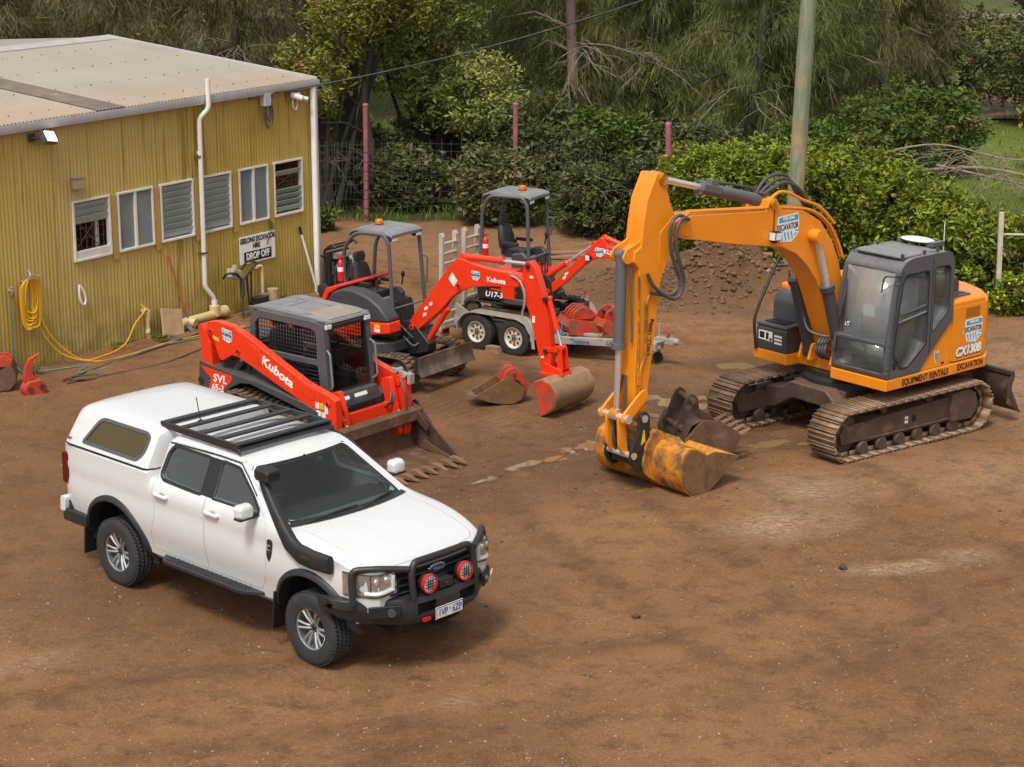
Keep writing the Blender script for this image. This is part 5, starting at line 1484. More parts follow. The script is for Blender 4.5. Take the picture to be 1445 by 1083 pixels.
 lo = rpoly([(-.29, 1.36), (.875, 1.36), (.915, 1.05), (.55, 1.05), (-.29, 1.33)], .03, 3)
 cab = csg(cab, MB().prism(up, -.6, .6, 'y').prism(lo, -.6, .6, 'y').mesh())
 cab = csg(cab, MB().prism(rpoly([(-.375, .99), (.375, .99), (.355, 1.87), (-.355, 1.87)], .04, 3), .9, 1.2, 'x').mesh())
 cab = csg(cab, MB().prism(rpoly([(-.34, 1.46), (.34, 1.46), (.33, 1.86), (-.33, 1.86)], .04, 3), -.5, -.25, 'x').mesh())
 cb = put(cab, 'cab', [CG, X['char2'], CG], T, .010)
 R_ = MB()
 roof = [(-.42, 1.945), (-.36, 1.985), (-.22, 2.005), (.80, 1.985), (1.0, 1.955), (1.02, 1.925), (.86, 1.935), (-.24, 1.957)]
 R_.prism(roof, -.425, .425, 'y')
 for y in (-.30, .30): R_.prism([(-.36, 1.985), (-.22, 2.015), (.60, 2.0), (.62, 1.98)], y - .09, y + .09, 'y')
 for x in (.06, .09): R_.bb((x, -.40, 1.995), (x + .012, .40, 2.006))
 ro = R_.build('cab_roof', X['roofgrey'], cb, .008)
 MB().prism([(.56, 1.993), (.97, 1.962), (.97, 1.975), (.56, 2.006)], -.28, .32, 'y').build('roof_hatch', M('worn_hatch', (.30, .26, .235), .7, var=.2, dust=(DUST, .3)), ro, .008)
 MB().box((.93, -.41, 1.91), (.14, .05, .12)).box((-.36, -.40, 1.93), (.10, .06, .10)).box((.93, .41, 1.91), (.14, .05, .12)).build('roof_bracket', CG, ro, .01)
 for s in (-1, 1):
  k = MB()
  for i in range(23):
   x = -.285 + i * .052
   k.bb((x - .004, s * .418, 1.05 + max(0, .32 - (x + .3) * .38)), (x + .004, s * .426, 1.86))
  for i in range(16):
   z = 1.06 + i * .052
   k.bb((-.29 if z > 1.30 else .3, s * .412, z - .004), (.90, s * .420, z + .004))
  k.build('side_mesh', X['black_steel'], cb, 0, None)
  MB().tube(fillet([(1.015, s * .41, 1.58), (1.09, s * .43, 1.54), (1.13, s * .43, 1.10), (1.055, s * .41, 1.05)], .05), .014, 8).build('grab_handle', M('grab_grey', (.20, .2, .21), .4), cb)
  MB().box((1.005, s * .37, 1.885), (.04, .11, .06)).build('work_lamp', X['lens'], cb, .008)
 dg = MB().add([(1.052, -.37, .99), (1.052, .37, .99), (.985, .35, 1.86), (.985, -.35, 1.86)], [(0, 1, 2, 3)])
 dg.build('door_glass', glass('loader_door_glass', (.55, .62, .56), .04), cb)
 MB().ring([(1.056, -.385, .98), (1.056, .385, .98), (.985, .365, 1.875), (.985, -.365, 1.875)], [(1.054, -.345, 1.02), (1.054, .345, 1.02), (.987, .325, 1.835), (.987, -.325, 1.835)], .006).build('door_frame', X['black_plastic'], cb)
 seat_part(T, .05, 0, 1.05, 1.0)
 MB().bb((-.34, -.40, .94), (1.0, .40, .98)).build('floor', X['char2'], T)
 for s in (-1, 1): MB().bb((.05, s * .26, 1.15), (.55, s * .38, 1.30)).tube([(.48, s * .32, 1.3), (.52, s * .32, 1.48)], .02, 8).ball((.53, s * .32, 1.5), .035, 10, 6).build('control_console', X['char2'], T, .01)
 k = MB().box((1.36, .66, 1.12), (.34, .05, .05), Matrix.Rotation(R(8), 3, 'Y')).cyl((1.30, .60, 1.15), (1.30, .72, 1.15), .035, 10).cyl((1.44, .60, 1.10), (1.44, .74, 1.10), .035, 10).box((1.52, .66, 1.06), (.05, .10, .14))
 k.build('hydraulic_coupler', M('zinc_coupler', (.45, .45, .42), .45, metal=.5, var=.2), T, .005)
 k = MB()
 for o in (0, .05): k.tube(catmull([(1.22, .56 - o, .96), (1.36, .48 - o, .90), (1.40, .42 - o, .78), (1.30, .34, .70), (1.24, .26, .76)], 8), .017, 8)
 k.tube(catmull([(1.36, .62, 1.04), (1.48, .58, .88), (1.50, .58, .62), (1.46, .58, .42)], 8), .018, 8)
 k.build('hydraulic_hose', X['hose'], T)
 prof = [(1.49, .63), (1.42, .58), (1.36, .42), (1.34, .22), (1.38, .09), (1.50, .03), (2.20, .008)]
 ck = [(1.49, .64), (1.36, .58), (1.33, .22), (1.38, .06), (1.50, .01), (2.20, .0), (2.24, .03), (1.62, .50)]
 bo = bucket(T, 'bucket', prof, -.84, .84, [X['rust'], X['rust_dark']], .02, ck)
 k = MB()
 k.prism([(1.47, .66), (1.56, .62), (1.56, .48), (1.50, .44), (1.45, .5)], -.84, .84, 'y')
 k.build('bucket_top_rail', X['rust'], bo, .008)
 for s in (-1, 1):
  for dy in (-.0, -.09):
   MB().prism(rpoly([(1.34, .66), (1.40, .72), (1.47, .70), (1.60, .56), (1.74, .40), (1.70, .34), (1.50, .48), (1.36, .52)], .03), s * (.855 + dy) - .012, s * (.855 + dy) + .012, 'y').build('bucket_ear', X['rust_dark'], bo, .005)
  MB().cyl((1.44, s * .74, .62), (1.44, s * .87, .62), .045, 14).build('bucket_pin', X['rust_dark'], bo)
  MB().prism([(1.62, .07), (1.95, .03), (2.15, .03), (1.8, .13), (1.62, .20)], s * .80, s * .825, 'y').build('cheek_plate', X['rust'], bo, .005)
 for i in range(9):
  y = -.78 + 1.56 * i / 8
  k = MB().loft([[(2.12, y - .045, .012), (2.12, y + .045, .012), (2.12, y + .045, .075), (2.12, y - .045, .075)], [(2.22, y - .04, .01), (2.22, y + .04, .01), (2.22, y + .04, .075), (2.22, y - .04, .075)], [(2.33, y - .03, .012), (2.33, y + .03, .012), (2.33, y + .03, .040), (2.33, y - .03, .040)], [(2.40, y - .014, .012), (2.40, y + .014, .012), (2.40, y + .014, .02), (2.40, y - .014, .02)]])
  k.build('bucket_tooth', X['rust_teeth'], bo, .004)
 MB().bb((1.30, -.70, .16), (1.36, .70, .60)).build('attach_plate', X['rust_dark'], bo, .01)
 return T
make_loader()
# ------------------------------------------------------------------ mini excavators
def mini(label, loc, yaw, z0, P):
 T = thing('mini_excavator', label, 'excavator', (loc[0], loc[1], z0), yaw, None)
 RD, CH = X['red'], X['char']
 G, TW, xr, xf, r = P['gauge'], P['tw'], P['xr'], P['xf'], P['r']
 for s in (-1, 1):
  belt([(xr, r + .01, r), (xf, r + .01, r)] , s * (G - TW), s * G, .03, P['trackmat'], T, .085, .022, 'track')
  for x in (xr, xf): MB().lathe([(0, -.07), (r * .62, -.07), (r * .75, -.05), (r * .75, .05), (r * .62, .07), (0, .07)], (x, s * (G - TW / 2), r + .01), 'y', 20).build('track_idler', X['track_frame'], T)
  for i in range(3):
   x = xr + (xf - xr) * (i + 1) / 4
   MB().lathe([(0, -.09), (r * .36, -.09), (r * .36, .09), (0, .09)], (x, s * (G - TW / 2), r * .42), 'y', 14).build('track_roller', X['track_frame'], T)
  MB().prism([(xr + .1, r * .55), (xf - .1, r * .55), (xf - .16, r * 1.35), (xr + .16, r * 1.35)], s * (G - TW * .86), s * (G - TW * .2), 'y').build('track_frame', X['track_frame'], T, .01)
 zd = P['zd']
 MB().bb((-.35, -G + TW, r * .5), (.4, G - TW, r * 1.7)).cyl((0, 0, r * 1.5), (0, 0, zd), .30, 24).build('undercarriage', X['black_steel'], T, .01)
 bx, bz, bh, bw = P['blade']
 k = MB()
 prof = [(bx + .05, bz), (bx + .0, bz + bh * .25), (bx - .015, bz + bh * .55), (bx - .01, bz + bh), (bx - .045, bz + bh), (bx - .06, bz + bh * .5), (bx - .04, bz + bh * .2), (bx, bz - .01)]
 bo = k.prism(prof, -bw, bw, 'y').build('dozer_blade', X['blade_mud'], T, .004)
 k = MB()
 for s in (-1, 1):
  k.prism([(bx - .02, bz + .04), (bx - .02, bz + bh - .04), (.45, r * 1.2), (.45, r * .7)], s * .28, s * .36, 'y')
  k.prism([(bx - .045, bz + .01), (bx - .02, bz + bh), (bx - .11, bz + bh), (bx - .13, bz + .05)], s * bw, s * (bw - .015), 'y')
 k.build('blade_arm', X['black_steel'], bo, .006)
 def dplan(rad, x1, k=1., hw=None):
  hw = hw or rad * .98
  pts = []
  for i in range(21):
   a = R(90 + 180 * i / 20)
   pts.append((rad * math.cos(a) * k, hw * math.sin(a)))
  pts += [(x1 * .7, -hw), (x1, -hw * .72), (x1, hw * .72), (x1 * .7, hw)]
  return pts
 rad, x1 = P['rad'], P['x1']
 MB().prism(dplan(rad * .96, x1), zd, zd + P['sk'], 'z').build('deck_skirt', CH, T, .02)
 up = MB()
 lv = P['lv']
 secs = []
 for z, sc in lv: secs.append([(x * sc if x < 0 else x, y * (sc * .5 + .5), z) for x, y in dplan(rad, P['xb'])])
 up.loft(secs)
 up.build('engine_cover', P['tailmat'], T, .015)
 if P['kind'] == 1:
  hump = [(-.60, 1.0), (-.58, 1.22), (-.48, 1.36), (-.28, 1.44), (-.05, 1.45), (.24, 1.38), (.46, 1.26), (.62, 1.10), (.64, 1.02), (.25, 1.0), (-.2, 1.10)]
  MB().prism(hump, -.70, -.40, 'y').build('side_cover', X['char2'], T, .05, seg=4)
  MB().prism([(-.60, .72), (-.62, 1.02), (-.2, 1.10), (.25, 1.0), (.64, 1.03), (.66, .86), (.25, .79), (.0, .72)], -.695, -.40, 'y').build('side_panel', RD, T, .03, seg=3)
  MB().prism([(-.74, .86), (-.74, 1.20), (-.62, 1.40), (-.34, 1.50), (-.30, 1.46), (-.56, 1.32), (-.66, 1.14), (-.64, .92)], -.66, .60, 'y').build('rear_panel', RD, T, .03, seg=3)
  for lx, lz, mt in ((.42, .955, 'yellow_sticker'), (.42, .89, 'sticker')):
   decal([(lx - .055, -.6965, lz - .028), (lx + .055, -.6965, lz - .028), (lx + .055, -.6965, lz + .028), (lx - .055, -.6965, lz + .028)], X[mt], T, 'warning_label')
  decal([(-.55, -.70, .565), (-.2, -.70, .565), (-.2, -.70, .585), (-.55, -.70, .585)], RD, T, 'stripe')
 else:
  MB().prism(rpoly([(-.68, .38), (-.70, .60), (-.62, .73), (.14, .69), (.24, .58), (.22, .36)], .04), -.56, -.30, 'y').build('side_panel', M('scuffed_black_panel', (.02, .02, .022), .35, var=.2, dirt=((.3, .25, .2), .18, 12)), T, .03, seg=3)
  yy = -.5615
  decal([(-.42, yy, .545), (.06, yy, .525), (.06, yy, .555), (-.42, yy, .575)], RD, T, 'stripe')
  text('U17-3', .125, X['letter_white'], T, 'model_lettering', (-.36, yy, .465), (1, 0, -.02), (0, 0, 1), sx=1.05, shear=.15, bold=.003)
  MB().prism([(-.60, .62), (-.58, .80), (-.30, .86), (.20, .84), (.26, .74), (.20, .62)], -.50, .50, 'y').build('body_cover', RD, T, .04, seg=3)
 zs = P['zs']
 MB().bb((-.52, -.26, zs - .22), (-.02, .26, zs)).build('seat_box', M('grey_seat_box', (.20, .20, .22), .5, var=.1, dust=(DUST, .3)), T, .03)
 seat_part(T, -.24, .02, zs, .86)
 fz = P['fz']
 MB().bb((-.1, -.50, fz), (x1 * .92, .50, fz + .03)).build('floor_plate', X['black_steel'], T)
 for s in (-1, 1):
  MB().prism([(-.16, zs - .15), (-.16, zs + .10), (.04, zs + .14), (.14, zs + .06), (.10, zs - .15)], s * .31 - .05, s * .31 + .05, 'y').build('control_console', CH, T, .03)
  MB().tube([(.10, s * .30, zs + .18), (.13, s * .29, zs + .32)], .012, 8).ball((.135, s * .29, zs + .35), .032, 10, 8, (1, 1, 1.5)).build('joystick', X['black_plastic'], T)
 for y in (-.10, -.04, .04, .10):
  MB().tube([(x1 * .62, y, fz), (x1 * .58, y * 1.3, fz + .38), (x1 * .50, y * 1.6, fz + .52)], .011, 6).build('travel_lever', X['black_steel'], T)
 MB().cyl((.06, -.42, fz), (.06, -.42, zs - .1), .012, 6).build('lever', X['fire_red'], T)
 zr, hw, cx0, cx1 = P['roof']
 px, pz = P['post']
 k = MB()
 for s in (-1, 1):
  path = fillet([(P['rx'], s * hw * .86, P['rz']), (P['rx'] + .02, s * hw * .95, zr - .30), (cx0 + .05, s * hw * .97, zr - .03), (cx1 - .08, s * hw * .93, zr - .02), (cx1 - .0, s * hw * .92, zr - .14), (px, s * hw * .98, pz), (px + .04, s * hw * 1.0, P['pf'])], .16, 6)
  MB().tube(path, .030, 12).build('canopy_post', X['cabgrey'], T, 0, 50)
 MB().tube([(px + .005, -hw * .97, pz + .05), (px + .005, hw * .97, pz + .05)], .014, 8).build('cross_bar', X['cabgrey'], T)
 MB().tube(fillet([(cx1 + .03, hw * .95, zr - .42), (cx1 + .13, hw * 1.02, zr - .44), (px + .02, hw * 1.04, pz + .34), (px - .02, hw * .98, pz + .30)], .06), .013, 8).build('grab_handle', X['cabgrey'], T)
 Rf = MB()
 secs = []
 for x, dz, w in ((cx0 - .10, -.09, .90), (cx0 - .06, -.03, .97), (cx0 + .06, .022, 1.0), (cx1 - .1, .018, 1.0), (cx1 + .03, .0, .98), (cx1 + .06, -.03, .95)):
  secs.append([(x, -hw * w, zr + dz - .02), (x, -hw * w * .96, zr + dz + .012), (x, 0, zr + dz + .022), (x, hw * w * .96, zr + dz + .012), (x, hw * w, zr + dz - .02), (x, hw * w * .95, zr + dz - .035), (x, 0, zr + dz - .02), (x, -hw * w * .95, zr + dz - .035)])
 ro = Rf.loft(secs).build('canopy_roof', X['roofgrey'], T, 0, 40)
 bx_ = P['beacon']
 b = MB().lathe([(.0, .0), (.072, .0), (.072, .03), (.06, .035)], (bx_[0], bx_[1], zr + .02), 'z', 20).build('beacon', X['black_plastic'], ro)
 MB().lathe([(.060, .03), (.062, .085), (.05, .10), (0, .10)], (bx_[0], bx_[1], zr + .02), 'z', 20).build('beacon_lens', X['orange_lens'], b)
 for s in (-1, 1):
  l = MB().box((cx1 + .01, s * hw * .72, zr - .075), (.08, .15, .075)).build('work_lamp', X['black_plastic'], ro, .012)
  MB().box((cx1 + .053, s * hw * .72, zr - .075), (.008, .125, .06)).build('lamp_face', X['lens'], l)
 ex = P['ext']
 e = MB().lathe([(0, 0), (.045, 0), (.05, .02), (.05, .27), (.035, .31), (.015, .33), (.015, .36)], ex, 'z', 18).build('fire_extinguisher', X['fire_red'], T, 0, 40)
 MB().lathe([(.0508, .15), (.0508, .22)], ex, 'z', 18).build('band', X['sticker'], e)
 MB().box((ex[0] + .02, ex[1], ex[2] + .37), (.10, .02, .025)).build('trigger', X['fire_red'], e)
 if P['kind'] == 1:
  MB().tube(catmull([(ex[0], ex[1], ex[2] + .02), (ex[0] + .02, ex[1], ex[2] - .12), (ex[0] + .16, ex[1] + .05, ex[2] - .20), (ex[0] + .30, ex[1] + .1, ex[2] - .18)], 6), .035, 10).build('air_pipe', X['black_plastic'], T)
 return T
def mini_boom(T, P):
 RD = P.get('mat', X['red'])
 y0, hw = P['y'], P['hw']
 bo = MB().prism(P['boom'], y0 - hw, y0 + hw, 'y').build('boom', RD, T, .012)
 for p in P['bpins']:
  MB().cyl((p[0], y0 - hw - .02, p[1]), (p[0], y0 + hw + .02, p[1]), .045, 14).cyl((p[0], y0 - hw - .028, p[1]), (p[0], y0 + hw + .028, p[1]), .022, 10, m=1).build('boom_pin', [RD, X['black_steel']], bo)
 ao = MB().prism(P['arm'], y0 - hw * .78, y0 + hw * .78, 'y').build('arm', RD, T, .010)
 for p in P['apins']:
  MB().cyl((p[0], y0 - hw - .012, p[1]), (p[0], y0 + hw + .012, p[1]), .034, 12).build('arm_pin', X['black_steel'], ao)
 for (a, b, f, r, rr, nm) in P['cyl']:
  cylinder(T, (a[0], y0, a[1]), (b[0], y0, b[1]), f, r, rr, nm, (RD, RD))
 for poly in P['links']:
  for s in (-1, 1):
   MB().prism(poly, y0 + s * hw * .95, y0 + s * hw * .70, 'y').build('bucket_link', RD, T, .006)
 return bo, ao
M1 = mini('charcoal and red mini excavator on the ground with its boom reaching over a muddy bucket', (-1.957, 30.566), -36, 0,
 dict(kind=1, gauge=.70, tw=.25, xr=-.72, xf=.79, r=.255, trackmat=X['track_rubber'], zd=.53, sk=.16, blade=(1.21, .28, .29, .66), rad=.74, x1=.60, xb=.05,
         lv=[(.69, .90), (.90, .90), (1.0, .86), (1.08, .78), (1.12, .66)], tailmat=X['char2'], zs=1.20, fz=.74, roof=(2.30, .40, -.28, .40), rx=-.50, rz=1.28, post=(.48, 1.12), pf=.72, beacon=(-.10, .02), ext=(-.53, -.40, 1.48)))
bo, ao = mini_boom(M1, dict(y=-.06, hw=.085,
 boom=[(.57, .88), (.62, .79), (.72, .80), (.92, .97), (1.22, 1.22), (1.42, 1.44), (1.56, 1.545), (1.78, 1.63), (2.10, 1.685), (2.62, 1.74), (2.74, 1.79), (2.74, 1.88), (2.60, 1.925), (2.1, 1.945), (1.80, 1.985), (1.60, 2.04), (1.50, 2.03), (1.32, 1.84), (.95, 1.38), (.66, 1.04)],
 bpins=[(.65, .87), (1.55, 1.63), (2.68, 1.82)], arm=[(2.68, 1.70), (2.60, 1.78), (2.68, 1.92), (2.74, 2.12), (2.82, 2.15), (2.92, 2.06), (3.06, 1.68), (3.16, 1.30), (3.21, .80), (3.20, .62), (3.12, .55), (3.03, .58), (2.93, 1.00), (2.80, 1.42)],
 apins=[(2.80, 2.07), (3.10, 1.62), (3.13, .63), (3.12, .86)],
 cyl=[((.86, .62), (1.53, 1.60), .62, .045, .026, 'boom_cylinder'), ((1.58, 2.06), (2.79, 2.09), .60, .048, .026, 'arm_cylinder'), ((3.12, 1.62), (3.35, .92), .62, .042, .024, 'bucket_cylinder')],
 links=[[(3.06, .84), (3.10, .90), (3.37, .97), (3.40, .90), (3.36, .87)], [(3.33, .92), (3.40, .92), (3.43, .62), (3.36, .58), (3.32, .62)]]))
hire_logo(bo, (1.86, -.149, 1.815), (1, 0, -.03), (0.03, 0, 1), .17)
text('Kubota', .10, X['letter_white'], bo, 'maker_lettering', (2.24, -.1475, 1.79), (1, 0, .0), (0, 0, 1), sx=1.15, bold=.003)
decal([(1.36, -.148, 1.71), (1.46, -.148, 1.60), (1.53, -.148, 1.70), (1.43, -.148, 1.81)], X['sticker'], bo, 'white_label')
for x, z in ((.93, 1.20), (.90, 1.10), (1.02, 1.28)): decal([(x - .03, -.148, z - .04), (x + .03, -.148, z - .01), (x + .03, -.148, z + .04), (x - .03, -.148, z + .01)], X['sticker'], bo, 'white_label')
for x, z, w, h in ((2.90, 1.30, .05, .10), (2.86, 1.92, .06, .035), (3.06, .76, .05, .03)): decal([(x - w / 2, -.130, z - h / 2), (x + w / 2, -.130, z - h / 2), (x + w / 2, -.130, z + h / 2), (x - w / 2, -.130, z + h / 2)], X['sticker'], ao, 'warning_label')
k = MB().tube(catmull([(2.50, -.15, 1.90), (2.66, -.17, 1.86), (2.76, -.17, 1.70), (2.76, -.17, 1.50), (2.72, -.16, 1.34), (2.80, -.16, 1.16), (2.88, -.15, 1.04), (2.90, -.14, .92)], 8), .016, 8).cyl((2.89, -.145, 1.02), (2.91, -.145, .86), .026, 10)
k.build('hydraulic_hose', X['hose_grey'], M1)
MB().prism([(.40, .45), (.42, .92), (.60, .96), (.72, .90), (.98, .66), (.96, .52), (.70, .44)], -.15, .05, 'y').build('swing_bracket', X['black_steel'], M1, .02)
MB().tube(catmull([(.50, -.2, .75), (.62, -.24, .68), (.74, -.2, .60), (.80, -.05, .72)], 6), .016, 8).tube(catmull([(.45, -.18, .88), (.58, -.25, .85), (.70, -.2, .72)], 6), .016, 8).build('swing_hose', X['hose'], M1)
bprof = [(3.20, .49), (3.34, .54), (3.47, .50), (3.55, .40), (3.575, .29), (3.54, .18), (3.46, .09), (3.32, .004)]
b1 = bucket(M1, 'bucket', bprof, -.53, .46, [M('muddy_bucket', (.31, .19, .10), .6, var=.3, vs=4, dirt=((.22, .13, .075), .45, 4), bump=.3, bs=14), X['red_worn']], .014, bprof + [(3.28, .22)])
MB().prism([(3.195, .492), (3.34, .545), (3.475, .507), (3.535, .43), (3.52, .43), (3.465, .495), (3.34, .533), (3.20, .48)], -.515, .445, 'y').build('bucket_top', X['red_worn'], b1)
for s in (-1, 1): MB().prism(rpoly([(3.05, .60), (3.10, .70), (3.24, .66), (3.42, .62), (3.46, .53), (3.36, .50), (3.16, .49)], .03), -.06 + s * .10 - .012, -.06 + s * .10 + .012, 'y').build('bucket_ear', X['red'], b1, .004)
MB().bb((3.06, -.20, .50), (3.42, .08, .555)).build('quick_hitch', X['red'], M1, .01)
M2 = mini('red mini excavator with black side panel chained on the trailer under a curved canopy', (.3, 32.6), -30, .40,
 dict(kind=2, gauge=.52, tw=.20, xr=-.82, xf=.62, r=.16, trackmat=X['clean_rubber'], zd=.34, sk=.10, blade=(.86, .10, .20, .48), rad=.62, x1=.42, xb=.05,
         lv=[(.42, .96), (.60, 1.0), (.76, .95), (.86, .82), (.90, .66)], tailmat=X['red'], zs=1.02, fz=.52, roof=(2.07, .345, -.64, .12), rx=-.74, rz=1.06, post=(.16, 1.02), pf=.42, beacon=(-.16, .02), ext=(-.66, -.32, 1.02)))
bo, ao = mini_boom(M2, dict(y=-.05, hw=.075,
 boom=[(.32, .52), (.38, .46), (.50, .52), (.72, .70), (.98, .96), (1.12, 1.07), (1.30, 1.16), (1.52, 1.175), (1.75, 1.15), (1.95, 1.10), (2.02, 1.14), (2.02, 1.22), (1.80, 1.29), (1.60, 1.35), (1.46, 1.37), (1.41, 1.48), (1.35, 1.51), (1.27, 1.43), (1.12, 1.26), (.85, 1.03), (.58, .76), (.36, .60)],
 bpins=[(.40, .53), (1.20, 1.16), (1.97, 1.16)], arm=[(1.93, 1.08), (1.90, 1.22), (2.02, 1.34), (2.10, 1.32), (2.09, 1.16), (1.95, .84), (1.77, .46), (1.66, .40), (1.60, .47)],
 apins=[(2.04, 1.28), (1.68, .45)], cyl=[((.36, .77), (1.20, 1.37), .40, .046, .022, 'boom_cylinder'), ((1.38, 1.50), (2.05, 1.29), .66, .042, .022, 'arm_cylinder')],
 links=[]))
hire_logo(bo, (1.33, -.1285, 1.255), (1, 0, .1), (-.1, 0, 1), .17)
text('KUBOTA', .10, X['letter_white'], bo, 'maker_lettering', (1.60, -.1275, 1.26), (1, 0, -.13), (.13, 0, 1), sx=.95, bold=.003)
l = MB().box((1.14, -.15, 1.16), (.09, .05, .10)).build('boom_lamp', X['black_plastic'], bo, .01); MB().box((1.14, -.178, 1.16), (.07, .006, .08)).build('lamp_face', X['lens'], l)
for x, z in ((.74, .84), (.70, .77), (1.28, 1.30)): decal([(x - .03, -.1265, z - .03), (x + .03, -.1265, z + .01), (x + .03, -.1265, z + .05), (x - .03, -.1265, z + .02)], X['sticker'], bo, 'white_label')
decal([(1.68, -.110, .60), (1.73, -.110, .58), (1.76, -.110, .64), (1.71, -.110, .66)], X['sticker'], ao, 'white_label')
MB().prism([(.26, .34), (.26, .76), (.36, .80), (.46, .70), (.50, .40)], -.14, .04, 'y').build('swing_bracket', X['black_steel'], M2, .02)
MB().bb((1.58, -.16, .30), (1.86, .06, .42)).build('quick_hitch', X['red'], M2, .01)
# ------------------------------------------------------------------ large orange excavator
def make_excavator():
 T = thing('excavator', 'large orange tracked excavator with grey cab and long boom folded down to its bucket', 'excavator', (4.7331, 27.6495, 0), -140)
 OR, CH, CG = X['orange'], X['char'], X['cabgrey']
 U = Matrix.Rotation(R(-3), 4, 'Z')
 def b(mb, name, mat, bevel=0, parent=T, smooth=35, seg=2):
  return mb.xf(U).build(name, mat, parent, bevel, smooth, seg)
 for s in (-1, 1):
  u = bpy.data.objects.new('track', None); link(u, T); u.rotation_euler = (0, 0, R(-3))
  belt([(1.20, .36, .335), (-1.27, .36, .335)], s * .745, s * 1.245, .02, X['track_shoe'], u, .172, .03, 'track_shoes', steel=True)
  k = MB()
  secs = hull2([(1.20, .36, .275), (-1.27, .36, .275)])
  k = MB()
  for i in range(6):
   x = -.92 + i * .36
   MB().lathe([(0, -.16), (.085, -.16), (.11, -.12), (.075, -.06), (.075, .06), (.11, .12), (.085, .16), (0, .16)], (x, s * .995, .135), 'y', 16).build('roller', X['track_frame'], u)
  for x in (.45, -.45): MB().lathe([(0, -.1), (.06, -.1), (.06, .1), (0, .1)], (x, s * .995, .585), 'y', 14).build('carrier_roller', X['track_frame'], u)
  k = MB().lathe([(0, -.085), (.19, -.085), (.275, -.06), (.275, .06), (.19, .085), (0, .085)], (1.20, s * .995, .36), 'y', 32)
  k.lathe([(0, -.13), (.10, -.13), (.14, -.09), (.14, .09), (.10, .13), (0, .13)], (1.20, s * .995, .36), 'y', 24)
  k.prism([(.72, .24), (1.30, .24), (1.34, .36), (1.28, .48), (.72, .50)], s * .84, s * .88, 'y').prism([(.72, .24), (1.30, .24), (1.34, .36), (1.28, .48), (.72, .50)], s * 1.11, s * 1.15, 'y')
  k.build('front_idler', X['track_frame'], u, .01)
  k = MB().lathe([(0, -.05), (.22, -.05), (.235, -.04), (.235, .04), (.22, .05), (0, .05)], (-1.27, s * .995, .36), 'y', 30)
  for i in range(21):
   a = 2 * math.pi * i / 21
   k.box((-1.27 + .255 * math.cos(a), s * .995, .36 + .255 * math.sin(a)), (.06, .05, .04), Matrix.Rotation(-a, 3, 'Y'))
  k.lathe([(0, -.16), (.14, -.16), (.18, -.12), (.18, .12), (.14, .16), (0, .16)], (-1.27, s * .995, .36), 'y', 24)
  k.build('drive_sprocket', X['track_frame'], u)
  k = MB().prism([(-.92, .21), (.84, .21), (.84, .40), (.70, .50), (-.92, .56), (-1.02, .5), (-1.02, .26)], s * .83, s * 1.14, 'y')
  k.prism([(-1.22, .20), (-.80, .22), (-.80, .60), (-1.12, .63), (-1.30, .56), (-1.32, .34)], s * .80, s * 1.20, 'y')
  k.prism([(-.86, .245), (.78, .245), (.78, .262), (-.86, .262)], s * 1.14, s * 1.165, 'y')
  k.build('track_frame', X['track_frame'], u, .02)
  if s > 0:
   MB().bb((-.14, 1.138, .33), (-.06, 1.142, .42)).build('frame_window', X['darkhole'], u)
   MB().bb((.02, 1.1405, .33), (.05, 1.1425, .37)).bb((.02, 1.1405, .39), (.05, 1.1425, .43)).bb((.06, 1.1405, .33), (.08, 1.1425, .37)).bb((.06, 1.1405, .39), (.08, 1.1425, .43)).build('stencil', X['sticker'], u)
 k = MB()
 for x0, x1 in ((.30, .82), (-.82, -.30)):
  k.prism([(-.86, .24), (-.86, .58), (-.50, .62), (-.34, .74), (.34, .74), (.50, .62), (.86, .58), (.86, .24), (.62, .30), (.30, .50), (-.30, .50), (-.62, .30)], x0, x1, 'x')
 k.bb((-.6, -.5, .46), (.6, .5, .72))
 b(k, 'car_body', X['track_frame'], .03)
 MB().lathe([(0, .68), (.62, .68), (.66, .72), (.66, .80), (.60, .84), (.60, .90), (0, .90)], (0, 0, 0), 'z', 40).build('slew_ring', X['black_steel'], T)
 bp = [(-2.22, .12), (-2.06, .20), (-1.97, .36), (-1.95, .55), (-2.02, .74), (-2.05, .74), (-1.99, .55), (-2.01, .36), (-2.09, .22), (-2.23, .14)]
 bo = b(MB().prism(bp, -1.25, 1.25, 'y').bb((-2.04, -1.25, .70), (-1.97, 1.25, .76)), 'dozer_blade', X['rust_dark'], .008)
 k = MB()
 for s in (-1, 1):
  k.prism([(-2.0, .26), (-2.0, .60), (-.6, .62), (-.6, .46)], s * .42, s * .56, 'y').prism([(-2.22, .12), (-1.90, .30), (-1.90, .60), (-2.03, .76), (-2.06, .70), (-2.0, .5)], s * 1.25, s * 1.232, 'y')
 b(k, 'blade_arm', X['track_frame'], .02, bo)
 plan = [(.72, 1.25), (-1.42, 1.25), (-1.66, 1.10), (-1.90, .75), (-2.02, .35), (-2.05, 0), (-2.02, -.35), (-1.90, -.75), (-1.66, -1.10), (-1.42, -1.22), (.42, -1.22), (.68, -1.20), (.70, -.56), (.46, -.52), (.46, .24), (.72, .27)]
 dk = MB().prism(plan, .90, 1.055, 'z').build('deck', OR, T, .015)
 yy = 1.2525
 text('EQUIPMENT RENTALS', .125, X['ink'], dk, 'deck_lettering', (-.10, yy, .972), (-1, 0, 0), (0, 0, 1), sx=.80, bold=.002)
 text('EXCAVATION', .125, X['ink'], dk, 'deck_lettering', (-1.07, yy, .985), (-1, 0, 0), (0, 0, 1), sx=.72, bold=.002)
 eng = [(-.66, 1.22), (-1.40, 1.22), (-1.40, -1.2), (.18, -1.2), (.18, -.42), (-.5, -.42), (-.5, .3), (-.66, .3)]
 EH = 1.93
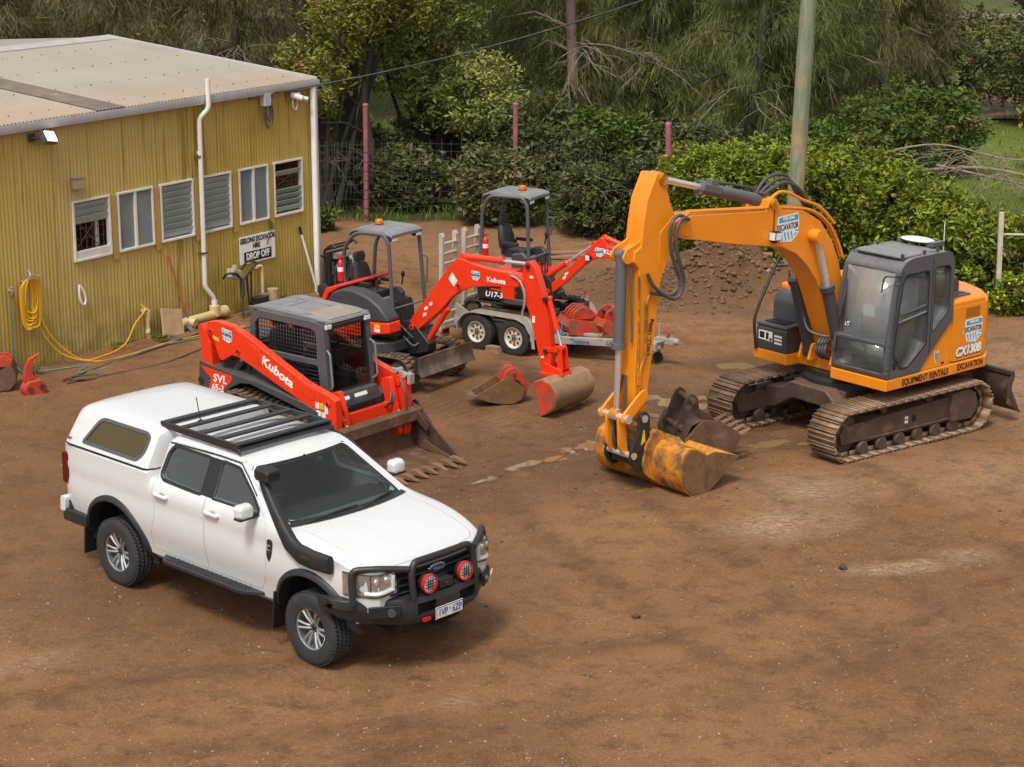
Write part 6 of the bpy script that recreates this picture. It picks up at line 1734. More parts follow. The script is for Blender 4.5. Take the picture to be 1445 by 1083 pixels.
 eo = MB().prism(eng, 1.06, EH, 'z').build('engine_housing', OR, T, .05, seg=4)
 MB().prism(rpoly([(.02, 1.062), (-.645, 1.062), (-.645, 1.66), (-.18, 1.27)], .02), 1.10, 1.222, 'y').build('access_door', OR, T, .008)
 MB().prism(rpoly([(-.675, 1.075), (-1.385, 1.075), (-1.385, 1.84), (-.675, 1.84)], .05), 1.216, 1.2235, 'y').build('engine_door', OR, eo, .004)
 yo = 1.2245
 g = MB()
 for i in range(8): g.bb((-1.26, yo - .002, 1.66 + i * .018), (-.95, yo + .003, 1.670 + i * .018))
 g.build('louvre', M('dark_orange_louvre', (.30, .12, .01), .6), eo)
 hire_logo(eo, (-1.12, yo, 1.46), (-1, 0, 0), (0, 0, 1), .42)
 text('CX130B', .17, X['letter_white'], eo, 'model_lettering', (-1.04, yo + .003, 1.195), (-1, 0, .02), (.02, 0, 1), sx=.95, shear=.22, bold=.010)
 text('CX130B', .17, X['ink'], eo, 'model_lettering', (-1.045, yo + .0005, 1.19), (-1, 0, .02), (.02, 0, 1), sx=.95, shear=.22, bold=.019)
 sh = [(-.40, 1.30), (-.36, 1.27), (-.30, 1.30), (-.31, 1.19), (-.36, 1.11), (-.41, 1.19)]
 decal([(x, 1.2225, z) for x, z in sh], X['sticker'], T, 'shield_badge'); decal([(x * .8 - .072, 1.2265, z * .8 + .242) for x, z in sh], M('badge_grey', (.25, .26, .28), .4), T, 'shield_print')
 MB().bb((-.52, 1.222, 1.09), (-.46, 1.228, 1.115)).build('door_handle', X['ink'], T)
 cw = [(-1.415, 1.215), (-1.55, 1.15), (-1.80, .86), (-1.98, .46), (-2.04, 0), (-1.98, -.46), (-1.80, -.86), (-1.55, -1.15), (-1.415, -1.2)]
 MB().prism(cw, 1.058, 1.90, 'z').build('counterweight', OR, T, .08, seg=4)
 k = MB().bb((-1.22, .30, EH), (-.72, 1.08, EH + .022))
 for i in range(4): k.bb((-1.18 + i * .12, .36, EH + .022), (-1.10 + i * .12, 1.02, EH + .034))
 k.build('engine_grille', CH, T, .004)
 MB().prism(rpoly([(-1.16, 1.93), (-1.16, 2.10), (-1.10, 2.16), (-.80, 2.16), (-.72, 2.08), (-.72, 1.93)], .03), .25, .92, 'y').build('air_filter_hood', CH, T, .03)
 MB().bb((-.55, -.95, EH), (.02, -.55, EH + .05)).cyl((-.35, -.75, 1.95), (-.35, -.75, 2.30), .06, 16).build('exhaust', CH, T, .01)
 MB().prism(rpoly([(.02, 1.06), (.02, 1.82), (.10, 1.86), (.26, 1.84), (.34, 1.70), (.36, 1.06)], .05), -1.16, -.55, 'y').build('fuel_tank', CH, T, .03)
 MB().prism(rpoly([(.36, 1.055), (.36, 1.36), (.40, 1.40), (.67, 1.40), (.69, 1.36), (.69, 1.055)], .02), -1.14, -.58, 'y').build('tool_box', CH, T, .03)
 MB().prism([(.35, 1.40), (.70, 1.40), (.69, 1.44), (.36, 1.45)], -1.15, -.57, 'y').build('tool_box_lid', CH, T, .015)
 MB().bb((.40, -1.05, 1.449), (.62, -.68, 1.456)).build('grip_pad', X['ink'], T)
 decal([(.6915, -1.10, 1.20), (.6915, -.84, 1.19), (.6915, -.84, 1.33), (.6915, -1.10, 1.33)], X['sticker'], T, 'warning_label')
 k = MB().bb((.693, -1.08, 1.22), (.6965, -.99, 1.31)).bb((.693, -.96, 1.21), (.6965, -.91, 1.31)).bb((.693, -.89, 1.20), (.6965, -.85, 1.24))
 k.build('label_print', X['ink'], T)
 for z in (1.17, 1.22, 1.27): MB().bb((.688, -.80, z), (.694, -.66, z + .028)).build('vent_slot', X['sticker'], T)
 MB().prism([(.28, 1.05), (.10, 1.32), (.06, 1.32), (.06, 1.05)], -1.19, -1.165, 'y').build('side_fin', OR, T, .004)
 rl = MB().tube(fillet([(.70, -1.14, 1.04), (.74, -1.16, 1.46), (.62, -1.16, 1.72), (.24, -1.14, 2.36), (.16, -1.05, 2.36)], .10), .022, 10).tube([(.33, -1.15, 2.18), (.16, -1.05, 2.18)], .016, 8).tube(fillet([(.16, -1.05, 2.36), (.14, -1.05, 2.2), (.14, -1.05, 1.8)], .05), .022, 10)
 rl.build('guard_rail', X['black_steel'], T)
 side = rpoly([(.715, 1.06), (.72, 1.35), (.60, 2.20), (.52, 2.52), (.40, 2.635), (.25, 2.665), (-.46, 2.665), (-.57, 2.62), (-.62, 2.50), (-.645, 1.70), (-.17, 1.275), (.035, 1.06)], .05, 4)
 cab = MB().prism(side, .28, 1.245, 'y').mesh()
 ins = rpoly([(.66, 1.10), (.665, 1.35), (.55, 2.20), (.47, 2.48), (.36, 2.585), (.24, 2.61), (-.44, 2.61), (-.53, 2.57), (-.57, 2.48), (-.59, 1.72), (-.15, 1.33), (.06, 1.10)], .04, 3)
 cab = csg(cab, MB().prism(ins, .33, 1.195, 'y', 1).mesh())
 dw = rpoly([(.605, 1.36), (.585, 1.30), (.53, 1.28), (.47, 1.17), (.30, 1.16), (-.095, 1.44), (-.09, 2.46), (.40, 2.46), (.46, 2.38), (.55, 1.86)], .04, 3)
 rw = rpoly([(-.20, 2.48), (-.50, 2.48), (-.545, 2.44), (-.545, 1.88), (-.50, 1.80), (-.20, 1.57)], .03, 3)
 cab = csg(cab, MB().prism(dw, 1.1, 1.4, 'y').prism(rw, 1.1, 1.4, 'y').mesh())
 cab = csg(cab, MB().prism(rpoly([(.56, 1.36), (.54, 1.20), (.1, 1.20), (-.48, 1.75), (-.50, 2.46), (.40, 2.46)], .05, 3), .1, .40, 'y').mesh())
 cab = csg(cab, MB().prism(rpoly([(.34, 1.13), (1.18, 1.13), (1.19, 1.45), (1.175, 2.49), (.35, 2.49), (.33, 1.45)], .06, 4), .42, .9, 'x').mesh())
 cab = csg(cab, MB().prism(rpoly([(.40, 1.85), (1.12, 1.85), (1.12, 2.48), (.40, 2.48)], .05, 3), -.8, -.5, 'x').mesh())
 cb = put(cab, 'cab', [CG, X['char2'], CG], T, .012)
 def pane(pts, nm, mt):
  n = len(pts)
  a, b_, c = Vector(pts[0]), Vector(pts[n // 3]), Vector(pts[2 * n // 3])
  nn = (b_ - a).cross(c - a).normalized() * .004
  MB().add([Vector(p) for p in pts] + [Vector(p) + nn for p in pts], [tuple(range(n))[::-1], tuple(range(n, 2 * n))] + [(i, (i + 1) % n, n + (i + 1) % n, n + i) for i in range(n)]).build(nm, mt, cb, 0, None)
 pane([(x, 1.215, z) for x, z in dw], 'door_glass', X['glass_cab'])
 pane([(x, 1.215, z) for x, z in rw], 'rear_quarter_glass', X['glass_cab'])
 pane([(.695, .36, 1.15), (.695, 1.17, 1.15), (.700, 1.17, 1.52), (.700, .36, 1.52)], 'lower_front_glass', X['glass_cab'])
 pane([(.692, .345, 1.54), (.692, 1.18, 1.54), (.53, 1.17, 2.48), (.53, .36, 2.48)], 'front_glass', X['glass_dusty'])
 pane([(x, .30, z) for x, z in ((.56, 1.36), (.54, 1.20), (.1, 1.20), (-.48, 1.75), (-.50, 2.46), (.40, 2.46))], 'side_glass', X['glass_cab'])
 MB().box((.702, .762, 1.53), (.02, .86, .045)).build('window_bar', CG, cb, .006)
 MB().prism([(.56, 1.90), (.575, 1.90), (-.09, 1.955), (-.09, 1.985)], 1.20, 1.228, 'y').tube([(.555, 1.222, 1.80), (-.09, 1.222, 1.88)], .016, 8).build('door_bar', CG, cb)
 MB().ring([(x, 1.2465, z) for x, z in dw], [(x * .94 + .012, 1.2465, z * .965 + .063) for x, z in dw], .004).build('window_seal', X['ink'], cb)
 MB().ring([(x, 1.2465, z) for x, z in rw], [(x * .94 - .02, 1.2465, z * .965 + .072) for x, z in rw], .004).build('window_seal', X['ink'], cb)
 k = MB().prism([(-.165, 1.30), (-.155, 1.30), (-.155, 2.60), (-.165, 2.60)], 1.244, 1.248, 'y').prism([(.655, 1.08), (.665, 1.08), (.56, 2.2), (.46, 2.50), (.45, 2.50), (.55, 2.2)], 1.244, 1.248, 'y')
 k.build('door_gap', X['ink'], cb)
 MB().ball((.565, 1.25, 1.235), .05, 14, 8, (.8, .12, 1.1)).build('door_latch', X['ink'], cb)
 for z in (1.15, 1.22, 1.45, 1.55, 2.35): MB().cyl((.70 - max(0, z - 1.35) * .14, 1.235, z), (.725 - max(0, z - 1.35) * .14, 1.24, z), .018, 10).build('hinge_bolt', CG, cb)
 r_ = MB().prism(rpoly([(.44, .36), (.44, 1.18), (-.02, 1.18), (-.02, .36)], .08), 2.655, 2.692, 'z').build('roof_hatch', X['roofgrey'], cb, .02)
 MB().prism(rpoly([(-.06, .42), (-.06, 1.12), (-.40, 1.12), (-.40, .42)], .05), 2.66, 2.676, 'z').build('roof_panel', X['roofgrey'], cb, .006)
 for x, y in ((.42, .34), (.42, 1.18), (-.05, .36), (-.02, 1.19), (-.30, 1.19), (.1, .34)): MB().cyl((x, y, 2.66), (x, y, 2.73), .018, 8).cyl((x, y, 2.70), (x, y, 2.72), .028, 8).build('roof_bolt', CH, cb)
 MB().ball((-.48, .70, 2.745), .26, 24, 10, (.62, 1.05, .11)).build('antenna_dome', M('white_dome', (.66, .68, .66), .4), cb)
 MB().bb((-.56, .40, 2.66), (-.40, .48, 2.73)).bb((-.56, .92, 2.66), (-.40, 1.0, 2.73)).bb((-.5, .36, 2.715), (-.46, 1.06, 2.73)).bb((-.60, .98, 2.70), (-.36, 1.06, 2.76)).build('antenna_bracket', CG, cb)
 MB().cyl((-.60, 1.05, 2.62), (-.60, 1.05, 3.02), .006, 6).build('whip_antenna', X['sticker'], cb)
 MB().tube(fillet([(.47, 1.22, 2.44), (.60, 1.27, 2.46), (.70, 1.12, 2.46), (.72, 1.10, 2.24)], .05), .012, 8).build('grab_bar', X['black_steel'], cb)
 k = MB().tube(catmull([(.60, .40, 2.30), (.66, .44, 2.1), (.68, .42, 1.8), (.70, .44, 1.6)], 6), .009, 6)
 k.build('wiper', X['ink'], cb)
 seat_part(T, .02, .76, 1.32, 1.05)
 MB().bb((-.5, .36, 1.08), (.62, 1.18, 1.11)).bb((-.25, .55, 1.1), (.2, .97, 1.32)).build('cab_floor', X['char2'], T)
 for y in (.46, 1.06):
  MB().bb((-.10, y - .07, 1.30), (.36, y + .07, 1.56)).tube([(.30, y, 1.56), (.33, y, 1.74)], .014, 8).ball((.335, y, 1.78), .035, 10, 8, (1, 1, 1.5)).build('control_console', M('console_grey', (.12, .12, .13), .6), T, .02)
 MB().bb((.44, .40, 1.50), (.47, .56, 1.72)).build('monitor', X['grey_trim'], T, .01)
 MB().box((.50, .72, 1.9), (.004, .20, .16)).build('paper_sheet', X['sticker'], T)
 MB().box((-.42, .98, 2.02), (.05, .06, .95), Matrix.Rotation(R(5), 3, 'X')).build('orange_pole', M('hi_vis_pole', (.75, .09, .01), .5), T)
 for y in (.66, .86): MB().tube([(.40, y, 1.11), (.46, y, 1.35), (.42, y, 1.50)], .012, 6).build('travel_lever', X['black_steel'], T)
 boom = [(.22, 1.30), (.32, 1.18), (.46, 1.20), (.62, 1.50), (.86, 2.04), (.98, 2.29), (1.19, 2.53), (1.41, 2.71), (1.69, 2.835), (2.47, 2.965), (3.33, 3.14), (3.50, 3.17), (3.66, 3.24), (3.73, 3.32), (3.67, 3.42), (3.50, 3.455), (3.34, 3.46), (2.49, 3.395), (2.02, 3.36), (1.98, 3.50), (1.90, 3.53), (1.82, 3.50), (1.70, 3.335), (1.29, 3.28), (.95, 3.10), (.71, 2.82), (.55, 2.52), (.40, 2.05), (.24, 1.55)]
 bo = MB().prism(boom, -.19, .19, 'y').build('boom', OR, T, .012)
 for px, pz, r in ((3.66, 3.335, .085), (1.12, 2.93, .075), (1.90, 3.455, .06)):
  MB().cyl((px, -.23, pz), (px, .23, pz), r, 20).cyl((px, -.245, pz), (px, .245, pz), r * .62, 16, m=1).build('boom_pin', [OR, X['orange_worn']], bo)
 MB().prism(rpoly([(3.42, 3.20), (3.62, 3.24), (3.74, 3.33), (3.64, 3.43), (3.40, 3.44)], .03), .19, .205, 'y').build('boom_plate', OR, bo, .004)
 hire_logo(bo, (1.60, .1915, 3.07), (-1, 0, .03), (0.03, 0, 1), .46)
 l = MB().box((1.88, .25, 3.02), (.13, .11, .12)).bb((1.86, .19, 2.92), (1.90, .27, 2.95)).build('boom_lamp', X['black_plastic'], bo, .015)
 MB().box((1.94, .25, 3.02), (.025, .095, .10), Matrix.Rotation(R(0), 3, 'Z')).box((1.88, .3065, 3.02), (.10, .004, .09)).build('lamp_face', X['lens'], l)
 MB().tube([(1.87, .197, 3.08), (1.86, .197, 3.36)], .006, 6).build('lamp_wire', X['ink'], bo)
 k = MB()
 for y, dz in ((.12, 0), (.17, -.01)):
  k.tube(catmull([(3.52, y + .01, 3.44), (3.42, y, 3.50), (3.30, y, 3.50), (2.5, y, 3.435), (1.9, y, 3.385), (1.50, y, 3.35 + dz), (1.1, y + .01, 3.25), (.80, y + .03, 3.05), (.62, y + .04, 2.80), (.50, y + .05, 2.55)], 6), .020, 8)
 k.tube(catmull([(2.0, .19, 3.40), (1.95, .20, 3.50), (1.80, .20, 3.58), (1.60, .19, 3.55), (1.3, .18, 3.42), (1.0, .20, 3.30), (.70, .22, 3.04)], 6), .022, 8)
 k.build('boom_pipe', OR, bo)
 k = MB()
 for i, (y, h) in enumerate(((.05, .0), (-.02, .05), (.11, -.04))):
  k.tube(catmull([(2.0, y, 3.56), (1.85, y, 3.66 + h), (1.62, y, 3.72 + h), (1.40, y, 3.66 + h), (1.22, y, 3.48), (1.10, y + .03, 3.33)], 7), .024, 9)
 k.tube(catmull([(3.1, -.02, 3.83), (2.5, -.03, 3.74), (2.0, -.03, 3.62)], 6), .016, 8)
 k.build('boom_hose', X['hose'], bo)
 for s in (-1, 1):
  cylinder(T, (.52, s * .29, 1.14), (1.12, s * .29, 2.93), .60, .085, .048, 'boom_cylinder', (CH, OR))
  k = MB().prism(rpoly([(.40, 1.04), (.46, 1.26), (.58, 1.28), (.66, 1.04)], .03), s * .20 - .02, s * .20 + .02, 'y').prism(rpoly([(.40, 1.04), (.46, 1.26), (.58, 1.28), (.66, 1.04)], .03), s * .38 - .02, s * .38 + .02, 'y')
  k.build('ram_bracket', OR, T, .006)
 for s in (-1, 1): MB().prism(rpoly([(.05, 1.05), (.14, 1.48), (.30, 1.52), (.46, 1.24), (.44, 1.05)], .03), s * .235 - .015, s * .235 + .015, 'y').build('boom_foot_plate', OR, T, .006)
 k = MB()
 for o in range(4): k.tube(catmull([(.30, -.10 + o * .06, 1.5), (.55, -.06 + o * .05, 1.38), (.66, -.05 + o * .05, 1.22), (.56, -.04 + o * .05, 1.10)], 6), .022, 8)
 k.tube(catmull([(.60, .29, 1.42), (.74, .34, 1.34), (.70, .34, 1.62), (.62, .36, 2.05)], 7), .02, 8).tube(catmull([(.70, -.29, 1.78), (.78, -.1, 1.52), (.66, .18, 1.46), (.56, .26, 1.58)], 7), .02, 8)
 k.build('deck_hose', X['hose'], T)
 cylinder(T, (1.90, 0, 3.455), (3.84, 0, 3.965), .60, .082, .045, 'arm_cylinder', (X['cyl_grey'], OR))
 MB().box((2.92, 0, 3.73), (.34, .22, .10), Matrix.Rotation(R(-15), 3, 'Y')).box((2.86, .02, 3.80), (.14, .12, .09), Matrix.Rotation(R(-15), 3, 'Y')).build('ram_gland', X['cyl_grey'], T, .015)
 arm = [(3.62, 3.27), (3.60, 3.36), (3.64, 3.50), (3.72, 3.66), (3.78, 3.84), (3.77, 3.98), (3.84, 4.04), (3.96, 4.05), (4.12, 3.74), (4.17, 3.48), (4.21, 3.16), (4.32, 3.10), (4.33, 2.98), (4.24, 2.88), (4.22, 2.60), (4.30, 1.32), (4.28, 1.02), (4.20, .90), (4.11, .96), (4.06, 1.24), (3.86, 2.68), (3.76, 2.96)]
 ao = MB().prism(arm, -.15, .15, 'y').build('arm', OR, T, .012)
 MB().prism(rpoly([(3.62, 3.27), (3.60, 3.36), (3.66, 3.5), (3.90, 3.3), (3.92, 2.9), (3.84, 2.75)], .03), .15, .160, 'y').build('arm_plate', OR, ao, .004)
 for s in (-1, 1): MB().prism(rpoly([(4.14, 3.30), (4.22, 3.22), (4.44, 3.14), (4.50, 3.04), (4.44, 2.96), (4.30, 2.98), (4.18, 2.86)], .03), s * .11 - .015, s * .11 + .015, 'y').build('ram_lug', OR, ao, .006)
 for px, pz, r in ((3.86, 3.965, .07), (4.20, .96, .06), (4.17, 1.26, .05)): MB().cyl((px, -.175, pz), (px, .175, pz), r, 18).build('arm_pin', X['orange_worn'], ao)
 text('S.W.L.L. 1290kg', .085, X['ink'], ao, 'load_lettering', (4.04, .1525, 1.98), (-.11, 0, 1), (1, 0, .11), sx=.85, bold=.001)
 k = MB().tube(catmull([(3.50, .20, 3.45), (3.66, .24, 3.50), (3.80, .25, 3.40), (3.80, .25, 3.10), (3.70, .24, 2.86), (3.62, .23, 2.66), (3.74, .22, 2.50), (3.98, .20, 2.54), (4.10, .20, 2.58)], 8), .024, 9)
 k.tube(catmull([(3.48, .24, 3.43), (3.62, .27, 3.46), (3.73, .28, 3.34), (3.73, .28, 3.08), (3.63, .27, 2.84), (3.56, .25, 2.62), (3.70, .24, 2.44), (4.02, .22, 2.62), (4.15, .20, 2.82)], 8), .024, 9)
 k.build('arm_hose', X['hose_grey'] if False else X['hose'], ao)
 k = MB().tube(fillet([(4.06, .172, 2.56), (4.13, .172, 2.45), (4.13, .172, 1.75), (4.22, .172, 1.60), (4.22, .172, 1.30)], .05), .018, 8).tube([(4.26, .17, 2.80), (4.25, .17, 1.40)], .014, 8)
 k.build('arm_pipe', X['orange_worn'], ao)
 cylinder(T, (4.40, 0, 3.06), (4.46, 0, 1.02), .58, .072, .040, 'bucket_cylinder', (X['cyl_grey'], X['orange_worn']))
 MB().tube([(4.33, .09, 2.9), (4.30, .09, 1.95)], .014, 8).build('ram_pipe', X['cyl_grey'], T)
 for s in (-1, 1):
  MB().prism(rpoly([(4.10, 1.22), (4.13, 1.33), (4.22, 1.32), (4.54, 1.06), (4.56, .95), (4.46, .93)], .04), s * .20 - .02, s * .20 + .02, 'y').build('tipping_link', X['orange'], T, .008)
  MB().prism(rpoly([(4.42, 1.02), (4.54, 1.04), (4.52, .62), (4.44, .50), (4.36, .54), (4.38, .66)], .04), s * .11 - .02, s * .11 + .02, 'y').build('bucket_link', X['orange'], T, .008)
  MB().prism(rpoly([(4.10, .98), (4.18, 1.06), (4.28, 1.02), (4.30, .82), (4.42, .58), (4.44, .42), (4.30, .26), (4.16, .30), (4.12, .52), (4.10, .74)], .04), s * .23 - .022, s * .23 + .022, 'y').build('quick_hitch', X['black_steel'], T, .008)
 for px, pz, r in ((4.48, 1.0, .055), (4.20, .96, .05), (4.38, .50, .045), (4.20, .34, .04)): MB().cyl((px, -.265, pz), (px, .265, pz), r, 18).build('hitch_pin', X['chrome'], T)
 MB().bb((4.14, -.2, .36), (4.36, .2, .62)).build('hitch_body', X['black_steel'], T, .02)
 for s in (-.3, .3): decal([(4.18 + s * 0, s * .847, .66), (4.26, s * .847, .62), (4.22, s * .847, .80), (4.20, s * .847, .82)], X['yellow_sticker'], T, 'paint_mark')
 k = MB().tube(catmull([(4.30, .0, 1.5), (4.36, .04, 1.2), (4.42, .05, .8), (4.30, .05, .55)], 7), .018, 8).tube(catmull([(4.30, -.05, 1.5), (4.40, -.06, 1.1), (4.46, -.05, .7), (4.36, -.05, .45)], 7), .018, 8)
 k.build('hitch_hose', X['hose'], T)
 prof = [(3.66, .50), (3.82, .60), (3.94, .625), (4.03, .57), (4.08, .44), (4.08, .28), (4.02, .13), (3.90, .03), (3.72, .002), (3.60, .03), (3.38, .18), (3.07, .39)]
 bk = bucket(T, 'bucket', prof, -.78, .82, [X['orange_worn'], X['orange_cap']], .022, prof + [(3.48, .52)])
 k = MB().prism([(4.075, .31), (4.10, .31), (4.10, .29), (4.08, .28)], -.78, .82, 'y').prism([(3.98, .07), (3.86, .0), (3.84, .0), (3.84, -.0), (3.97, .055)], -.78, .82, 'y')
 k.build('bucket_seam', X['orange_worn'], bk)
 for s in (-1, 1):
  MB().prism(rpoly([(3.86, .58), (3.92, .76), (4.05, .80), (4.20, .62), (4.26, .36), (4.20, .22), (4.02, .10), (4.10, .30), (4.05, .56)], .04), s * .28 - .02, s * .28 + .02, 'y').build('bucket_ear', X['orange_worn'], bk, .008)
 return T
make_excavator()
# ------------------------------------------------------------------ plant trailer with folded ramps
def make_trailer():
 T = thing('plant_trailer', 'galvanised tandem axle plant trailer with raised ladder ramps carrying the red mini excavator', 'trailer', (.3, 32.6, 0), -36)
 G = X['galv']
 k = MB()
 for s in (-1, 1):
  k.bb((-1.05, s * .70, .26), (1.10, s * .64, .39))
  k.prism([(1.10, s * .70), (2.55, s * .06), (2.55, s * .0), (1.10, s * .62)], .27, .39, 'z')
 for x in (-1.05, -.4, .3, 1.05): k.bb((x, -.64, .28), (x + .06, .64, .37))
 k.build('chassis', G, T, .006)
 k = MB().bb((-1.02, -.64, .372), (1.08, .64, .392))
 k.build('deck', M('trailer_deck', (.16, .12, .085), .8, var=.3, dirt=((.22, .14, .09), .4, 4)), T)
 k = MB()
 for s in (-1, 1): k.prism([(1.12, s * .58), (1.6, s * .38), (1.6, s * .33), (1.12, s * .52)], .39, .44, 'z')
 k.bb((1.9, -.32, .385), (1.96, .32, .41)).bb((1.60, -.36, .40), (1.64, .36, .44))
 k.build('front_tray', G, T, .004)
 for s in (-1, 1):
  out = []
  P = [(-.80, .30), (-.80, .40), (-.70, .56), (-.52, .63), (.42, .63), (.60, .56), (.70, .40), (.70, .30)]
  P = [(p.x, p.y) for p in [Vector((q[0], q[1], 0)) for q in P]]
  Pf = [(v.x, v.y) for v in fillet([(x, z, 0) for x, z in P], .08)]
  inn = [(x * .97 - .001, z - .016 if z > .45 else z) for x, z in Pf]
  MB().prism(Pf + inn[::-1], s * .70, s * .96, 'y').build('mudguard', G, T, .004)
  for x in (-.42, .32):
   w = bpy.data.objects.new('wheel', None); link(w, T)
   w.location = (x, s * .84, .295); w.rotation_euler = (0, 0, 0 if s < 0 else math.pi)
   prof = [(.175, -.07), (.185, -.09), (.26, -.097), (.298, -.080), (.306, -.05)]
   MB().lathe(prof + [(r, -h) for r, h in prof[::-1]] + [(.17, 0), (.175, -.07)], (0, 0, 0), 'y', 40).build('tyre', X['rubber'], w, 0, 40)
   rim = MB().lathe([(.182, -.075), (.170, -.085), (.150, -.06), (.135, -.045), (.06, -.055), (.055, -.04), (0, -.04)], (0, 0, 0), 'y', 36)
   rim.build('rim', X['cream_rim'], w, 0, 40)
   h = MB()
   for i in range(8):
    a = 2 * math.pi * i / 8
    c, sn = math.cos(a), math.sin(a)
    p0, p1 = Vector((.085 * c, -.056, .085 * sn)), Vector((.118 * c, -.050, .118 * sn))
    h.tube([p0, p1], [.010, .019], 8)
   h.build('rim_slot', X['darkhole'], w)
   hb = MB().lathe([(0, -.085), (.025, -.085), (.03, -.05)], (0, 0, 0), 'y', 16)
   for i in range(5):
    a = 2 * math.pi * i / 5
    hb.cyl((.048 * math.cos(a), -.07, .048 * math.sin(a)), (.048 * math.cos(a), -.045, .048 * math.sin(a)), .008, 8)
   hb.build('hub', X['rust'], w)
 MB().cyl((-.42, -.8, .275), (-.42, .8, .275), .03, 10).cyl((.32, -.8, .275), (.32, .8, .275), .03, 10).build('axle', X['rust_dark'], T)
 for y in (-.80, -.20):
  k = MB()
  for dy in (-.165, .165):
   k.prism([(-1.12, .22), (-1.06, .22), (-1.02, 1.80), (-1.06, 1.86), (-1.10, 1.84)], y + dy * 1.06 - .034, y + dy * 1.06 + .034, 'y')
  for i in range(9): k.cyl((-1.075 + .005 * i, y - .17, .36 + i * .165), (-1.075 + .005 * i, y + .17, .36 + i * .165), .026, 8)
  k.build('ramp', M('ramp_grey', (.46, .42, .36), .55, var=.15, dirt=((.3, .21, .14), .25, 5)) if y < -.5 else bpy.data.materials['ramp_grey'], T, .004)
 k = MB().prism([(-1.12, .30), (-1.02, .30), (-.62, .40), (-.62, .44), (-1.06, .66), (-1.12, .66)], -.66, -.62, 'y').bb((-1.12, -.98, .26), (-1.02, .5, .31)).bb((-1.16, -.95, .12), (-1.06, -.80, .28))
 k.build('ramp_hinge', G, T)
 MB().bb((-1.065, -1.0, .19), (-1.02, -.86, .27)).build('tail_light', X['red_lens'], T)
 MB().bb((2.45, -.06, .36), (2.78, .06, .46)).cyl((2.76, 0, .40), (2.86, 0, .42), .05, 12).bb((2.28, -.16, .25), (2.52, .10, .37)).build('coupling', G, T, .01)
 MB().tube([(2.62, .0, .46), (2.68, .0, .54), (2.56, 0, .60)], .014, 8).build('brake_lever', X['fire_red'], T)
 j = MB().cyl((2.40, .16, .10), (2.40, .16, .62), .026, 12).build('jockey_stand', G, T)
 MB().lathe([(0, -.03), (.05, -.03), (.085, -.02), (.085, .02), (.05, .03), (0, .03)], (2.40, .12, .085), 'y', 20).build('jockey_wheel', X['rubber'], j)
 MB().tube(catmull([(2.70, -.02, .52), (2.62, -.06, .40), (2.5, -.10, .36), (2.42, -.12, .24)], 6), .010, 6).build('trailer_cable', X['hose'], T)
 text('Trailers', .10, X['letter_blue'], T, 'maker_lettering', (1.38, -.588, .325), Vector((1.45, .64, 0)), (0, 0, 1), sx=1.0, bold=.002)
 text('LoadMaster', .10, X['letter_blue'], T, 'maker_lettering', (1.98, -.323, .33), Vector((1.45, .64, 0)), (0, 0, 1), sx=.95, bold=.002)
 return T
make_trailer()
TM = Matrix.Translation((.3, 32.6, 0)) @ Matrix.Rotation(R(-36), 4, 'Z')
def tw(x, y, z): return tuple(TM @ Vector((x, y, z)))
o = MB().prism([(-.14, 0), (.14, 0), (.12, .12), (-.13, .11)], -.06, .06, 'y').build('wheel_chock', X['timber'], None, .008)
o.matrix_world = TM @ Matrix.Translation((-.06, -.93, 0)) @ Matrix.Rotation(R(-6), 4, 'Z')
tag(o, 'weathered timber block wedged between the two trailer wheels', 'timber')
# ------------------------------------------------------------------ loose buckets
def loose(name, label, loc, yaw, prof, hw, mats, ears, ear_mat, teeth=None, tilt=0, roll=0, rib=False, cheek=None):
 t = thing(name, label, 'bucket', loc, yaw)
 t.rotation_euler = (R(roll), R(tilt), R(yaw))
 b_ = bucket(t, 'shell', prof, -hw, hw, mats, .014, cheek)
 for e, ys in ears:
  for y in ys:
   MB().prism(rpoly(e, .03), y - .014, y + .014, 'y').build('ear', ear_mat, t, .005)
 if teeth:
  x0, z0, dx, dz, n, w = teeth
  for i in range(n):
   y = -hw + w + (2 * hw - 2 * w) * i / (n - 1)
   k = MB().loft([[(x0, y - w, z0 - .02), (x0, y + w, z0 - .02), (x0, y + w, z0 + .025), (x0, y - w, z0 + .025)], [(x0 + dx, y - w * .5, z0 + dz - .005), (x0 + dx, y + w * .5, z0 + dz - .005), (x0 + dx, y + w * .5, z0 + dz + .005), (x0 + dx, y - w * .5, z0 + dz + .005)]])
   k.build('tooth', X['rust_teeth'], t, .003)
 return t
t = loose('spare_bucket', 'rusty brown toothed bucket standing behind the wide orange mud bucket', (2.55, 26.28, 0), 20, [(-.20, .64), (-.36, .58), (-.46, .38), (-.43, .16), (-.29, .03), (-.05, .0), (.18, .10), (.38, .36)], .43, [X['rust_dark'], X['rust']],
      [([(-.46, .36), (-.51, .50), (-.44, .60), (-.34, .86), (-.25, .95), (-.16, .88), (-.13, .66), (-.06, .52), (-.2, .42)], (-.19, .19))], X['rust_dark'], (.36, .35, .18, .09, 5, .062), 0, 0, cheek=[(-.20, .64), (-.46, .38), (-.43, .15), (-.29, .02), (-.05, -.0), (.18, .09), (.40, .36), (.30, .44), (.06, .60)])
for x, z in ((-.25, .86), (-.41, .50)): MB().cyl((x, -.27, z), (x, .27, z), .04, 14).build('cross_pin', X['rust'], t)
e = [(.0, .34), (-.08, .48), (-.20, .54), (-.34, .42), (-.43, .26), (-.40, .10), (-.24, .06), (-.08, .2)]
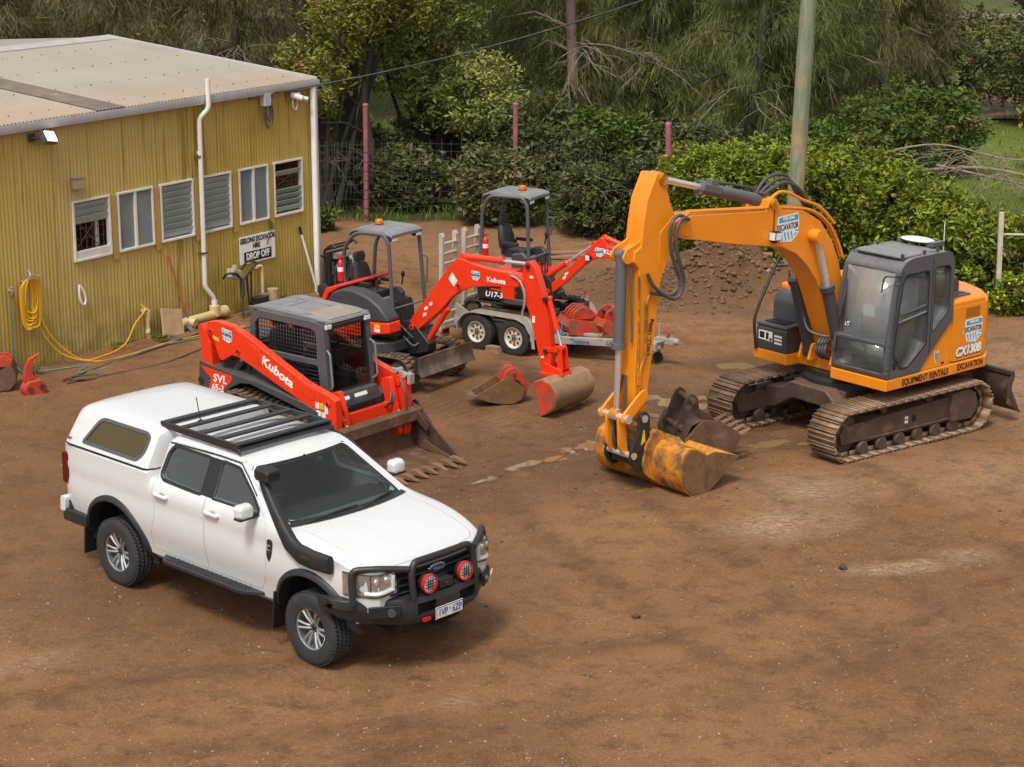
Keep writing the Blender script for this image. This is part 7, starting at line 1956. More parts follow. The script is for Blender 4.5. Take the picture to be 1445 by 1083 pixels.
t = loose('spare_bucket', 'small toothed digging bucket with red ears lying alone on the dirt', (-.20, 28.98, 0), 196, [(-.12, .38), (-.26, .35), (-.36, .22), (-.33, .08), (-.2, .01), (-.02, .0), (.20, .05), (.40, .14)], .165, [X['rust_dark'], X['orange_cap']],
      [(e, (-.125, -.05, .05, .125))], X['red_worn'], (.37, .13, .13, .04, 4, .032), 0, 0, cheek=[(-.10, .42), (-.36, .22), (-.32, .06), (-.2, .0), (-.02, -.0), (.20, .05), (.42, .14), (.26, .22), (.04, .34)])
for x, z in ((-.20, .44), (-.33, .26)): MB().cyl((x, -.16, z), (x, .16, z), .026, 12).build('cross_pin', X['rust'], t)
t = loose('spare_bucket', 'faded red trenching bucket strapped on the trailer nose', tw(1.22, -.22, .40), 20, [(-.34, .28), (-.40, .16), (-.34, .04), (-.16, .0), (.10, .0), (.26, .06), (.36, .16)], .26, [X['red_worn'], X['red_worn']],
      [([(-.30, .24), (-.26, .36), (-.14, .44), (.02, .42), (.14, .30), (.06, .24)], (-.16, -.05, .06, .17))], X['red_worn'], (.30, .14, .10, .03, 4, .028))
k = MB()
for y in (-.16, -.05, .06, .17):
 for x, z in ((-.22, .33), (-.10, .38), (.02, .34)): k.lathe([(0, .022), (.020, .02), (.030, .005), (.030, -.02)], (x, y, z), 'y', 10)
k.build('pin_boss', X['rust_dark'], t)
t = loose('spare_bucket', 'second faded red bucket leaning behind the strapped one on the trailer', tw(1.62, .02, .42), 28, [(-.28, .26), (-.34, .14), (-.28, .04), (-.10, .0), (.10, .02), (.26, .12)], .22, [X['red_worn'], X['red_worn']],
      [([(-.26, .22), (-.20, .36), (-.06, .42), (.08, .34), (.06, .22)], (-.12, .12))], X['red_worn'])
for x, z in ((-.14, .34), (.0, .32)): MB().cyl((x, -.16, z), (x, .16, z), .028, 12).build('cross_pin', X['rust_dark'], t)
t = loose('spare_bucket', 'grey steel trenching bucket lying behind the red bucket near the trailer deck', tw(.82, -.30, .40), 160, [(-.18, .18), (-.24, .08), (-.14, .0), (.04, .0), (.18, .06), (.26, .14)], .14, [X['rust_dark'], X['rust']],
      [([(-.18, .14), (-.20, .26), (-.08, .28), (.02, .16)], (-.07, .07))], X['rust_dark'], (.22, .12, .10, .04, 3, .025))
k = MB()
for i in range(16):
 c = Vector((.55 + i * .045, -.50 + .06 * math.sin(i), .41))
 a = i % 2
 k.tube([c + Vector((.028 * math.cos(t), .016 * math.sin(t) * (1 - a), .016 * math.sin(t) * a)) for t in [2 * math.pi * j / 10 for j in range(10)]], .007, 6, True)
o = k.build('chain', X['galv'], None, 0, None); o.matrix_world = TM
tag(o, 'loose steel chain on the near edge of the trailer deck', 'chain')
o = MB().tube(catmull([(1.05, -.46, .42), (1.08, -.50, .50), (1.06, -.56, .62), (1.04, -.60, .50), (1.05, -.62, .34)], 6), .018, 8, flat=.4).build('ratchet_strap', X['cyan'], None); o.matrix_world = TM
tag(o, 'blue ratchet strap hanging over the trailer side by the red bucket', 'strap')
k = MB()
for a, b_ in (((.35, -.42, .44), (.95, -.30, .46)), ((.50, -.15, .44), (1.0, -.1, .50)), ((.7, .1, .46), (1.15, .12, .62))): k.tube([a, b_], .028, 8)
o = k.build('steel_bar', X['rust'], None); o.matrix_world = TM
tag(o, 'bundle of muddy steel bars in front of the mini excavator on the trailer', 'bars')
t = loose('spare_bucket', 'rusty bucket with red hitch end standing against the shed at the far left', (-7.78, 29.72, 0), 190, [(-.24, .40), (-.30, .30), (-.30, .14), (-.2, .03), (0, .0), (.20, .05), (.36, .16)], .24, [X['rust_dark'], X['rust']],
      [([(-.22, .34), (-.26, .46), (-.14, .54), (.04, .48), (.06, .38)], (-.12, .12))], X['red_worn'])
t = thing('ripper_tooth', 'red single shank ripper tooth standing on the ground beside the left edge bucket', 'ripper', (-7.17, 29.42, 0), 215)
MB().prism(rpoly([(-.16, .0), (-.20, .12), (-.10, .22), (.10, .20), (.18, .08), (.14, .0)], .03), -.10, .10, 'y').build('hitch_block', X['red_worn'], t, .01)
MB().prism([(.05, .12), (-.06, .16), (.0, .34), (-.02, .50), (-.14, .62), (.04, .54), (.12, .40), (.14, .22)], -.03, .03, 'y').build('shank', X['red_worn'], t, .008)
MB().cyl((-.10, -.13, .12), (-.10, .13, .12), .04, 12).cyl((.08, -.13, .10), (.08, .13, .10), .04, 12).build('cross_pin', X['rust_dark'], t)
# ------------------------------------------------------------------ plants
vr = np.random.RandomState(21)
def leaf_mesh(name, mat, parent, C, A, B, tint):
 """one mesh of small diamond leaves: centre, half length vector, half width vector"""
 n = len(C)
 v = np.stack([C - A, C + B, C + A, C - B], 1).reshape(-1, 3).astype(np.float32)
 me = bpy.data.meshes.new(name)
 me.vertices.add(4 * n); me.loops.add(4 * n); me.polygons.add(n)
 me.vertices.foreach_set('co', v.ravel())
 me.loops.foreach_set('vertex_index', np.arange(4 * n, dtype=np.int32))
 me.polygons.foreach_set('loop_start', np.arange(n, dtype=np.int32) * 4)
 me.update(calc_edges=True)
 at = me.attributes.new('tint', 'FLOAT', 'POINT')
 at.data.foreach_set('value', np.repeat(np.clip(tint, 0, 1), 4).astype(np.float32))
 me.materials.append(mat)
 o = link(bpy.data.objects.new(name, me), parent)
 return o
def unit(n):
 d = vr.normal(size=(n, 3))
 return d / np.linalg.norm(d, axis=1)[:, None]
def broad_leaves(C, half, wid, up=.4):
 n = len(C)
 A = unit(n); A[:, 2] *= .6
 N = unit(n); N[:, 2] = np.abs(N[:, 2]) + up
 B = np.cross(A, N); B /= np.linalg.norm(B, axis=1)[:, None] + 1e-9
 A /= np.linalg.norm(A, axis=1)[:, None]
 s = vr.uniform(.5, 1.6, n)[:, None]
 return A * half * s, B * wid * s
def clumps(centres, radii, per, rng=.55):
 """points scattered through balls, thicker towards the outside"""
 k = len(centres)
 idx = np.repeat(np.arange(k), per)
 d = unit(len(idx))
 r = vr.uniform(rng, 1.05, len(idx))[:, None] * np.asarray(radii)[idx][:, None]
 return np.asarray(centres)[idx] + d * r, idx
def lobe_centres(lobes, n):
 """clump centres over the skins of ellipsoids (x, y, z, rx, ry, rz)"""
 L = np.array(lobes, float)
 w = (L[:, 3] * L[:, 5]); w /= w.sum()
 idx = vr.choice(len(L), n, p=w)
 d = unit(n)
 r = vr.uniform(.62, 1.0, n)[:, None]
 return L[idx, :3] + d * r * L[idx, 3:6], idx
def trunk_mb(path, r0, r1, seg=9, wob=.05):
 P = catmull(path, 5)
 n = len(P)
 rr = [lerp(r0, r1, i / (n - 1)) * (1 + vr.uniform(-wob, wob)) for i in range(n)]
 return P, rr
LM = dict(
 wattle=leafmat('wattle_leaf', (.12, .145, .042), (.50, .50, .16)),
 yellow=leafmat('yellow_green_leaf', (.10, .12, .022), (.36, .34, .06)),
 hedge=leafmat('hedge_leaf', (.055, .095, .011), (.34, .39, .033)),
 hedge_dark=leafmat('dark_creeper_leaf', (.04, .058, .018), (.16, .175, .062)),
 oak=leafmat('sheoak_needle', (.050, .054, .016), (.205, .20, .066), trans=.15),
 oak_brown=leafmat('brown_sheoak_needle', (.046, .042, .016), (.19, .165, .066), trans=.15),
 oak_green=leafmat('green_sheoak_needle', (.055, .062, .018), (.20, .20, .06), trans=.15),
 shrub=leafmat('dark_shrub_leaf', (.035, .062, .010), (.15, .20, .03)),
 far=leafmat('far_foliage', (.06, .066, .024), (.20, .195, .075)),
 grass=leafmat('grass_blade', (.05, .08, .012), (.19, .235, .045)))
BARK = M('dark_bark', (.036, .028, .023), .9, var=.35, vs=7, stretch=(1, 1, .25), bump=.5, bs=16)
BARKP = M('pinkish_bark', (.19, .13, .105), .9, var=.3, vs=6, stretch=(1, 1, .3), bump=.4, bs=16)
TWIG = M('dead_twig', (.26, .21, .16), .9, var=.2)
def twigs(parent, base, n, length, spread, name='dead_branch', mat=None, down=.3, r=.014, az=None):
 k = MB()
 for i in range(n):
  a = rnd.uniform(0, 6.28) if az is None else R(az + rnd.uniform(-45, 45))
  d = Vector((math.cos(a), math.sin(a), rnd.uniform(-down, spread))).normalized()
  p = Vector(base) + Vector((rnd.uniform(-.1, .1), rnd.uniform(-.1, .1), rnd.uniform(-.2, .2)))
  L = length * rnd.uniform(.5, 1.1)
  path = [p]
  for j in range(5):
   d = (d + Vector((rnd.uniform(-.25, .25), rnd.uniform(-.25, .25), rnd.uniform(-.32, .12)))).normalized()
   path.append(path[-1] + d * L / 5)
   if j in (1, 2, 3):
    e = (d + Vector((rnd.uniform(-.8, .8), rnd.uniform(-.8, .8), rnd.uniform(-.5, .3)))).normalized()
    q = path[-1]
    k.tube([q, q + e * L * .2, q + e * L * .38 + Vector((0, 0, -.08 * L))], [r * .5, r * .35, r * .15], 4)
  k.tube(path, [r * (1 - .15 * j) for j in range(6)], 5)
 return k.build(name, mat or TWIG, parent, 0, None)
def sheoak(x, y, h, rad, label, mat, tufts, per=66, lean=(0, 0), zlo=.6, tr=.15, bark=None, nl=.42, nw=.0075, group='she-oaks behind the fence', dead=0, front=.45):
 t = thing('sheoak_tree', label, 'tree', (x, y, -.05), 0, group)
 top = (lean[0], lean[1], h)
 P, rr = trunk_mb([(0, 0, 0), (lean[0] * .25 + .05, lean[1] * .2, h * .3), (lean[0] * .6 - .05, lean[1] * .6, h * .65), top], tr, tr * .35)
 k = MB().tube(P, rr, 10)
 tips = []
 for i in range(26):
  f = vr.uniform(.22, .98)
  b = P[int(f * (len(P) - 1))]
  a = vr.uniform(0, 6.28); L = rad * vr.uniform(.5, 1.05) * (1.15 - .6 * f)
  m = b + Vector((math.cos(a) * L * .5, math.sin(a) * L * .5, L * .22))
  e = b + Vector((math.cos(a) * L, math.sin(a) * L, L * vr.uniform(-.1, .3)))
  k.tube([b, m, e], [tr * .30 * (1.1 - f * .6), tr * .18, .012], 5)
  tips += [m, m.lerp(e, .5), e]
 k.build('trunk', bark or BARK, t, 0, 50)
 T_ = np.array([tuple(p) for p in tips])
 n0 = tufts
 idx = vr.randint(0, len(T_), n0)
 C = T_[idx] + vr.normal(size=(n0, 3)) * np.array([rad * .22, rad * .22, .45])
 C[:, 2] = np.where(C[:, 2] < zlo, zlo + vr.uniform(0, 1.2, n0), C[:, 2])
 C[:, 1] = np.where((C[:, 1] < 0) & (vr.rand(n0) > front), -C[:, 1], C[:, 1])
 keep = (C[:, 2] < 5.2) | (vr.rand(n0) < .45)
 C = C[keep]; n0 = len(C)
 ti = vr.uniform(0, 1, n0)
 ii = np.repeat(np.arange(n0), per)
 n = len(ii)
 out = C[ii] - np.array([lean[0] * .5, lean[1] * .5, 0]); out[:, 2] = 0
 out /= np.linalg.norm(out, axis=1)[:, None] + 1e-6
 swirl = vr.normal(size=(n0, 3))[ii] * .22
 D = out * vr.uniform(.05, .6, n)[:, None] + vr.normal(size=(n, 3)) * .40 + swirl
 D[:, 2] -= vr.uniform(.55, 1.25, n)
 D /= np.linalg.norm(D, axis=1)[:, None]
 Ln = nl * vr.uniform(.5, 1.15, n)[:, None]
 S = C[ii] + vr.normal(size=(n, 3)) * .15
 A = D * Ln / 2
 B = np.cross(D, unit(n)); B /= np.linalg.norm(B, axis=1)[:, None] + 1e-9
 leaf_mesh('crown', mat, t, S + A, A, B * nw * vr.uniform(.6, 1.3, n)[:, None], ti[ii] * .6 + vr.uniform(0, .4, n))
 if dead: twigs(t, (rnd.uniform(-.3, .3), -rad * .5, rnd.uniform(2.2, 3.4)), dead, rad * .9, .5, az=-90)
 return t
def bush(name, label, cat, x, y, lobes, n_cl, per, mat, half, wid, rcl=.22, group=None, stems=5, up=.4, z=0, twig=0):
 t = thing(name, label, cat, (x, y, z), 0, group)
 C, li = lobe_centres(lobes, n_cl)
 C[:, 2] = np.abs(C[:, 2])
 P, idx = clumps(C, vr.uniform(.6, 1.3, n_cl) * rcl, per, .2)
 A, B = broad_leaves(P, half, wid, up)
 ti = vr.uniform(0, 1, n_cl)[idx] * .62 + vr.uniform(0, .38, len(P))
 ti = np.where((vr.rand(n_cl) < .035)[idx], 1., np.minimum(ti, .97))
 leaf_mesh('foliage', mat, t, P, A, B, ti)
 k = MB()
 L = np.array(lobes)
 for i in range(stems):
  q = L[rnd.randrange(len(L))]
  a = Vector((rnd.uniform(-.25, .25), rnd.uniform(-.2, .2), 0))
  e = Vector((q[0] + rnd.uniform(-.5, .5) * q[3], q[1] + rnd.uniform(-.5, .5) * q[4], q[2] + rnd.uniform(-.2, .6) * q[5]))
  m = a.lerp(e, .5) + Vector((rnd.uniform(-.2, .2), rnd.uniform(-.2, .2), .15))
  pts = catmull([a, m, e], 5)
  k.tube(pts, [lerp(.07, .012, j / (len(pts) - 1)) for j in range(len(pts))], 6)
 k.build('stem', BARK, t, 0, 50)
 if twig: twigs(t, (L[0][0], L[0][1] - L[0][4] * .7, L[0][2] + .7), twig, .9, .4, az=-90, r=.007)
 return t
def make_plants():
 bush('wattle_tree', 'rounded grey green wattle tree with fluffy foliage behind the two mini excavators', 'tree', -1.75, 46.6,
         [(-1.1, 0, 3.5, 1.15, 1.1, 1.15), (-.3, .2, 4.2, 1.5, 1.2, 1.2), (.9, -.4, 2.35, 1.15, 1.0, .95), (.1, -.2, 2.6, 1.0, 1.0, 1.0), (1.3, -.6, .75, .75, .7, .5), (.3, .4, 5.6, 1.6, 1.4, 1.2)], 1250, 34, LM['wattle'], .060, .021, .25, None, 9)
 bush('wattle_tree', 'yellowish wattle crown rising beside the corner of the shed roof', 'tree', -4.0, 44.3, [(-.3, 0, 3.0, .9, .9, .9), (.4, .3, 4.2, 1.0, .9, .9), (1.6, .8, 4.6, .9, .8, .8)], 420, 34, LM['yellow'], .055, .020, .24, None, 6)
 for i, (x, y, tx, ty, r, lab) in enumerate(((-4.05, 44.6, -.55, .6, .21, 'thick dark leaning trunk of an old tree right beside the shed corner'), (-3.72, 45.0, .18, .4, .20, 'straight dark stringy bark trunk next to the leaning one by the shed'), (-3.25, 44.3, .30, .3, .10, 'thin crooked dark trunk left of the first pink post'))):
  t = thing('old_tree', lab, 'tree', (x, y, -.05))
  P, rr = trunk_mb([(0, 0, 0), (tx * .2 + (.12 if i == 2 else -.05), ty * .2, 1.2), (tx * .6 + (-.15 if i == 2 else .05), ty * .6, 2.6), (tx, ty, 4.2), (tx * 1.5, ty * 1.4, 6.0)], r, r * .55)
  k = MB().tube(P, rr, 12)
  for j in range(7):
   b = P[int(len(P) * (.35 + .09 * j))]
   a = rnd.uniform(0, 6.28); L = rnd.uniform(.7, 1.6)
   k.tube([b, b + Vector((math.cos(a) * L * .5, math.sin(a) * L * .5, .35)), b + Vector((math.cos(a) * L, math.sin(a) * L, rnd.uniform(.1, .6)))], [r * .3, r * .2, .01], 6)
  k.build('trunk', BARK, t, 0, 50)
  C = np.array([tuple(P[-1])]) + vr.normal(size=(240, 3)) * np.array([1.1, 1.0, .8])
  Q, idx = clumps(C, vr.uniform(.15, .3, 240), 16, .2)
  A, B = broad_leaves(Q, .05, .017)
  leaf_mesh('crown', LM['far'], t, Q, A, B, vr.uniform(0, 1, len(Q)))
  twigs(t, (.05, -.15, rnd.uniform(.5, 1.6)), 9, 1.3, .9, 'dead_branch', M('brown_twig', (.10, .075, .055), .9) if i == 0 else bpy.data.materials['brown_twig'], az=-90)
 sheoak(-13.2, 51, 7.5, 2.6, 'dark drooping she-oak behind the far left end of the shed roof', LM['oak_brown'], 560, dead=3)
 sheoak(-9.6, 50.0, 7.8, 2.6, 'dark brown she-oak hanging over the middle of the shed roof ridge', LM['oak_brown'], 620, dead=2)
 sheoak(-6.6, 49.0, 7.4, 2.3, 'she-oak with bare limbs behind the right end of the shed roof', LM['oak_brown'], 540, dead=8)
 sheoak(1.42, 49.6, 8.2, 2.3, 'she-oak with a straight pinkish trunk and bare pale twigs right of the wattle', LM['oak'], 620, bark=BARKP, tr=.19, zlo=1.5, dead=12, front=.12)
 sheoak(3.4, 50.6, 7.6, 2.3, 'olive she-oak between the pinkish trunk and the pink post above the hedge', LM['oak'], 640, dead=8)
 sheoak(5.5, 48.4, 7.6, 2.2, 'leaning she-oak with a dark trunk showing just above the hedge left of the pole', LM['oak_green'], 640, lean=(.9, .2), tr=.2, dead=4)
 sheoak(7.7, 51.2, 7.4, 2.2, 'brownish she-oak behind the timber pole', LM['oak'], 560, dead=5)
 sheoak(10.1, 55.6, 7.6, 2.3, 'fine brown she-oak on a thin pale trunk above the dark shrubs at the right', LM['oak_brown'], 620, tr=.10, bark=BARKP, zlo=2.0, nl=.5)
 sheoak(-.9, 51.4, 7.4, 2.2, 'shadowy she-oak standing behind the wattle', LM['oak'], 420)
 for i, (x, y, m_, lab) in enumerate(((-17, 60, 'oak_brown', 'far she-oak beyond the left end of the shed'), (-11.5, 61, 'oak', 'far she-oak beyond the shed ridge'), (-6, 60, 'oak_brown', 'far she-oak seen between shed roof and wattle'), (-1, 62, 'oak', 'far she-oak straight behind the wattle'), (3.6, 61, 'oak_green', 'far she-oak behind the pinkish trunk'), (7.3, 63, 'oak', 'far she-oak left of the timber pole top'), (11.2, 64, 'oak_brown', 'far she-oak right of the timber pole top'))):
  sheoak(x, y, 9, 3.3, lab, LM[m_], 520, per=36, nl=.7, nw=.014, zlo=.5, tr=.2, group='far she-oaks')
 far = [(-13, 73, 2.8), (-4, 76, 3.0), (4, 75, 3.0), (12, 78, 2.8), (18.6, 60.5, 2.6), (21, 72, 3.0), (15.4, 88, 2.0)]
 labs = ['far dark thicket beyond the shed roof', 'far dark thicket glimpsed left of the wattle top', 'far thicket behind the she-oaks at the middle of the picture', 'far thicket right of the timber pole', 'tall dark tree filling the top right corner', 'far tree at the right edge beyond the grass', 'low far bush by the pale road']
 for (x, y, r), lab in zip(far, labs):
  bush('far_tree', lab, 'tree', x, y, [(0, 0, 1.6, r, r * .8, 1.7), (-r * .5, 0, 3.2, r * .8, r * .7, 1.8), (r * .5, .3, 3.5, r * .8, r * .7, 1.8)], 520, 22, LM['far'] if x < 15 else LM['oak_brown'], .13, .045, .5, 'far trees', 5)
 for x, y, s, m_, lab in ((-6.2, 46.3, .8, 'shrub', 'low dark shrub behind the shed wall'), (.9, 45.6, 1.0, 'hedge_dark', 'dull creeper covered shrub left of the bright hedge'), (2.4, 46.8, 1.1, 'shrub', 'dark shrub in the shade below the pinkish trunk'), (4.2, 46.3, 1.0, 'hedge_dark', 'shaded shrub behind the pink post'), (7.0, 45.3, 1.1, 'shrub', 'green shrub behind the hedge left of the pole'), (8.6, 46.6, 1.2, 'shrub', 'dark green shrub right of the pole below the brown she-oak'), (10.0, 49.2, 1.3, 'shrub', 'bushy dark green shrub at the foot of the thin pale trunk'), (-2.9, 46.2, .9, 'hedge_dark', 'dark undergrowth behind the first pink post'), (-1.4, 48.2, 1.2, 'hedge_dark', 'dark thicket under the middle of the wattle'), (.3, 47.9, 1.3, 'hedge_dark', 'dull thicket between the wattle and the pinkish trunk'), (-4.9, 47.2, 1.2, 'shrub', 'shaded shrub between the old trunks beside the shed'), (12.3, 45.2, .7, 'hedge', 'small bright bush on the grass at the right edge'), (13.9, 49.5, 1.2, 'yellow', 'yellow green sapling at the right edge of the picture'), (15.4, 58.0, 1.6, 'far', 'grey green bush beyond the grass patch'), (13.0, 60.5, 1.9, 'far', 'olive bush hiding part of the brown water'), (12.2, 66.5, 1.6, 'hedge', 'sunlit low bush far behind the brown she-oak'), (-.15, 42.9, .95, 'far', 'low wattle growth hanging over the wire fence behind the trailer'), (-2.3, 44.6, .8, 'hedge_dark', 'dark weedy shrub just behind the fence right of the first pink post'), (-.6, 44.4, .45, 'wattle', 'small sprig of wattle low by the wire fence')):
  bush('shrub', lab, 'shrub', x, y, [(0, 0, .75 * s, 1.1 * s, .8 * s, .75 * s), (-.5 * s, .1, 1.2 * s, .7 * s, .7 * s, .6 * s), (.5 * s, 0, 1.05 * s, .7 * s, .6 * s, .6 * s)], int(210 * s + 60), 30, LM[m_], .065, .026, .25, 'shrubs behind the yard', 4)
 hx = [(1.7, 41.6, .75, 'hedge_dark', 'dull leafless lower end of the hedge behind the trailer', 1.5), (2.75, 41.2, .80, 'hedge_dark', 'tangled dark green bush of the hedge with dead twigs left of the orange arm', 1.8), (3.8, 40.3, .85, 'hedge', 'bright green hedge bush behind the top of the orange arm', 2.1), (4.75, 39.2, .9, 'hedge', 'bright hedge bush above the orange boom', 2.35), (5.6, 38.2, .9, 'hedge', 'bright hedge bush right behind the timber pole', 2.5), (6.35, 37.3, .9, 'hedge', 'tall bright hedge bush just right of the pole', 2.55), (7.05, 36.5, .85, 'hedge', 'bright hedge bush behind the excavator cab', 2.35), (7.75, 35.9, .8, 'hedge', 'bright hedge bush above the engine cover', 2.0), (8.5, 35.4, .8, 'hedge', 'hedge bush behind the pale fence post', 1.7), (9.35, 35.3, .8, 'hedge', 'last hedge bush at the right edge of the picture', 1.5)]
 for x, y, r, m_, lab, h in hx:
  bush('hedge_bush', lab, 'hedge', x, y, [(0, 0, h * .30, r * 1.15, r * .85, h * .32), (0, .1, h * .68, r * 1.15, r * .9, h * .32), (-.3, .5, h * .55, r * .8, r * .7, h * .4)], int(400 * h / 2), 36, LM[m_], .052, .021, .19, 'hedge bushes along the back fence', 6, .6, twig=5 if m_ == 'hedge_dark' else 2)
 t = thing('fallen_branch', 'fallen grey dead boughs lying over the right end of the hedge', 'branch', (9.0, 37.0, 0))
 k = MB()
 for (p, r) in (([(-1.6, .4, 2.05), (-.4, .2, 2.15), (.8, .0, 1.95), (2.4, -.3, 1.6), (3.2, -.6, 1.2)], .03), ([(-1.2, .2, 2.2), (.2, .1, 1.9), (1.6, -.1, 1.65), (3.0, -.5, 1.7)], .024), ([(-2.4, .6, 2.3), (-1.2, .4, 2.55), (.1, .3, 2.3), (1.2, .0, 2.3)], .02)):
  P = catmull(p, 6); k.tube(P, [lerp(r, r * .35, i / (len(P) - 1)) for i in range(len(P))], 7)
 k.build('bough', TWIG, t)
 for b in ((-1.7, .2, 2.2), (-.8, .2, 2.3), (0, .1, 2.1), (.9, 0, 2.0), (1.8, -.2, 1.8), (2.6, -.4, 1.6)): twigs(t, b, 18, 1.0, .5, 'twig', r=.008)
 n = 3000
 x = vr.uniform(-5, 10.5, n); edge = 43.4 - np.where(x > 0, np.clip(x, 0, 9) * .95, 0)
 y = edge + np.abs(vr.normal(size=n)) * 1.1 - .35
 Cg = np.stack([x, y, np.zeros(n) + .05], 1)
 D = vr.normal(size=(n, 3)) * .35; D[:, 2] = 1; D /= np.linalg.norm(D, axis=1)[:, None]
 H = vr.uniform(.03, .12, n)[:, None]
 B = np.cross(D, unit(n)); B /= np.linalg.norm(B, axis=1)[:, None]
 tag(leaf_mesh('grass', LM['grass'], None, Cg + D * H, D * H, B * .012, vr.uniform(0, 1, n)), kind='stuff')
 n = 11000
 x = vr.uniform(-14, 22, n); y = 44.5 + 34 * vr.rand(n) ** 1.4
 Cg = np.stack([x, y, np.zeros(n) + .03], 1)
 D = vr.normal(size=(n, 3)) * .5; D[:, 2] = 1; D /= np.linalg.norm(D, axis=1)[:, None]
 H = vr.uniform(.03, .11, n)[:, None]
 B = np.cross(D, unit(n)); B /= np.linalg.norm(B, axis=1)[:, None]
 tag(leaf_mesh('long_grass', LM['grass'], None, Cg + D * H, D * H, B * .02, vr.uniform(0, 1, n)), kind='stuff')
 for (lx, ly, s, lab) in ((-5.05, -.16, .8, 'weeds sprouting at the foot of the yellow wall below the windows'), (-4.3, -.42, 1., 'small green weed on the dirt in front of the standpipe'), (-3.6, -.72, .8, 'small weed beside the hoses in front of the slab'), (-6.95, -.25, 1., 'weed growing beside the ripper tooth at the left'), (-.95, -.16, .9, 'weed at the wall foot under the drop off sign')):
  w = thing('weed', lab, 'weed', wl(lx, ly, .02))
  n = 90
  Cw = vr.normal(size=(n, 3)) * np.array([.09, .07, .03]) * s; Cw[:, 2] = np.abs(Cw[:, 2]) + .04
  A, B = broad_leaves(Cw, .035 * s, .012 * s, .8)
  leaf_mesh('leaves', LM['shrub'], w, Cw, A, B, vr.uniform(.3, 1, n))
 w = bush('weed_bush', 'leafy weed beside the downpipe at the shed corner', 'weed', -4.05, 42.2, [(0, 0, .25, .38, .3, .28)], 60, 30, LM['shrub'], .05, .02, .14, None, 2)
 w = bush('weed_bush', 'weed with small yellow flowers at the foot of the pale fence post', 'weed', 8.75, 34.55, [(0, 0, .35, .4, .3, .38), (-.35, .1, .2, .3, .25, .2)], 90, 30, LM['hedge'], .04, .016, .14, None, 3)
 k = MB()
 for i in range(16): k.ball((rnd.uniform(-.55, .3), -.3 + rnd.uniform(-.1, .1), rnd.uniform(.15, .75)), .022, 6, 4)
 k.build('blossom', M('yellow_flower', (.75, .55, .02), .6), w)
make_plants()
def make_fence_and_pole():
 pk = M('pink_post_paint', (.31, .10, .14), .6, var=.25, vs=6, dirt=((.20, .085, .06), .5, 5))
 pts = [(-3.135, 43.26, 2.52), (.06, 43.5, 2.5), (3.15, 40.35, 2.52)]
 labs = ['tall pink pipe post standing alone behind the left mini excavator', 'pink pipe post seen through the canopy on the trailer', 'pink pipe post sticking out of the hedge top']
 for i, ((x, y, h), lab) in enumerate(zip(pts, labs)):
  t = thing('fence_post', lab, 'post', (x, y, -.1), 0, 'pink pipe posts of the back fence')
  k = MB().cyl((0, 0, 0), (.03 if i == 0 else (-.05 if i == 2 else .02), 0, h + .1), .055 if i < 2 else .06, 14)
  k.build('pipe', pk, t)
  MB().lathe([(.062, -.04), (.064, 0), (.05, .02), (0, .025)], (.03 if i == 0 else (-.05 if i == 2 else .02), 0, h + .1), 'z', 14).build('cap', pk, t)
  c = MB()
  for j in range(8): c.lathe([(.058, -.012), (.062, 0), (.058, .012)], (.003 * j, 0, .2 + j * .2), 'z', 12)
  c.build('wire_tie', X['rust_dark'], t)
 wire = M('fence_wire', (.07, .06, .05), .7)
 t = thing('wire_fence', 'sagging wire mesh fence strung between the pink posts', 'fence', (0, 0, 0))
 k = MB()
 line = [(-4.3, 43.1), (-3.135, 43.22), (.06, 43.45), (1.6, 42.2), (3.15, 40.3)]
 def at(f):
  f *= len(line) - 1; i = min(int(f), len(line) - 2); q = f - i
  return lerp(line[i][0], line[i + 1][0], q), lerp(line[i][1], line[i + 1][1], q)
 for j in range(10):
  z = .15 + j * .17
  k.tube([(*at(i / 40), z + .02 * math.sin(i * .9 + j)) for i in range(41)], .003, 4)
 for i in range(62):
  x, y = at(i / 61)
  k.tube([(x, y, .02), (x + rnd.uniform(-.02, .02), y, 1.75)], .0028, 4)
 k.build('mesh', wire, t, 0, None)
 t = thing('fence_post', 'pale weathered timber post with a thin rail in front of the hedge at the right', 'post', (8.46, 34.66, -.1))
 w = M('pale_timber', (.48, .42, .34), .85, var=.3, vs=9, stretch=(1, 1, .3), dirt=((.25, .19, .13), .35, 7), bump=.3)
 MB().box((-.01, 0, .95), (.085, .07, 1.88), Matrix.Rotation(R(-1), 3, 'Y')).build('post', w, t, .008)
 MB().cyl((.03, 0, 1.50), (1.9, .1, 1.44), .022, 8).build('rail', w, t)
 t = thing('utility_pole', 'tall green stained round timber pole behind the orange boom', 'pole', (5.02, 36.14, -.2))
 m, nt = newmat('treated_timber_pole')
 out = nd(nt, 'ShaderNodeOutputMaterial'); b = nd(nt, 'ShaderNodeBsdfPrincipled')
 nt.links.new(b.outputs[0], out.inputs[0])
 c1 = coords(nt, (7, 7, .6)); c0 = coords(nt, (1, 1, .55))
 c = mixc(nt, maprange(nt, noise(nt, c1, 2, 7, .65), .38, .62, 0, 1), (.13, .165, .10), (.26, .265, .185))
 c = mixc(nt, maprange(nt, noise(nt, c0, 2.1, 6, .6), .50, .60, 0, .85), c, (.36, .25, .145))
 c = mixc(nt, maprange(nt, noise(nt, coords(nt, (14, 14, .5)), 2, 6, .7), .62, .72, 0, .7), c, (.09, .08, .055))
 nt.links.new(c, b.inputs['Base Color']); b.inputs['Roughness'].default_value = .9
 MB().tube([(0, 0, 0), (.08, 0, 2.6), (.165, 0, 5.5), (.21, 0, 7.4)], [.152, .148, .142, .138], 24).build('shaft', m, t, 0, 50)
 MB().bb((-.5, -.05, 6.9), (.9, .05, 7.02)).build('cross_arm', X['timber'], t)
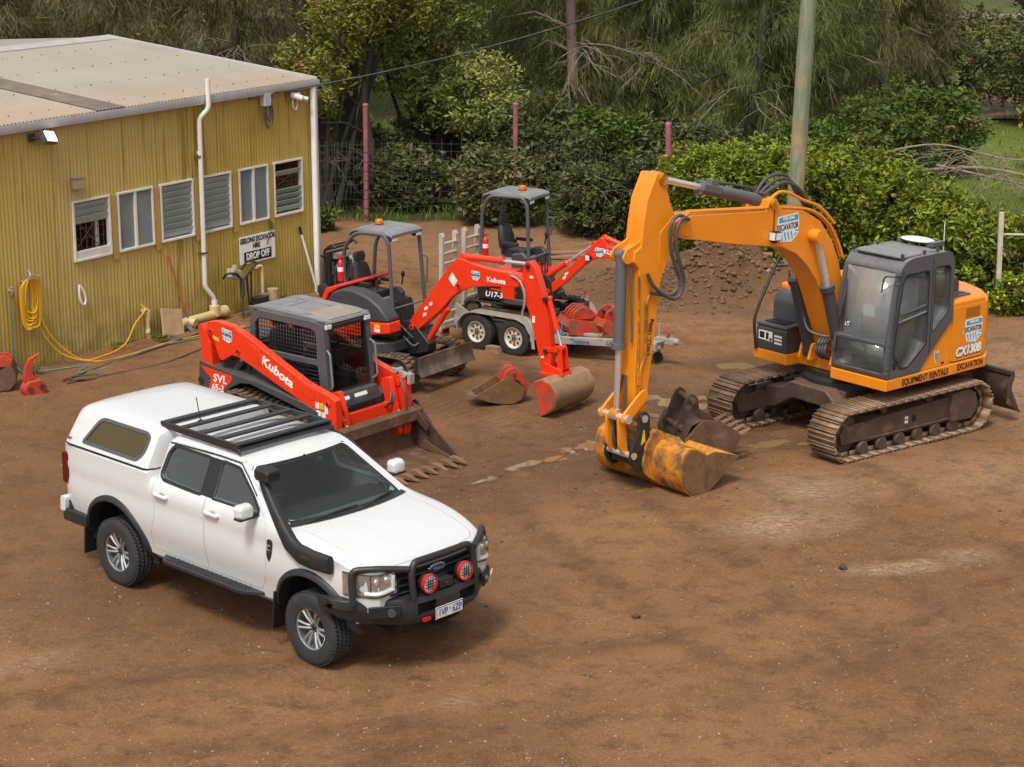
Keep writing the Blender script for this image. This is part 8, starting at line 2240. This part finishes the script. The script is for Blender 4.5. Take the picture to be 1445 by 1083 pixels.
 for x in (-.4, .2, .8): MB().lathe([(0, 0), (.04, 0), (.05, .05), (.03, .10), (0, .11)], (x, 0, 7.02), 'z', 12).build('insulator', X['sign_white'], t)
 cb = M('cable_black', (.012, .012, .013), .6)
 A, Bp = Vector(wl(-1.05, -.12, 3.74)), Vector((5.15, 36.1, 6.35))
 o = MB().tube([A.lerp(Bp, i / 24) - Vector((0, 0, .30 * 4 * (i / 24) * (1 - i / 24))) for i in range(25)], .016, 6).build('power_line', cb, None)
 tag(o, 'black overhead cable rising from the shed eave to the timber pole', 'cable')
 A, Bp = Vector((5.25, 36.1, 6.85)), Vector((18.3, 55.2, 1.9))
 o = MB().tube([A.lerp(Bp, i / 24) - Vector((0, 0, .12 * 4 * (i / 24) * (1 - i / 24))) for i in range(25)], .020, 6).build('power_line', cb, None)
 tag(o, 'black overhead cable dropping to the right edge from the pole', 'cable')
 ol = M('mossy_plank', (.30, .22, .09), .85, var=.3, dirt=((.2, .19, .05), .4, 5))
 o = MB().box((0, 0, 0), (.26, .03, .62), Matrix.Rotation(R(-30), 3, 'Y') @ Matrix.Rotation(R(-38), 3, 'X')).build('plank', ol, None, .004)
 o.location = (4.66, 35.72, .27); tag(o, 'mossy yellow plank leaning against the right side of the earth heap', 'plank')
 o = MB().cyl((-.35, 0, .05), (.32, .1, .02), .045, 10).build('log', X['timber'], None); o.location = (4.45, 36.6, .60)
 tag(o, 'weathered grey log lying on top of the earth heap', 'log')
 for i, (x, y, a, L, lab) in enumerate(((.95, 39.6, -14, 1.1, 'long thin plank lying on the dirt behind the red boom'), (1.0, 39.2, -4, .9, 'second thin plank lying in front of the first one behind the red boom'))):
  o = MB().bb((-L / 2, -.05, 0), (L / 2, .05, .03)).build('plank', X['timber'], None, .004); o.location = (x, y, .06 + gz(x, y)); o.rotation_euler = (0, R(-4), R(a)); tag(o, lab, 'plank')
 o = MB().lathe([(0, 0), (.18, 0), (.24, .10), (.20, .30), (.08, .42), (0, .45)], (0, 0, 0), 'z', 14).build('sandbag', M('tan_sack', (.36, .25, .13), .9, var=.3, bump=.3), None); o.location = wl(.62, -.10, 0); tag(o, 'tan sack slumped beside the shed corner', 'sack')
 o = MB().bb((-.45, -.05, 0), (.45, .05, .10)).build('timber_beam', X['timber'], None, .006); o.matrix_world = SY @ Matrix.Translation((.95, -.35, .02)) @ Matrix.Rotation(R(-30), 4, 'Z'); tag(o, 'square timber beam lying on the dirt past the shed corner', 'timber')
 me = MB().add([(11.2, 59, .06), (17.5, 59, .06), (18.5, 64.5, .06), (12, 64.5, .06)], [(0, 1, 2, 3)]).mesh('river', False)
 wm = M('brown_water', (.16, .095, .055), .55, var=.3, spec=.2)
 me.materials.append(wm); tag(link(bpy.data.objects.new('river', me)), kind='structure')
 me = MB().add([(-60, 91, .08), (120, 91, .08), (120, 93.5, .08), (-60, 93.5, .08)], [(0, 1, 2, 3)]).mesh('road', False)
 me.materials.append(M('pale_road', (.20, .18, .16), .9)); tag(link(bpy.data.objects.new('road', me)), kind='structure')
make_fence_and_pole()
# ------------------------------------------------------------------ camera, light
cam = bpy.data.cameras.new('camera')
cam.sensor_width = 36; cam.lens = 2876.98 / 1445 * 36; cam.clip_end = 3000
co = link(bpy.data.objects.new('camera', cam))
co.location = (0, 0, 8.164); co.rotation_euler = (R(90) - .265767, 0, 0)
scene.camera = co
SUN_EL, SUN_AZ = 58, 200     # degrees; azimuth measured from +Y towards +X
sun = bpy.data.lights.new('sun', 'SUN')
sun.energy = 1.5; sun.angle = R(12); sun.color = (1, .95, .87)
so = link(bpy.data.objects.new('sun', sun))
d = Vector((math.sin(R(SUN_AZ)) * math.cos(R(SUN_EL)), math.cos(R(SUN_AZ)) * math.cos(R(SUN_EL)), math.sin(R(SUN_EL))))
so.rotation_euler = d.to_track_quat('Z', 'Y').to_euler()
w = bpy.data.worlds.new('World'); scene.world = w
w.use_nodes = True
nt = w.node_tree; nt.nodes.clear()
sky = nt.nodes.new('ShaderNodeTexSky'); sky.sky_type = 'NISHITA'; sky.sun_disc = False
sky.sun_elevation = R(SUN_EL); sky.sun_rotation = R(SUN_AZ); sky.dust_density = 4; sky.air_density = 1.2
hs = nt.nodes.new('ShaderNodeHueSaturation'); hs.inputs['Saturation'].default_value = .12
bg = nt.nodes.new('ShaderNodeBackground'); bg.inputs[1].default_value = .10
wo = nt.nodes.new('ShaderNodeOutputWorld')
nt.links.new(sky.outputs[0], hs.inputs['Color']); nt.links.new(mixc(nt, 1., hs.outputs[0], (1, .985, .95), 'MULTIPLY'), bg.inputs[0]); nt.links.new(bg.outputs[0], wo.inputs[0])
scene.view_settings.view_transform = 'Standard'; scene.view_settings.look = 'None'
scene.view_settings.exposure = .66; scene.view_settings.gamma = 1
scene.render.engine = 'CYCLES'
scene.cycles.max_bounces = 8; scene.cycles.transparent_max_bounces = 24; scene.cycles.glossy_bounces = 4; scene.cycles.diffuse_bounces = 3
scene.cycles.use_denoising = True
